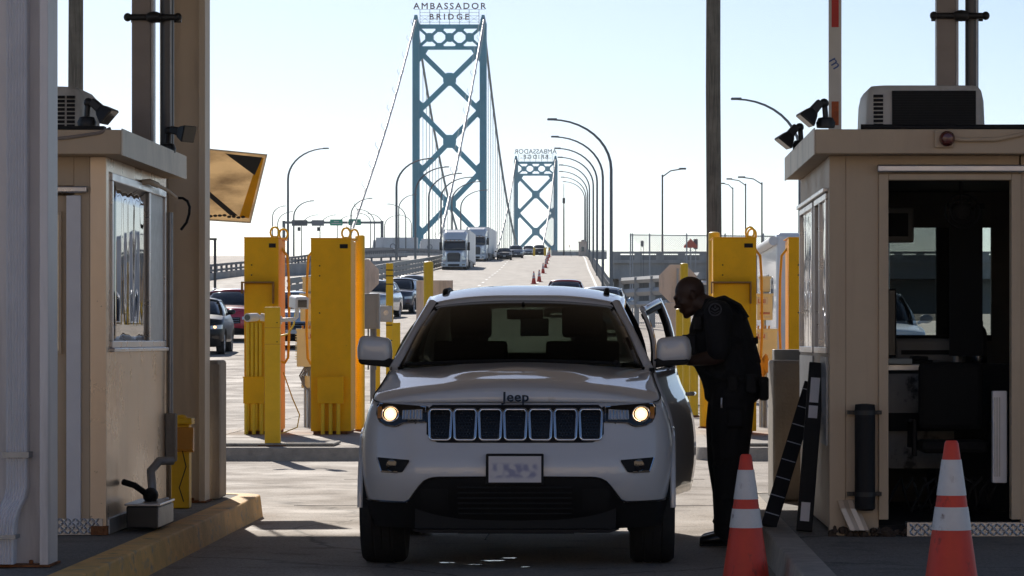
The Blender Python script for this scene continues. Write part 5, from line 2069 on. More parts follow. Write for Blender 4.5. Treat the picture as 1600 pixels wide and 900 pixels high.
Y = 44.6
inst_box('cream box marked LBI hanging low between the two left pillars', 463.5, 492, 514, 573, Y, fins=True, tx_u=.78)
inst_box('small cream box marked LBI, upper one between the two left pillars', 469, 492, 459, 502, Y, tx_u=.95, depth=.2)
inst_box('plain cream box topping the stack between the left pillars', 472.5, 488, 433, 456, Y + .1, text=False, depth=.18)
inst_box('large cream box marked LBI, low between the pillars right of the officer', 1183.5, 1215, 514, 573, Y, tx_u=.2)
inst_box('cream box with LBI and DANGER labels, higher up right of the officer', 1183, 1207.5, 459, 500, Y, danger=True, tx_u=.3, depth=.2)
inst_box('plain cream box topping the stack right of the officer', 1187, 1204, 432, 456, Y + .1, text=False, depth=.18)
# stems and hanging hoses under the boxes
def box_stand(label, x, Y, sgn):
    t = thing('equipment_stand', label, 'stand', (x, Y, .15))
    zt = 1.0
    q = MB()
    for dx in (-.05, .03):
        q.tube([(dx, .1, 0), (dx, .1, zt - .1)], .02, 8)
    q.tube([(.0, .16, 0), (.0, .16, 2.1)], .035, 8)
    q.build('stem', M['galv'], t, 50)
    q = MB()
    for k in range(3):
        q.tube([(-.02 + .04 * k, .05, zt - .1), (-.12 * sgn + .03 * k, .03, zt - .28), (-.06 * sgn, .02, zt - .42), (.02 * sgn, .04, zt - .5), (.02, .05, .25 + .1 * k), (.0, .06, .0)], .013, 7)
    q.build('hose', M['hose_grey'], t, 50)
    q = MB().box(-.10, .02, .05, .15, .55, .72)
    q.build('junction_box', M['box_cream'], t, bevel=.01)
    q = MB()
    for k in range(4):
        q.tube([(-.09 + .05 * k, .05, 1.32), (-.08 + .05 * k, .05, 1.42)], .014, 7)
    q.build('coupling', M['amber'], t, 50)
    return t


box_stand('thin steel stand with looping grey hoses under the left cream boxes', -4.18, Y, 1)
box_stand('thin steel stand with hoses under the cream boxes right of the officer', 2.18, Y, -1)
q = MB()
for k in range(4):
    q.tube([(2.14 + .03 * math.cos(a) + .015 * k, 44.3, .98 + .02 * k + .13 * math.sin(a)) for a in frange(0, 2 * PI * 11 / 12, 12)], .012, 6, closed=True)
tag(q.build('hose_coil', M['amber'], None, 50), 'coil of orange hose hanging below the cream box right of the officer', 'hose')

# grey electrical box, octagonal sign back and slim posts beyond the left bollard
gb = thing('electrical_box', 'tall grey electrical box between the left bollard and the white car', 'electrical box', (at(581, 514, 47).x, 47, at(581, 514, 47).z))
MB().box(-.105, .105, 0, .25, 0, .52).build('case', M['grey_box'], gb, bevel=.008)
MB().box(-.09, .06, -.012, 0, .02, .50).build('door', M['grey_box'], gb, bevel=.004)
q = MB()
for dx in (-.06, .0, .05):
    q.tube([(dx, .1, 0), (dx, .1, -.6)], .012, 6)
q.tube([(.0, .2, 0), (.0, .2, -1.15)], .04, 10)
q.build('conduit', M['hose_grey'], gb, 50)
jb = thing('junction_box', 'small grey junction box with round knockouts on a slim yellow post', 'junction box', (at(603, 503, 51.7).x, 51.7, at(603, 503, 51.7).z))
MB().box(-.095, .095, 0, .12, 0, .26).build('case', M['galv'], jb, bevel=.008)
MB().lathe([(.05, -.004), (.045, -.008), (.01, -.008)], 14, (.0, 0, .15), 'y').build('knockout', M['alu'], jb)


def slim_post(label, px0, px1, y_top, y_base, Y, bands=()):
    a, b = at(px0, y_base, Y), at(px1, y_top, Y)
    zb = gz(Y) + .15
    t = thing('yellow_post', label, 'post', ((a.x + b.x) / 2, Y, zb))
    w = (b.x - a.x) / 2
    MB().box(-w, w, 0, .10, -.05, b.z - zb).build('post', M['yellow_matt'], t, bevel=.01)
    if bands:
        for y_ in bands:
            z = at(0, y_, Y).z - zb
            MB().box(-w - .003, w + .003, -.004, .104, z - .008, z + .008).build('post_band', M['black_plastic'], t)
    return t


slim_post('slim yellow post with dark bands beyond the grey electrical box', 603, 614, 411, 600, 52, (422, 431, 444, 508, 532))
slim_post('short wide yellow post beside the slim banded post', 613, 625, 504, 600, 50, ())
slim_post('short yellow post low between the left bollard and the white car mirror', 583, 593.5, 513, 600, 50.5, ())


def octagon_sign(label, pxc, pyc, rpx, Y, post=None, fr=1.0):
    c0 = at(pxc, pyc, Y)
    zb = gz(Y) + .15
    t = thing('octagonal_sign', label, 'sign', (c0.x, Y, zb))
    r_ = rpx * Y / F
    poly = [(r_ / math.cos(PI / 8) * math.cos(PI / 8 + k * PI / 4), c0.z - zb + r_ / math.cos(PI / 8) * math.sin(PI / 8 + k * PI / 4)) for k in range(8)]
    MB().prism(poly, 0, .012, 'y').build('sign_plate', M['sign_back'], t, bevel=.003)
    MB().prism([(x * .97, c0.z - zb + (z - c0.z + zb) * .97) for x, z in poly], .013, .016, 'y').build('sign_face', M['red_tape'], t)
    MB().tube([(0, -.05, 0), (0, -.05, c0.z - zb + r_ * .8)], .02, 8).build('post', M['galv'], t, 50)
    return t


octagon_sign('back of an octagonal sign on a yellow post, behind the officer head', 1059, 443, 29.5, 60)
octagon_sign('back of an octagonal sign peeping out behind the round left bollard', 565, 432, 27, 55)
pipe_bollard('yellow round post in front of the octagonal sign back near the officer', 1069, 411, 59.5, .075)
wb = thing('wall_plate', 'small beige plate fixed under the octagonal sign beside the officer', 'sign', (at(1053, 528, 59.8).x, 59.8, at(0, 528, 59.8).z))
MB().box(-.16, .16, 0, .012, 0, .66).build('plate', M['sign_back'], wb, bevel=.003)
MB().tube([(0, .04, -1.2), (0, .04, .6)], .02, 8).build('post', M['galv'], wb, 50)
pb = thing('screen_panel', 'low beige panel behind the stout yellow bollard beyond the white car', 'panel', (at(679, 470, 63).x, 63, gz(63)))
MB().box(-.36, .36, 0, .04, .35, H - (438 - VY) * 63 / F - gz(63)).build('panel', M['sign_back'], pb, bevel=.004)
q = MB()
for dx in (-.3, .3):
    q.box(dx - .03, dx + .03, .045, .09, 0, 1.9)
q.build('leg', M['galv'], pb)
for k, (pxc, yt, Y_, ordn) in enumerate(((1062, 482, 57, 'farthest'), (1073, 490, 54, 'third'), (1084, 520, 50, 'second'), (1101, 530, 44.5, 'nearest'))):
    pipe_bollard('%s of four low yellow bollards in a row beside the officer' % ordn, pxc, yt, Y_, .07, 'low yellow bollards beside the officer')
# ------------------------------------------------------------------ the officer at the car door
def remesh(o, voxel, smooth_it=4):
    md = o.modifiers.new('skin', 'REMESH')
    md.mode = 'VOXEL'
    md.voxel_size = voxel
    md.use_smooth_shade = True
    s_ = o.modifiers.new('relax', 'SMOOTH')
    s_.iterations = smooth_it
    s_.factor = .5
    return o


def oval(cx, cy, cz, rx, ry, n=20, tilt=0):
    """horizontal oval ring, tilted about y"""
    res = []
    for k in range(n):
        a = 2 * PI * k / n
        x, y = rx * math.cos(a), ry * math.sin(a)
        res.append(Vector((cx + x * math.cos(tilt), cy + y, cz + x * math.sin(tilt))))
    return res


def limb(mb, pts, n=14):
    """pts: (x, y, z, r)"""
    mb.tube([p[:3] for p in pts], [p[3] for p in pts], n)
    for p in (pts[0], pts[-1]):
        mb.ellip(p[:3], (p[3], p[3], p[3]), 12, 8)


def officer():
    t = thing('person', 'bald bearded officer in dark uniform leaning towards the open car door', 'person', (.774, 21.5, 0))
    b = MB()
    # head, looking left and a little down
    T = Matrix.Rotation(R(-24), 4, 'Y')
    hc = Vector((-.222, 0, 1.672))
    def hd(c, r_, n=16, m=11):
        q = MB()
        q.ellip((0, 0, 0), r_, n, m)
        q.xf(Matrix.Translation(hc) @ T @ Matrix.Translation(c))
        b.add(q.v, q.f)
    hd((.012, 0, .030), (.103, .079, .098))              # skull
    hd((-.040, 0, -.020), (.062, .066, .085))             # face
    hd((-.042, 0, -.085), (.055, .052, .045))             # jaw and beard
    hd((-.074, 0, -.112), (.026, .030, .022))             # chin
    hd((-.095, 0, .028), (.018, .058, .014))              # brow ridge
    hd((-.102, 0, -.008), (.012, .012, .028))             # nose bridge
    hd((-.116, 0, -.030), (.018, .015, .013))             # nose tip
    for sy in (-1, 1):
        hd((-.106, sy * .014, -.034), (.011, .010, .009))  # nostril wings
        hd((-.082, sy * .034, .006), (.013, .015, .010))  # eye
        hd((-.068, sy * .045, -.022), (.022, .020, .018))  # cheekbone
        hd((.018, sy * .080, -.008), (.020, .010, .034))  # ear
        hd((.022, sy * .088, .006), (.014, .007, .020))
    hd((-.098, 0, -.062), (.013, .024, .008))             # upper lip
    hd((-.096, 0, -.076), (.012, .021, .008))             # lower lip
    # neck, trunk
    limb(b, [(-.045, 0, 1.56, .085), (-.10, 0, 1.60, .075), (-.165, 0, 1.625, .070)])
    trunk = [(.067, 1.0, .165, .175), (.06, 1.10, .18, .19), (.03, 1.20, .195, .195), (.0, 1.33, .185, .20), (-.02, 1.45, .17, .205), (-.025, 1.54, .14, .20), (-.03, 1.62, .09, .14)]
    b.loft([oval(x, 0, z, rx, ry) for x, z, rx, ry in trunk])
    # arms: near arm is at y < 0
    sh_n, el_n, wr_n = (-.045, -.245, 1.545), (-.04, -.295, 1.265), (-.235, -.205, 1.235)
    sh_f, el_f, wr_f = (-.06, .235, 1.545), (-.10, .28, 1.27), (-.29, .19, 1.235)
    for sh_, el, wr in ((sh_n, el_n, wr_n), (sh_f, el_f, wr_f)):
        limb(b, [(*sh_, .068), (*[lerp(p, q, .5) for p, q in zip(sh_, el)], .062), (*el, .050)])
        limb(b, [(*el, .050), (*[lerp(p, q, .35) for p, q in zip(el, wr)], .050), (*wr, .033)])
        # hand resting on the door: palm, four fingers curled down, thumb at the side
        d = Vector(wr) - Vector(el)
        d.z = 0
        d.normalize()
        side = Vector((-d.y, d.x, 0))
        w = Vector(wr)
        palm = w + d * .055 + Vector((0, 0, -.005))
        q = MB().ellip((0, 0, 0), (.052, .043, .019), 14, 9)
        q.xf(Matrix.Translation(palm) @ Matrix.Rotation(math.atan2(d.y, d.x), 4, 'Z'))
        b.add(q.v, q.f)
        for k, (l, o) in enumerate(((.072, -.031), (.082, -.010), (.078, .012), (.060, .032))):
            p0 = palm + d * .03 + side * o * .9
            p1 = palm + d * (.045 + l * .45) + side * o * 1.1 + Vector((0, 0, .003))
            p2 = palm + d * (.045 + l * .80) + side * o * 1.15 + Vector((0, 0, -.016))
            p3 = palm + d * (.045 + l * .88) + side * o * 1.15 + Vector((0, 0, -.040))
            limb(b, [(*p0, .0105), (*p1, .0095), (*p2, .0088), (*p3, .0080)], 8)
        sgn = 1 if w.y < 0 else -1
        p0 = palm - d * .025 + side * .034 * sgn * -1
        p1 = palm + d * .012 + side * .062 * sgn * -1 + Vector((0, 0, -.006))
        p2 = palm + d * .042 + side * .060 * sgn * -1 + Vector((0, 0, -.020))
        limb(b, [(*p0, .014), (*p1, .0115), (*p2, .0095)], 8)
    # legs
    legs = ((-.115, [(.055, 1.0, .115), (.045, .78, .10), (.045, .55, .075), (.045, .35, .068), (.035, .10, .05)]),
            (.125, [(.045, 1.0, .115), (.02, .78, .10), (.015, .55, .075), (.03, .35, .068), (.03, .10, .05)]))
    for y, pts in legs:
        limb(b, [(x, y, z, r_) for x, z, r_ in pts])
    remesh(b.build('person_body', M['skin'], t, 180), .0075, 3)

    # shirt
    s_ = MB()
    trunk2 = [(.064, 1.04, .196, .205), (.058, 1.10, .205, .215), (.028, 1.20, .226, .222), (.0, 1.33, .214, .226), (-.02, 1.45, .194, .226), (-.022, 1.54, .165, .225), (-.028, 1.60, .125, .175), (-.055, 1.655, .085, .10)]
    s_.loft([oval(x, 0, z, rx, ry, 24) for x, z, rx, ry in trunk2])
    for sh_, el in ((sh_n, el_n), (sh_f, el_f)):
        a = [lerp(p, q, .45) for p, q in zip(sh_, el)]
        e = [lerp(p, q, .86) for p, q in zip(sh_, el)]
        limb(s_, [(*sh_, .096), (*a, .088), (*e, .080)])
        s_.ellip((sh_[0] + .0, sh_[1] * .86, sh_[2] + .02), (.10, .08, .075), 14, 9)
    rr = random.Random(5)
    for k in range(16):                                            # folds of cloth
        a = rr.uniform(PI * .9, PI * 1.9)
        z = rr.uniform(1.12, 1.42)
        r0 = .222
        p0 = Vector((.01 + r0 * math.cos(a) * .98, r0 * math.sin(a), z))
        p1 = Vector((.01 + r0 * math.cos(a + .35) * .98, r0 * math.sin(a + .35), z + rr.uniform(-.06, .06)))
        s_.tube([p0, p0.lerp(p1, .5) * 1.0, p1], .014, 6)
    remesh(s_.build('shirt', M['uniform'], t, 180), .010, 3)
    # vest
    v = MB()
    v.loft([oval(x, 0, z, rx * 1.045, ry * .96, 24) for x, z, rx, ry in ((.022, 1.22, .226, .222), (.0, 1.33, .218, .226), (-.02, 1.45, .20, .224), (-.022, 1.53, .175, .20), (-.03, 1.585, .14, .15))])
    for sy in (-1, 1):
        v.tube([(-.16, sy * .10, 1.53), (-.09, sy * .115, 1.63), (.0, sy * .115, 1.655), (.10, sy * .11, 1.60), (.15, sy * .10, 1.52)], [(.02, .045)] * 5, 8)
    for y, z in ((-.12, 1.36), (.0, 1.36), (.12, 1.36), (-.13, 1.27)):
        v.box(-.275, -.19, y - .045, y + .045, z - .06, z + .05)
    v.box(-.20, -.15, -.19, -.11, 1.44, 1.53)
    remesh(v.build('vest', M['vest'], t, 180), .010, 2)
    # trousers
    p = MB()
    p.loft([oval(x, 0, z, rx, ry, 24) for x, z, rx, ry in ((.066, 1.125, .208, .215), (.068, 1.05, .20, .212), (.06, .98, .185, .20), (.055, .92, .12, .16))])
    for y, pts in ((-.115, [(.060, 1.0, .150), (.050, .80, .142), (.048, .66, .128), (.045, .55, .118), (.040, .42, .108), (.030, .28, .098), (.020, .15, .090), (.018, .09, .088)]),
                   (.125, [(.050, 1.0, .145), (.02, .80, .135), (.012, .55, .115), (.03, .35, .10), (.03, .15, .09), (.03, .09, .088)])):
        limb(p, [(x, y, z, r_) for x, z, r_ in pts])
        for k in range(7):
            z = rr.uniform(.15, .7)
            a = rr.uniform(PI, 2 * PI)
            x = interp([(q[1], q[0]) for q in reversed(pts)], z)
            r_ = interp([(q[1], q[2]) for q in reversed(pts)], z)
            p.tube([(x + r_ * math.cos(a + d), y + r_ * math.sin(a + d), z + .03 * d) for d in frange(-.5, .5, 5)], .011, 6)
    p.box(.02, .12, -.285, -.235, .80, .92)
    remesh(p.build('trousers', M['uniform'], t, 180), .010, 3)
    # boots
    for y, x0 in ((-.125, .0), (.135, .02)):
        q = MB()
        prof = [(.125, .055, .038), (.10, .060, .046), (.04, .055, .050), (-.04, .048, .050), (-.10, .040, .052), (-.145, .034, .044), (-.165, .026, .028)]
        q.loft([[Vector((x0 + x, y + w * math.cos(a), max(.0, h + (h if math.sin(a) > 0 else h) * math.sin(a)))) for a in frange(0, 2 * PI * 15 / 16, 16)] for x, h, w in prof])
        q.tube([(x0 + .06, y, .06), (x0 + .045, y, .20)], [.06, .062], 14)
        bo = q.build('boot', M['boot'], t, 180)
        remesh(bo, .007, 2)
        MB().prism([(x0 + .13, y - .046), (x0 + .13, y + .046), (x0 - .08, y + .056), (x0 - .165, y + .03), (x0 - .165, y - .03), (x0 - .08, y - .056)], 0, .016, 'z').build('boot_sole', M['rubber'], bo, bevel=.004)
    # belt and what hangs on it
    q = MB()
    ring = oval(.066, 0, 1.115, .216, .224, 30, R(-6))
    q.loft([[p_ + Vector((0, 0, dz)) for p_ in ring] for dz in (-.028, .028)], cap=False)
    be = q.build('belt', M['vest'], t, 60, solid=.012)
    MB().box(.235, .30, -.15, -.07, .97, 1.13).build('holster', M['vest'], be, bevel=.018)
    MB().box(.14, .21, -.255, -.20, 1.02, 1.15).build('pouch', M['vest'], be, bevel=.012)
    MB().box(.02, .09, -.265, -.215, 1.03, 1.14).build('radio_pouch', M['vest'], be, bevel=.012)
    MB().tube([(-.02, -.26, .99), (-.022, -.268, .95), (-.02, -.265, .925)], .006, 6).build('key_ring', M['alu'], be)
    # shoulder patch: round shield with an eagle-like chevron
    pa = MB().lathe([(.045, -.004), (.045, -.008), (.036, -.008), (.036, -.005)], 24, (0, 0, 0), 'y', cap=False)
    pa.prism([(-.026, .006), (0, -.012), (.026, .006), (.020, .016), (.0, .0), (-.020, .016)], -.008, -.004)
    pa.prism([(-.008, .012), (.008, .012), (.005, .028), (-.005, .028)], -.008, -.004)
    pa.tube([(-.03, -.006, -.01), (0, -.006, -.026), (.03, -.006, -.01)], .003, 5)
    o = pa.build('shoulder_patch', M['patch'], t)
    o.location = (-.065, -.338, 1.575)
    o.rotation_euler = (R(-14), 0, R(-8))


officer()
# ------------------------------------------------------------------ queueing cars
CS = suv_c()
CD = sedan_c()
ORD = ['first', 'second', 'third', 'fourth', 'fifth', 'sixth', 'seventh', 'eighth', 'ninth', 'tenth', 'eleventh', 'twelfth', 'thirteenth']


def on_road(px, Y):
    return ((px - VX) * Y / F, Y, gz(Y))


make_car('parked_car', 'black car with lit headlights facing the viewer in the left lane', 'car', Car(L=4.5, W=.92, zhi=[(0, .92), (.35, .94), (1.2, 1.05), (2.0, 1.07), (4.0, 1.12), (4.5, 1.1)],
         zmid=[(0, .95), (.3, 1.02), (.7, 1.08), (1.2, 1.12)], zcowl=1.13, zroof_f=1.53, roofz=[(2.0, 1.54), (2.6, 1.6), (3.3, 1.57), (4.1, 1.45)], roof_r=4.0, belt_r=4.3), 'car_black',
         on_road(295, 86), R(2.5), lit=True)
make_car('parked_car', 'dark red tall car queueing behind the black car on the left', 'car', suv_c(), 'car_red', on_road(349, 100), R(0), rails=True)
make_car('parked_car', 'dark blue tall car with side mirror, behind the slim banded yellow post', 'car', suv_c(), 'car_navy', on_road(612, 147), R(-5), group='cars queueing on the left')
make_car('parked_car', 'grey tall car furthest back in the queue left of the white car roof', 'car', suv_c(), 'car_grey', on_road(632, 160), R(-5), group='cars queueing on the left')
make_car('parked_car', 'silver car mostly hidden behind the yellow bollard and octagonal sign', 'car', suv_c(), 'car_silver', on_road(572, 137), R(-5), group='cars queueing on the left')
make_car('parked_car', 'pale blue car seen in slivers between the two left pillars', 'car', suv_c(), 'car_blue', on_road(455, 92), R(5))
make_car('parked_car', 'pale blue car right behind the white car, only its roof and windscreen showing', 'car', suv_c(zroof_f=1.66), 'car_blue', (-.35, 108, gz(108)), R(-3))
make_car('parked_car', 'bright red car, just its roof showing over the white car', 'car', suv_c(), 'car_bright_red', (-1.9, 140, gz(140)), 0)
make_car('parked_car', 'white pickup-like car seen through the dark booth window', 'car', suv_c(grille_hh=0), 'truck_white', (5.15, 62, gz(62)), 0, grille_h=(.62, .92)).scale = (1.16, 1.16, 1.25)
for px, Y, pt, lb, kk in ((788, 372, 'car_black', 'small black car just behind the second lorry on the rising road', 'd'), (806, 392, 'car_grey', 'dark grey tall car coming down the crest of the road, right of the lorries', 's'),
                          (843, 470, 'car_black', 'black car farthest up the crest, beside the yellow posts', 's'), (826, 500, 'car_silver', 'grey car half hidden behind the black car on the crest', 's')):
    make_car('parked_car', lb, 'car', suv_c() if kk == 's' else sedan_c(), pt, on_road(px, Y), R(2), lod=1, group='cars on the rising road')
make_truck('nearest white lorry with black windscreen coming down the road from the bridge', on_road(709, 309), R(0), group='white lorries on the road from the bridge')
make_truck('second white lorry right behind the first, partly hidden by it', on_road(742, 362), R(-1.5), group='white lorries on the road from the bridge')
# lorry and cars on the neighbouring roadway
def box_lorry(label, px0, px1, py0, py1, Y):
    a, b = at(px0, py1, Y), at(px1, py0, Y)
    t = thing('semi_truck', label, 'truck', (a.x, Y, a.z))
    w, h = b.x - a.x, b.z - a.z
    MB().box(w * .10, w, 0, 2.5, .5, h).build('trailer', M['trailer_white'], t, bevel=.03)
    q = MB()
    for x in frange(w * .14, w * .97, 22):
        q.box(x - .02, x + .02, -.03, -.001, .55, h - .05)
    q.build('trailer_rib', M['trailer_white'], t)
    q = MB().lathe([(.5, -.035), (.5, -.045), (.36, -.045), (.36, -.035)], 20, (w * .47, 0, h * .58), 'y', cap=False)
    q.build('trailer_mark', M['sign_grey'], t)
    MB().prism([(0, .3), (w * .09, .3), (w * .09, h * .88), (w * .045, h * .88), (w * .02, h * .5), (0, h * .42)], .1, 2.4).build('cab', M['truck_white'], t, bevel=.05)
    for x in (w * .05, w * .22, w * .8, w * .9):
        q = MB().lathe([(.3, -.14), (.5, -.14), (.5, .14), (.3, .14)], 20, (x, .3, .3), 'y')
        q.build('wheel', M['rubber'], t, 40)
    return t


box_lorry('long white box lorry behind the parapet left of the near bridge tower', 580, 652, 371, 404, 560)
box_lorry('grey-white lorry trailer tail half hidden by the near tower leg and lamp posts', 655, 690, 373, 404, 575)
make_car('parked_car', 'pale car on the neighbouring roadway, below the white box lorry', 'car', sedan_c(), 'car_blue', (at(638, 405, 480).x, 480, gz(480) - .3), R(60), lod=1)

# recreational white body behind the right pillars
rv = thing('box_truck', 'white high-sided vehicle with rolled awning behind the right yellow pillars', 'truck', (3.55, 67.5, gz(67.5)))
MB().box(0, 2.4, 0, 8.7, .55, 3.22).build('box_body', M['truck_white'], rv, bevel=.08)
MB().tube([(-.06, 0, 3.05), (-.06, 8.4, 3.05)], .10, 12).build('awning_roll', M['white_plastic'], rv, 50)
MB().tube([(.30, -.06, .3), (.30, -.06, 3.1)], .10, 10).build('corner_post', M['white_trim'], rv, 50)
q = MB().lathe([(.38, -.012), (.38, .01), (.30, .01), (.30, -.012)], 24, (0, 1.6, 1.95), 'x', cap=False)
q.build('window_ring', M['sign_grey'], rv, 40)
MB().lathe([(.30, -.006), (.29, .004)], 24, (0, 1.6, 1.95), 'x').build('round_window', M['car_glass'], rv)
MB().box(-.012, -.001, 3.2, 5.2, 1.5, 2.4).build('side_window', M['car_glass'], rv)
MB().box(.42, .52, -.02, -.001, 2.65, 2.72).build('marker_light', M['red_tape'], rv)
for yy in (1.3, 7.0):
    make_wheel(rv, .2, yy, .42, .28, -1)
    make_wheel(rv, 2.2, yy, .42, .28, 1)
MB().box(.2, 2.2, .1, 8.5, .3, .55).build('chassis', M['black_metal'], rv)
gp = thing('lane_marker', 'black framed lane marker with white rounded top beside the timber pole', 'marker', (at(1097, 460, 64).x, 64, gz(64)))
MB().box(-.035, .045, 0, .06, 0, 2.15).build('upright', M['black_plastic'], gp, bevel=.01)
MB().tube([(-.06, .03, 2.12), (-.02, .03, 2.2), (.10, .03, 2.2), (.16, .03, 2.18)], .045, 8).build('top_roll', M['white_plastic'], gp, 50)

# ------------------------------------------------------------------ timber poles
def timber(label, px, w_px, Y):
    X = (px - VX) * Y / F
    r_ = w_px / 2 * Y / F
    t = thing('utility_pole', label, 'pole', (X, Y, gz(Y)))
    MB().tube([(0, 0, -.2), (.01, 0, 3), (-.01, 0, 6), (.0, 0, 9.5)], [r_ * 1.05, r_, r_ * .97, r_ * .92], 16).build('pole', M['wood'], t, 60)


timber('weathered timber pole rising behind the pillars, right of the bridge lamps', 1115, 24, 62)
timber('weathered timber pole rising behind the left booth and its air conditioner', 119, 24, 62)


# ------------------------------------------------------------------ street lamps
def curved_lamp(label, X, Y, zb, h, arm, sgn, m_='lamp_grey', r_=.11, group=None, straight=False):
    t = thing('street_lamp', label, 'street lamp', (X, Y, zb), 0, group)
    q = MB()
    if straight:
        q.tube([(0, 0, -.5), (0, 0, h * .5), (0, 0, h)], [r_, r_ * .85, r_ * .7], 8)
        q.tube([(0, 0, h - .15), (sgn * arm * .35, 0, h + .28), (sgn * arm * .85, 0, h + .42)], r_ * .55, 6)
        zl = h + .42
        x0, x1 = sgn * arm * .7, sgn * arm
    else:
        b_ = min(2.9, arm * .78)
        pts = [(0, 0, -.5), (0, 0, (h - b_) * .5), (0, 0, h - b_)]
        rs = [r_, r_ * .9, r_ * .8]
        for k in range(1, 11):
            a = PI / 2 * k / 10
            pts.append((sgn * arm * (1 - math.cos(a)) * .93, 0, h - b_ + b_ * math.sin(a)))
            rs.append(r_ * lerp(.8, .42, k / 10))
        pts.append((sgn * arm, 0, h + .02))
        rs.append(r_ * .4)
        q.tube(pts, rs, 8)
        zl = h + .01
        x0, x1 = sgn * (arm - .55), sgn * arm
    q.build('post', M[m_], t, 60)
    q = MB()
    q.box(min(x0, x1), max(x0, x1), -.16, .16, zl - .05, zl + .07)
    q.build('lamp_head', M[m_], t, bevel=.03)
    return t


gl = 'curved lamps along the right edge of the bridge road'
for k, (px, pa, py, Y) in enumerate(((955, 855, 187, 178), (942, 861, 214, 223), (933, 866, 232, 270), (927, 871, 246, 322), (921, 873, 258, 372), (918, 873, 268, 420), (915.5, 876, 277, 470), (913.5, 879, 284, 520))):
    s_ = F / Y
    zb = gz(Y)
    top = H - (py - VY) / s_
    curved_lamp('%s curved lamp from the viewer in the row right of the far tower' % ORD[k], (px - VX) / s_, Y, zb, top - zb, (px - pa) / s_, -1, 'lamp_grey', .11, gl)
gl = 'curved lamps along the left edge of the bridge road'
for k, (px, pa, py, Y) in enumerate(((619.5, 676, 248, 316), (649, 702, 261, 352), (670, 722, 271, 392), (689, 739, 277, 432), (706, 752, 284, 475), (720, 762, 297, 525))):
    s_ = F / Y
    zb = gz(Y) - .2
    top = H - (py - VY) / s_
    curved_lamp('%s curved lamp from the viewer in the row crossing the near tower' % ORD[k], (px - VX) / s_, Y, zb, top - zb, (pa - px) / s_, 1, 'lamp_grey', .145, gl)
gl = 'curved lamps on the neighbouring roadway'
far = [(450, 514, 232, 300, 1, 'tall curved lamp with its arm to the right, behind the left scanner pillar'),
       (426, 447, 322, 560, 1, 'thin curved lamp farthest left, above the hooded yellow pillar'), (434, 458, 331, 600, 1, 'slightly shorter thin lamp next to the one farthest left'),
       (459, 491, 314, 430, 1, 'thin curved lamp right of the tall lamp, in front of the dark message sign'), (471, 497, 336, 640, 1, 'thin lamp behind the grey message sign'),
       (500, 526, 336, 660, 1, 'thin lamp rising between the grey and green signs'), (527, 551, 337, 690, 1, 'thin lamp rising behind the left green sign'),
       (548.5, 582, 310, 455, 1, 'curved lamp in front of the right green sign'), (585, 557, 327, 560, -1, 'lamp with its arm to the left, nearest the gantry right post'),
       (579, 562, 334, 640, -1, 'smaller lamp with its arm to the left, in front of the box lorry'), (634, 605, 319, 540, -1, 'lamp with arm to the left between box lorry and near tower'),
       (598, 574, 334, 620, -1, 'lamp with arm to the left above the box lorry cab'), (601, 622, 337, 650, 1, 'lamp with arm to the right above the box lorry'),
       (623, 652, 304, 500, 1, 'lamp with arm to the right just behind the first lamp of the tower row'), (643, 622, 336, 680, -1, 'short lamp with arm to the left touching the near tower leg')]
for px, pa, py, Y, sg, lb in far:
    s_ = F / Y
    zb = gz(Y) - .3
    top = H - (py - VY) / s_
    curved_lamp(lb, (px - VX) / s_, Y, zb, top - zb, abs(pa - px) / s_, sg, 'lamp_grey', .13 if Y < 450 else .12, gl)
Y = 165
curved_lamp('big curved lamp leaning over the roof of the booth with the open doorway', (1250 - VX) * Y / F, Y, gz(Y) - 1.5, H - (155 - VY) * Y / F - gz(Y) + 1.5, 108 * Y / F, -1, 'lamp_grey', .11)
for px, pa, py, Y, sg, lb in ((1035, 1072, 273, 230, 1, 'dark lamp with a short arm to the right above the wire fence'), (1145, 1127, 293, 330, -1, 'shortest of the three dark lamps right of the timber pole'),
                              (1165, 1135, 287, 290, -1, 'middle one of the three dark lamps right of the timber pole'), (1190.5, 1153, 285, 260, -1, 'tallest dark lamp right of the timber pole, nearest the booth')):
    s_ = F / Y
    curved_lamp(lb, (px - VX) / s_, Y, 2.0, H - (py - VY) / s_ - 2.0, abs(pa - px) / s_, sg, 'lamp_dark', .085, None, True)
Y = 120
t = thing('street_lamp', 'short dark square-headed lamp left of the yellow scanner pillars', 'street lamp', ((336 - VX) * Y / F, Y, gz(Y)))
zt = H - (374 - VY) * Y / F - gz(Y)
MB().box(-.045, .045, -.045, .045, 0, zt).build('post', M['lamp_dark'], t)
MB().box(-.30, .06, -.12, .12, zt - .03, zt + .05).build('lamp_head', M['lamp_dark'], t, bevel=.02)
t = thing('signal_mast', 'slender dark mast standing right of the far tower', 'mast', on_road(881, 540))
MB().tube([(0, 0, 0), (0, 0, 8), (0, 0, 9.6), (0, 0, 12.3)], [.14, .12, .06, .05], 8).build('mast', M['lamp_dark'], t)
MB().box(-.22, .22, -.2, .2, 9.0, 9.9).build('mast_box', M['lamp_dark'], t)


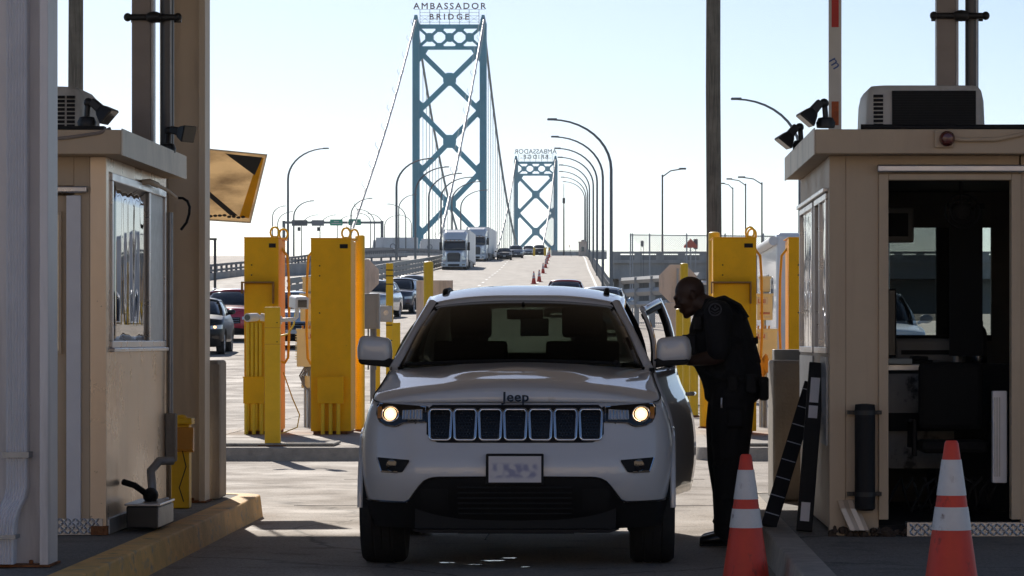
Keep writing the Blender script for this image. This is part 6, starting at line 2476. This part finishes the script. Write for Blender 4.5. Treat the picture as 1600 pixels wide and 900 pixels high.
# ------------------------------------------------------------------ rails, parapets, fence
def beam_rail(name, label, cat, pts, rails, post_every, m_, post_h, group=None, depth=.08, wall=None, pdx=0):
    """pts: list of (x, y, z); rails: list of (z0, z1)"""
    o = Vector(pts[0])
    t = thing(name, label, cat, o, 0, group)
    P_ = [Vector(p) - o for p in pts]
    for z0, z1 in rails:
        q = MB()
        q.loft([[p + Vector((0, 0, z0)), p + Vector((-depth, 0, lerp(z0, z1, .5))), p + Vector((0, 0, z1)), p + Vector((depth, 0, z1)), p + Vector((depth, 0, z0))] for p in P_])
        q.build('rail', M[m_], t)
    # posts
    L_ = 0
    nxt = 0
    posts = []
    for a, b in zip(P_, P_[1:]):
        d = (b - a).length
        while nxt <= L_ + d:
            posts.append(a.lerp(b, (nxt - L_) / d))
            nxt += post_every
        L_ += d
    for p in posts[:100]:
        MB().box(p.x - .09 + pdx, p.x + .09 + pdx, p.y - .09, p.y + .09, p.z - .2, p.z + post_h).build('post', M[m_], t)
    if wall:
        q = MB()
        z0, z1, th = wall
        q.loft([[p + Vector((-th, 0, z0)), p + Vector((th, 0, z0)), p + Vector((th, 0, z1)), p + Vector((-th, 0, z1))] for p in P_])
        q.build('wall', M['concrete_far'], t)
    return t


beam_rail('guard_rail', 'three-beam grey guard rail curving up the left edge of the bridge road', 'guard rail',
          [(lerp(-17.8, -16.9, k / 20), Y, gz(Y)) for k, Y in enumerate(frange(178, 330, 21))], [(.18, .50), (.58, .90), (.98, 1.30)], 4.0, 'rail_grey', 1.2, pdx=-.3)
beam_rail('guard_rail', 'pale guard rail down the right edge of the bridge road under the lamps', 'guard rail',
          [(road_edge(Y) - .25, Y, gz(Y)) for Y in frange(182, 520, 40)], [(.25, .50), (.68, .95)], 3.2, 'rail_white', 1.0)
beam_rail('guard_rail', 'low white three-beam rail between the octagonal sign and white car roof', 'guard rail',
          [(lerp(.5, 3.2, k / 6), lerp(122, 112, k / 6), 2.0) for k in range(7)], [(.55, .80), (1.0, 1.28), (1.48, 1.72)], 2.2, 'rail_white', 1.7)
# parapet of the neighbouring roadway
pp = [(-31.3, Y, gz(Y) - .1) for Y in frange(215, 330, 12)] + [(lerp(-31.3, -33, (Y - 330) / 250), Y, gz(Y) - .1) for Y in frange(340, 600, 27)]
beam_rail('parapet', 'long dark parapet with a post-and-rail top along the neighbouring roadway', 'parapet', pp, [(.72, .90), (1.12, 1.32)], 3.4, 'parapet_rail', 1.3, wall=(-3, .62, .18))
pp = [(lerp(-30.8, -26.5, k / 10), Y, gz(Y)) for k, Y in enumerate(frange(330, 620, 11))]
beam_rail('parapet', 'parapet crossing in front of the white box lorry', 'parapet', pp, [(.9, 1.12)], 3.0, 'parapet_rail', 1.1, wall=(-2, .45, .15))
pp = [(lerp(-29.2, -19.2, k / 8), Y, gz(Y)) for k, Y in enumerate(frange(262, 305, 9))]
beam_rail('median_wall', 'grey concrete wall with a top rail dividing the two roadways on the left', 'wall', pp, [(1.30, 1.42)], 3.0, 'parapet_rail', 1.4, wall=(-.3, 1.05, .2))
# concrete viaduct on the right beyond the fence
Y = 205
vd = thing('viaduct', 'long grey concrete viaduct with gapped parapet behind the wire fence', 'viaduct', (.15, Y, 2.0))
zt = H - (393 - VY) * Y / F - 2.0
MB().box(0, 60, 0, 8, zt - 1.75, zt - .75).build('deck', M['concrete_far'], vd)
MB().box(0, 60, -.25, .15, zt - .75, zt - .55).build('ledge', M['concrete_far'], vd)
MB().box(0, 60, -.1, .1, zt - .14, zt).build('rail', M['concrete_far'], vd)
for x in frange(.4, 24, 18):
    MB().box(x - .25, x + .25, -.09, .09, zt - .549, zt - .141).build('parapet_post', M['concrete_far'], vd)
MB().box(0, 60, 7.6, 7.9, zt - .749, zt - .02).build('far_parapet', M['grey_box'], vd)
MB().box(0, 60, 3, 7, -.5, zt - 1.751).build('abutment', M['grey_box'], vd)
hut = thing('control_hut', 'small tan hut with a flat stepped roof at the right end of the bridge road', 'hut', (at(911.5, 393, 440).x, 440, gz(440) - .3))
MB().box(-.66, .62, 0, 1.6, 0, 2.25).build('wall', M['sign_back'], hut, bevel=.02)
MB().box(-.72, .68, -.06, 1.66, 2.26, 2.36).box(-.3, .3, .3, 1.2, 2.36, 2.62).build('roof', M['sign_back'], hut)
MB().box(-.25, .1, -.02, -.001, 1.0, 1.6).build('window', M['car_glass'], hut)
# end wall at the crest
wl = thing('crest_wall', 'low concrete wall across the crest in front of the far tower', 'wall', (-8.2, 545, gz(545)))
MB().box(-1.5, 8, 0, .4, -.4, .9).build('wall', M['concrete_far'], wl)
MB().box(-1.5, 8, -.05, .45, .95, 1.1).build('coping', M['concrete_far'], wl)

# wire fence
Y = 125
fx0 = (985 - VX) * Y / F
fz0, fz1 = 1.9, H - (367 - VY) * Y / F
fn = thing('wire_fence', 'tall chain-link fence panel on steel posts, beyond the octagonal sign', 'fence', (fx0, Y, fz0))
L_, hh = 7.5, fz1 - fz0
for x in (0, .08, .75, 2.2, 3.7, 5.2, 6.7):
    MB().tube([(x, 0, 0), (x, 0, hh + .06)], .030, 8).build('post', M['galv'], fn, 60)
q = MB()
for z in (.12, hh):
    q.tube([(0, 0, z), (L_, 0, z - .08)], .022, 6)
q.build('top_rail', M['galv'], fn, 60)
q = MB()
st = .085
n = int((L_ + hh) / st)
for k in range(n):
    for sg in (1, -1):
        x0 = k * st - (hh if sg > 0 else 0)
        a, b = (x0, 0), (x0 + hh, hh)
        if sg < 0:
            a, b = (x0 + 0, hh), (x0 + hh, 0)
        t0 = max(0, (0 - a[0]) / hh)
        t1 = min(1, (L_ - a[0]) / hh)
        if t1 <= t0:
            continue
        pa = (lerp(a[0], b[0], t0), .004 * sg, lerp(a[1], b[1], t0))
        pb = (lerp(a[0], b[0], t1), .004 * sg, lerp(a[1], b[1], t1))
        q.tube([pa, pb], .0065, 3, cap=False)
q.build('wire_mesh', M['wire'], fn)
for lb, px, py0, py1, m_, nm in (('orange diamond road works sign behind the wire fence', 1079, 372, 391, 'orange_sign', 'works_sign'),):
    Yp = 190
    v = at(px, 384, Yp)
    s1 = thing(nm, lb, 'sign', (v.x, Yp, 2.0))
    zc = v.z - 2.0
    MB().prism([(-.40, zc - .12), (.40, zc - .12), (.40, zc + .0), (0, zc + .42), (-.40, zc + .0)], 0, .03).build('sign_plate', M['orange_sign'], s1)
    MB().tube([(0, .05, 0), (0, .05, zc)], .04, 6).build('post', M['galv'], s1)
v = at(1087, 380, 195)
s1 = thing('regulatory_sign', 'small dull red notice sign beside the orange diamond sign', 'sign', (v.x, 195, 2.0))
MB().box(-.13, .13, 0, .03, v.z - 2.35, v.z - 1.75).build('sign_plate', M['letters'], s1)
MB().tube([(0, .05, 0), (0, .05, v.z - 2.0)], .03, 6).build('post', M['galv'], s1)
v = at(1003.5, 384, 190)
s1 = thing('notice_frame', 'small grey framed notice on two legs behind the wire fence', 'sign', (v.x, 190, 2.0))
MB().box(-.09, .09, 0, .03, v.z - 2.05, v.z - 1.7).build('notice', M['lamp_grey'], s1)
MB().box(-.09, -.06, 0, .03, 0, v.z - 2.06).box(.06, .09, 0, .03, 0, v.z - 2.06).build('leg', M['lamp_grey'], s1)

# ------------------------------------------------------------------ gantry
Y = 625
s_ = F / Y
gx = (520.5 - VX) / s_
gt = thing('sign_gantry', 'overhead sign gantry with two dark and two green signs, left of the near tower', 'gantry', (gx, Y, gz(Y) - .5))
Z = lambda py: H - (py - VY) / s_ - gz(Y) + .5
XX = lambda px: (px - 520.5) / s_
for px in (443.5, 597):
    MB().box(XX(px) - .28, XX(px) + .28, -.25, .25, 0, Z(345)).build('post', M['lamp_grey'], gt)
MB().box(XX(443), XX(597), -.2, .2, Z(349.5), Z(346)).build('beam', M['lamp_grey'], gt)
for px0, px1, py0, py1, m_ in ((456.5, 480.5, 344, 353, 'sign_dark'), (487.5, 506.5, 344, 353, 'sign_grey'), (516, 535.5, 343, 352.5, 'green_sign'), (545, 564, 342.5, 352, 'green_sign')):
    pn = MB().box(XX(px0), XX(px1), -.5, -.21, Z(py1), Z(py0)).build('sign_panel', M[m_], gt)
    q = MB()
    w = XX(px1) - XX(px0)
    h = Z(py0) - Z(py1)
    if m_ == 'green_sign':
        for k, (a, b) in enumerate(((.3, .7), (.12, .9))):
            q.box(XX(px0) + w * a, XX(px0) + w * b, -.52, -.501, Z(py1) + h * (.58 - .32 * k), Z(py1) + h * (.72 - .32 * k))
    else:
        for k in range(3):
            q.box(XX(px0) - .1, XX(px1) + .1, -.52, -.501, Z(py1) + h * (.15 + .3 * k), Z(py1) + h * (.22 + .3 * k))
    q.build('sign_legend', M['white_line' if m_ == 'green_sign' else 'lamp_grey'], pn)
for px in (467.5, 498):
    MB().box(XX(px) - .28, XX(px) + .28, -.5, -.2, Z(361), Z(355)).build('lane_signal', M['sign_dark'], gt)


# ------------------------------------------------------------------ the suspension bridge
def hexa(q, cx, cy, w, h, y0, y1, k=.42):
    q.prism([(cx - w, cy - h * k), (cx - w * k, cy - h), (cx + w * k, cy - h), (cx + w, cy - h * k), (cx + w, cy + h * k), (cx + w * k, cy + h), (cx - w * k, cy + h), (cx - w, cy + h * k)], y0, y1)


def bar2(q, a, b, w, y0, y1):
    a, b = Vector((a[0], 0, a[1])), Vector((b[0], 0, b[1]))
    d = (b - a).normalized()
    n = Vector((-d.z, 0, d.x)) * w / 2
    q.prism([((a + n).x, (a + n).z), ((b + n).x, (b + n).z), ((b - n).x, (b - n).z), ((a - n).x, (a - n).z)], y0, y1)


BR = thing('suspension_bridge', 'tall teal suspension bridge with cross-braced towers and rooftop lettering', 'bridge', (-43.4, 877, -24))


def tower(Y, s_, pxl, pxr, leg_w, tops, xs, joints, mirror, nm):
    """picture measures -> metres; local to the bridge empty"""
    ox, oy, oz = BR.location
    X = lambda px: (px - VX) / s_ - ox
    Z = lambda py: H - (py - VY) / s_ - oz
    y0, y1 = Y - oy - 1.4, Y - oy + 1.4
    q = MB()
    lw = leg_w / s_ / 2
    xl, xr = X(pxl), X(pxr)
    for xc in (xl, xr):
        q.box(xc - lw * 1.0, xc + lw * 1.0, y0, y1, 0, Z(tops[0]) + .4)
        for xx in (-.78, .78):                                           # flange ribs make the legs read as built-up steel
            q.box(xc + lw * xx - lw * .12, xc + lw * xx + lw * .12, y0 - .5, y1 + .5, 0, Z(tops[0]) + .2)
        q.prism([(xc - lw * .9, Z(tops[0]) + .41), (xc + lw * .9, Z(tops[0]) + .41), (xc + lw * .4, Z(tops[0]) + 2.6), (xc - lw * .4, Z(tops[0]) + 2.6)], y0 + .4, y1 - .4)
    xi0, xi1 = xl + lw, xr - lw
    m0, m1 = y0 + .55, y1 - .55
    cx = (xi0 + xi1) / 2
    # portal truss at the top
    q.box(xi0 + .001, xi1 - .001, m0, m1, Z(tops[1]), Z(tops[0]))
    q.box(xi0 + .001, xi1 - .001, m0, m1, Z(tops[3]), Z(tops[2]))
    n = 3
    w_ = (xi1 - xi0) / n
    zc, zh = (Z(tops[1]) + Z(tops[2])) / 2, (Z(tops[1]) - Z(tops[2])) / 2
    tb = 7.0 / 3.46 / 5.7
    for k in range(n):
        c = xi0 + w_ * (k + .5)
        for sx in (-1, 1):
            bar2(q, (c - sx * w_ / 2, zc - zh), (c + sx * w_ / 2, zc + zh), tb * 1.9, m0 + .02 * sx, m1 - .02 * sx)
        hexa(q, c, zc, 1.15, 1.15, m0 - .06, m1 + .06)
    for k in range(1, n):
        for zz, sg in ((zc + zh, -1), (zc - zh, 1)):
            q.prism([(xi0 + w_ * k - 1.3, zz), (xi0 + w_ * k + 1.3, zz), (xi0 + w_ * k + .6, zz + sg * .9), (xi0 + w_ * k - .6, zz + sg * .9)], m0 - .05, m1 + .05)
    # big crosses
    bw = 6.2 / 5.7
    for xc, jt, jb in xs:
        zt_, zb_ = Z(jt), Z(jb)
        zc_ = Z(xc)
        for sx in (-1, 1):
            bar2(q, (cx - sx * (xi1 - xi0) / 2, zb_), (cx + sx * (xi1 - xi0) / 2, zt_), bw * 1.25, m0 + .03 * sx, m1 - .03 * sx)
        hexa(q, cx, zc_, 1.75, 1.75, m0 - .08, m1 + .08)
    for j in joints:
        z = Z(j)
        for xe, sg in ((xi0, 1), (xi1, -1)):
            q.prism([(xe, z - 2.6), (xe + sg * 1.1, z - 1.6), (xe + sg * 1.1, z + 1.6), (xe, z + 2.6)], m0 - .07, m1 + .07)
    z = Z(tops[3])
    for xe, sg in ((xi0, 1), (xi1, -1)):
        q.prism([(xe, z), (xe + sg * 2.4, z), (xe + sg * .9, z - 2.4), (xe, z - 3.4)], m0 - .07, m1 + .07)
    tw = q.build('tower', M['bridge'], BR)
    # rooftop lettering on a light scaffold
    fr = MB()
    sg0, sg1 = tops[4], tops[5]
    zt_ = Z(tops[0])
    f = 1.0
    def line(a, b, r_=.10):
        fr.tube([(a[0], y0 + .8, a[1]), (b[0], y0 + .8, b[1])], r_, 4)
    zz = [zt_, Z(lerp(tops[0], sg1, .45)), Z(sg1) + .1, Z(lerp(sg1, sg0, .55)), Z(sg0) - 0.0]
    za = Z(tops[6])
    xsx = [lerp(xi0 + .2, xi1 - .2, k / 6) for k in range(7)]
    for x in xsx:
        line((x, zt_), (x, za))
    for z in frange(zt_ + .6, za, 5):
        line((xsx[0] - (1.6 if z == za else 0), z), (xsx[-1] + (1.6 if z == za else 0), z), .06)
    for k in (0, 1, 4, 5):
        line((xsx[k], zt_ + .6), (xsx[k + 1], zt_ + 2.5), .04)
        line((xsx[k + 1], zt_ + .6), (xsx[k], zt_ + 2.5), .04)
    fr.build('sign_scaffold', M['cable'], tw)
    for txt, pa, pb, ya, yb in tops[7]:
        hgt = (yb - ya) / s_
        t1 = text_mb(txt, hgt / .70, .25, mirror, bold=.035)
        w0 = max(v.x for v in t1.v) - min(v.x for v in t1.v)
        want = (pb - pa) / s_
        t1 = text_mb(txt, hgt / .70, .25, mirror, spacing=1 + (want - w0) / (len(txt) - 1) / (w0 / len(txt)) * .93, bold=.035)
        mn, mx = min(v.x for v in t1.v), max(v.x for v in t1.v)
        kx = want / (mx - mn)
        mid = (mn + mx) / 2
        t1.v = [Vector(((v.x - mid) * kx, v.y, v.z)) for v in t1.v]
        t1.build('sign_lettering', M['letters_far' if mirror else 'letters'], tw, loc=(X((pa + pb) / 2), y0 + (.4 if not mirror else 1.2), Z(yb)))
    return xl, xr, Z(tops[0]) + 1.5, Z(375)


S1, S2 = F / 877, F / 1441
t1 = tower(877, S1, 650, 755, 10.6, (38.5, 44.5, 72.5, 77.5, 14.5, 31.5, 15, (('AMBASSADOR', 646, 760, 5, 14.5), ('BRIDGE', 671.5, 733, 22, 31))),
           ((124, 80, 173), (221, 173, 270), (318, 270, 368)), (171, 269, 367), False, 'near')
t2 = tower(1441, S2, 806.3, 868, 6.4, (252.5, 256, 271.5, 274.5, 240, 248.5, 241, (('AMBASSADOR', 803.5, 870, 233, 240), ('BRIDGE', 818, 856.5, 242, 248))),
           ((304, 276, 333), (362, 333, 391)), (333, 391), True, 'far')
Lb = BR.location
def cable(pts, r0, r1, m_, name='main_cable'):
    n = len(pts)
    return MB().tube([Vector(p) - Lb for p in pts], [lerp(r0, r1, k / (n - 1)) for k in range(n)], 8).build(name, M[m_], BR, 60)


# back stays to the anchorage
for (pxt, pyt, pxb, pyb, m_) in ((649.5, 30, 541, 385, 'cable_white'), (756.5, 28, 681, 400, 'cable_white')):
    a, b = at(pxt, pyt, 877), at(pxb, pyb, 600)
    pts = [a.lerp(b, k / 24) + Vector((0, 0, -2.6 * math.sin(PI * k / 24))) for k in range(25)]
    cable(pts, .30, .30, m_)
    # hand ropes and their stanchions
    q = MB()
    for k in range(1, 24, 2):
        p = pts[k] - Lb
        for dx in (-.8, .8):
            q.tube([p + Vector((0, 0, .2)), p + Vector((dx, 0, 1.5)), p + Vector((dx * .7, 0, 2.0))], .06, 4)
    for dx in (-.8, .8):
        q.tube([p_ - Lb + Vector((dx, 0, 1.5)) for p_ in pts], .02, 4)
    q.build('hand_rope', M['cable'], BR)
# main span: cable and hangers
T1 = [Vector((x, 0, t1[2])) for x in t1[:2]]
T2 = [Vector((x, 1441 - 877, t2[2])) for x in t2[:2]]
zdeck = lambda t: lerp(24 + 21.5, 24 + 20.0, t) + 3 * math.sin(PI * t)
for a, b in zip(T1, T2):
    mid = zdeck(.5) + 3
    def cz(t):
        # parabola through both tower tops with its low point at mid span
        return mid + ((a.z - mid) * (1 - 2 * t) ** 2 if t < .5 else (b.z - mid) * (2 * t - 1) ** 2)
    pts = [Vector((lerp(a.x, b.x, t), lerp(a.y, b.y, t), cz(t))) for t in frange(0, 1, 41)]
    MB().tube(pts, .34, 8).build('main_cable', M['cable'], BR, 60)
    for k in range(1, 46):
        t = k / 46
        x, y = lerp(a.x, b.x, t), lerp(a.y, b.y, t)
        MB().tube([(x, y, zdeck(t)), (x, y, cz(t))], .11, 4).build('hanger', M['cable'], BR)
rows = []
for t in frange(-.42, 1.15, 20):
    xl = lerp(T1[0].x, T2[0].x, t) + .5
    xr = lerp(T1[1].x, T2[1].x, t) - .5
    y = lerp(T1[0].y, T2[0].y, t)
    z = zdeck(max(0, t)) if t >= 0 else lerp(24 + 16.5, zdeck(0), 1 + t / .42)
    rows.append([(xl, y, z - 2.2), (xr, y, z - 2.2), (xr, y, z), (xl, y, z)])
MB().loft(rows).build('deck', M['bridge'], BR)
q = MB()
for side in (0, 1):
    for z_ in (.5, 1.2):
        q.tube([Vector(r_[3 if side == 0 else 2]) + Vector((0, 0, z_)) for r_ in rows], .10, 4)
q.build('deck_rail', M['bridge'], BR)

# ------------------------------------------------------------------ cones and posts on the rising road
gl = 'orange cones along the rising road'
small = [(834, 440, 232), (842.5, 438, 240), (848.5, 426.5, 285), (852.5, 420, 320), (854, 415.5, 345), (855.5, 411, 368), (857, 407.5, 395), (858.5, 404.5, 420)]
for k, (px, py, Y) in enumerate(small):
    c = copy_thing(cone, on_road(px, Y)[:2] + (gz(Y) + .03,), .3 * k, '%s cone from the viewer in the far line beside the lorries' % ORD[k], gl)
    c.scale = (1.3, 1.3, 1.3)
for k, (px, Y, lb) in enumerate(((834.5, 460, 'short yellow post left of the black car on the crest'), (851.5, 465, 'short yellow post right of the black car on the crest'), (858.5, 470, 'pale yellow post behind the far end of the cone line'))):
    X = (px - VX) * Y / F
    tag(MB().lathe([(.16, 0), (.16, 1.15), (.10, 1.22), (.01, 1.23)], 12).build('bollard', M['yellow_matt'], None, 40, loc=(X, Y, gz(Y))), lb, 'bollard')
wp = thing('flag_marker', 'thin whip marker with small red tag at the road edge near the hut', 'marker', on_road(892.5, 430))
MB().tube([(0, 0, 0), (-.1, 0, .9), (-.25, 0, 1.5)], .03, 5).build('whip', M['lamp_dark'], wp)
MB().box(-.33, -.22, 0, .02, 1.35, 1.6).build('tag', M['red_tape'], wp)
# ------------------------------------------------------------------ light, sky, camera
SUN_EL, SUN_AZ = 29.0, -12.5             # degrees; azimuth from the lane axis, negative = to the left
w = bpy.data.worlds.new('World')
sc.world = w
w.use_nodes = True
nt = w.node_tree
bg = nt.nodes['Background']
sky = nt.nodes.new('ShaderNodeTexSky')
sky.sky_type = 'NISHITA'
sky.sun_disc = False
sky.sun_elevation = R(SUN_EL)
sky.sun_rotation = R(SUN_AZ)
sky.altitude = 0
sky.air_density = .6
sky.dust_density = .30
sky.ozone_density = 1.9
nt.links.new(sky.outputs[0], bg.inputs[0])
bg.inputs[1].default_value = .084
sun = bpy.data.lights.new('sun', 'SUN')
sun.energy = 4.0
sun.angle = R(.53)
sun.color = (1, .93, .84)
so = bpy.data.objects.new('sun', sun)
C.objects.link(so)
d = Vector((math.sin(R(SUN_AZ)) * math.cos(R(SUN_EL)), math.cos(R(SUN_AZ)) * math.cos(R(SUN_EL)), math.sin(R(SUN_EL))))
so.rotation_euler = d.to_track_quat('Z', 'Y').to_euler()
so.location = (0, 0, 60)

cam = bpy.data.cameras.new('camera')
co = bpy.data.objects.new('camera', cam)
C.objects.link(co)
co.location = (0, 0, H)
co.rotation_euler = (R(90), 0, 0)
cam.sensor_width = 36
cam.lens = 36 * F / 1600
cam.shift_x = (800 - VX) / 1600
cam.shift_y = (VY - 450) / 1600
cam.clip_start = .5
cam.clip_end = 20000
sc.camera = co

sc.view_settings.view_transform = 'Standard'
sc.view_settings.look = 'None'
sc.view_settings.gamma = 1
sc.view_settings.use_curve_mapping = False
sc.view_settings.exposure = .32
sc.render.engine = 'CYCLES'
sc.cycles.max_bounces = 8
sc.cycles.transparent_max_bounces = 12
sc.cycles.use_denoising = True
sc.cycles.caustics_reflective = False
sc.cycles.caustics_refractive = False

# the air over the river
hz = MB().box(-400, 330, -70, 1650, -26, 125)
ho = hz.build('haze', bpy.data.materials.new('haze air'))
ho['kind'] = 'stuff'
hm = ho.data.materials[0]
hm.use_nodes = True
hn = hm.node_tree
hn.nodes.remove(hn.nodes['Principled BSDF'])
pv = hn.nodes.new('ShaderNodeVolumePrincipled')
pv.inputs['Color'].default_value = (.86, .92, 1.0, 1)
pv.inputs['Density'].default_value = .00009
pv.inputs['Anisotropy'].default_value = .2
hn.links.new(pv.outputs[0], [n for n in hn.nodes if n.type == 'OUTPUT_MATERIAL'][0].inputs['Volume'])
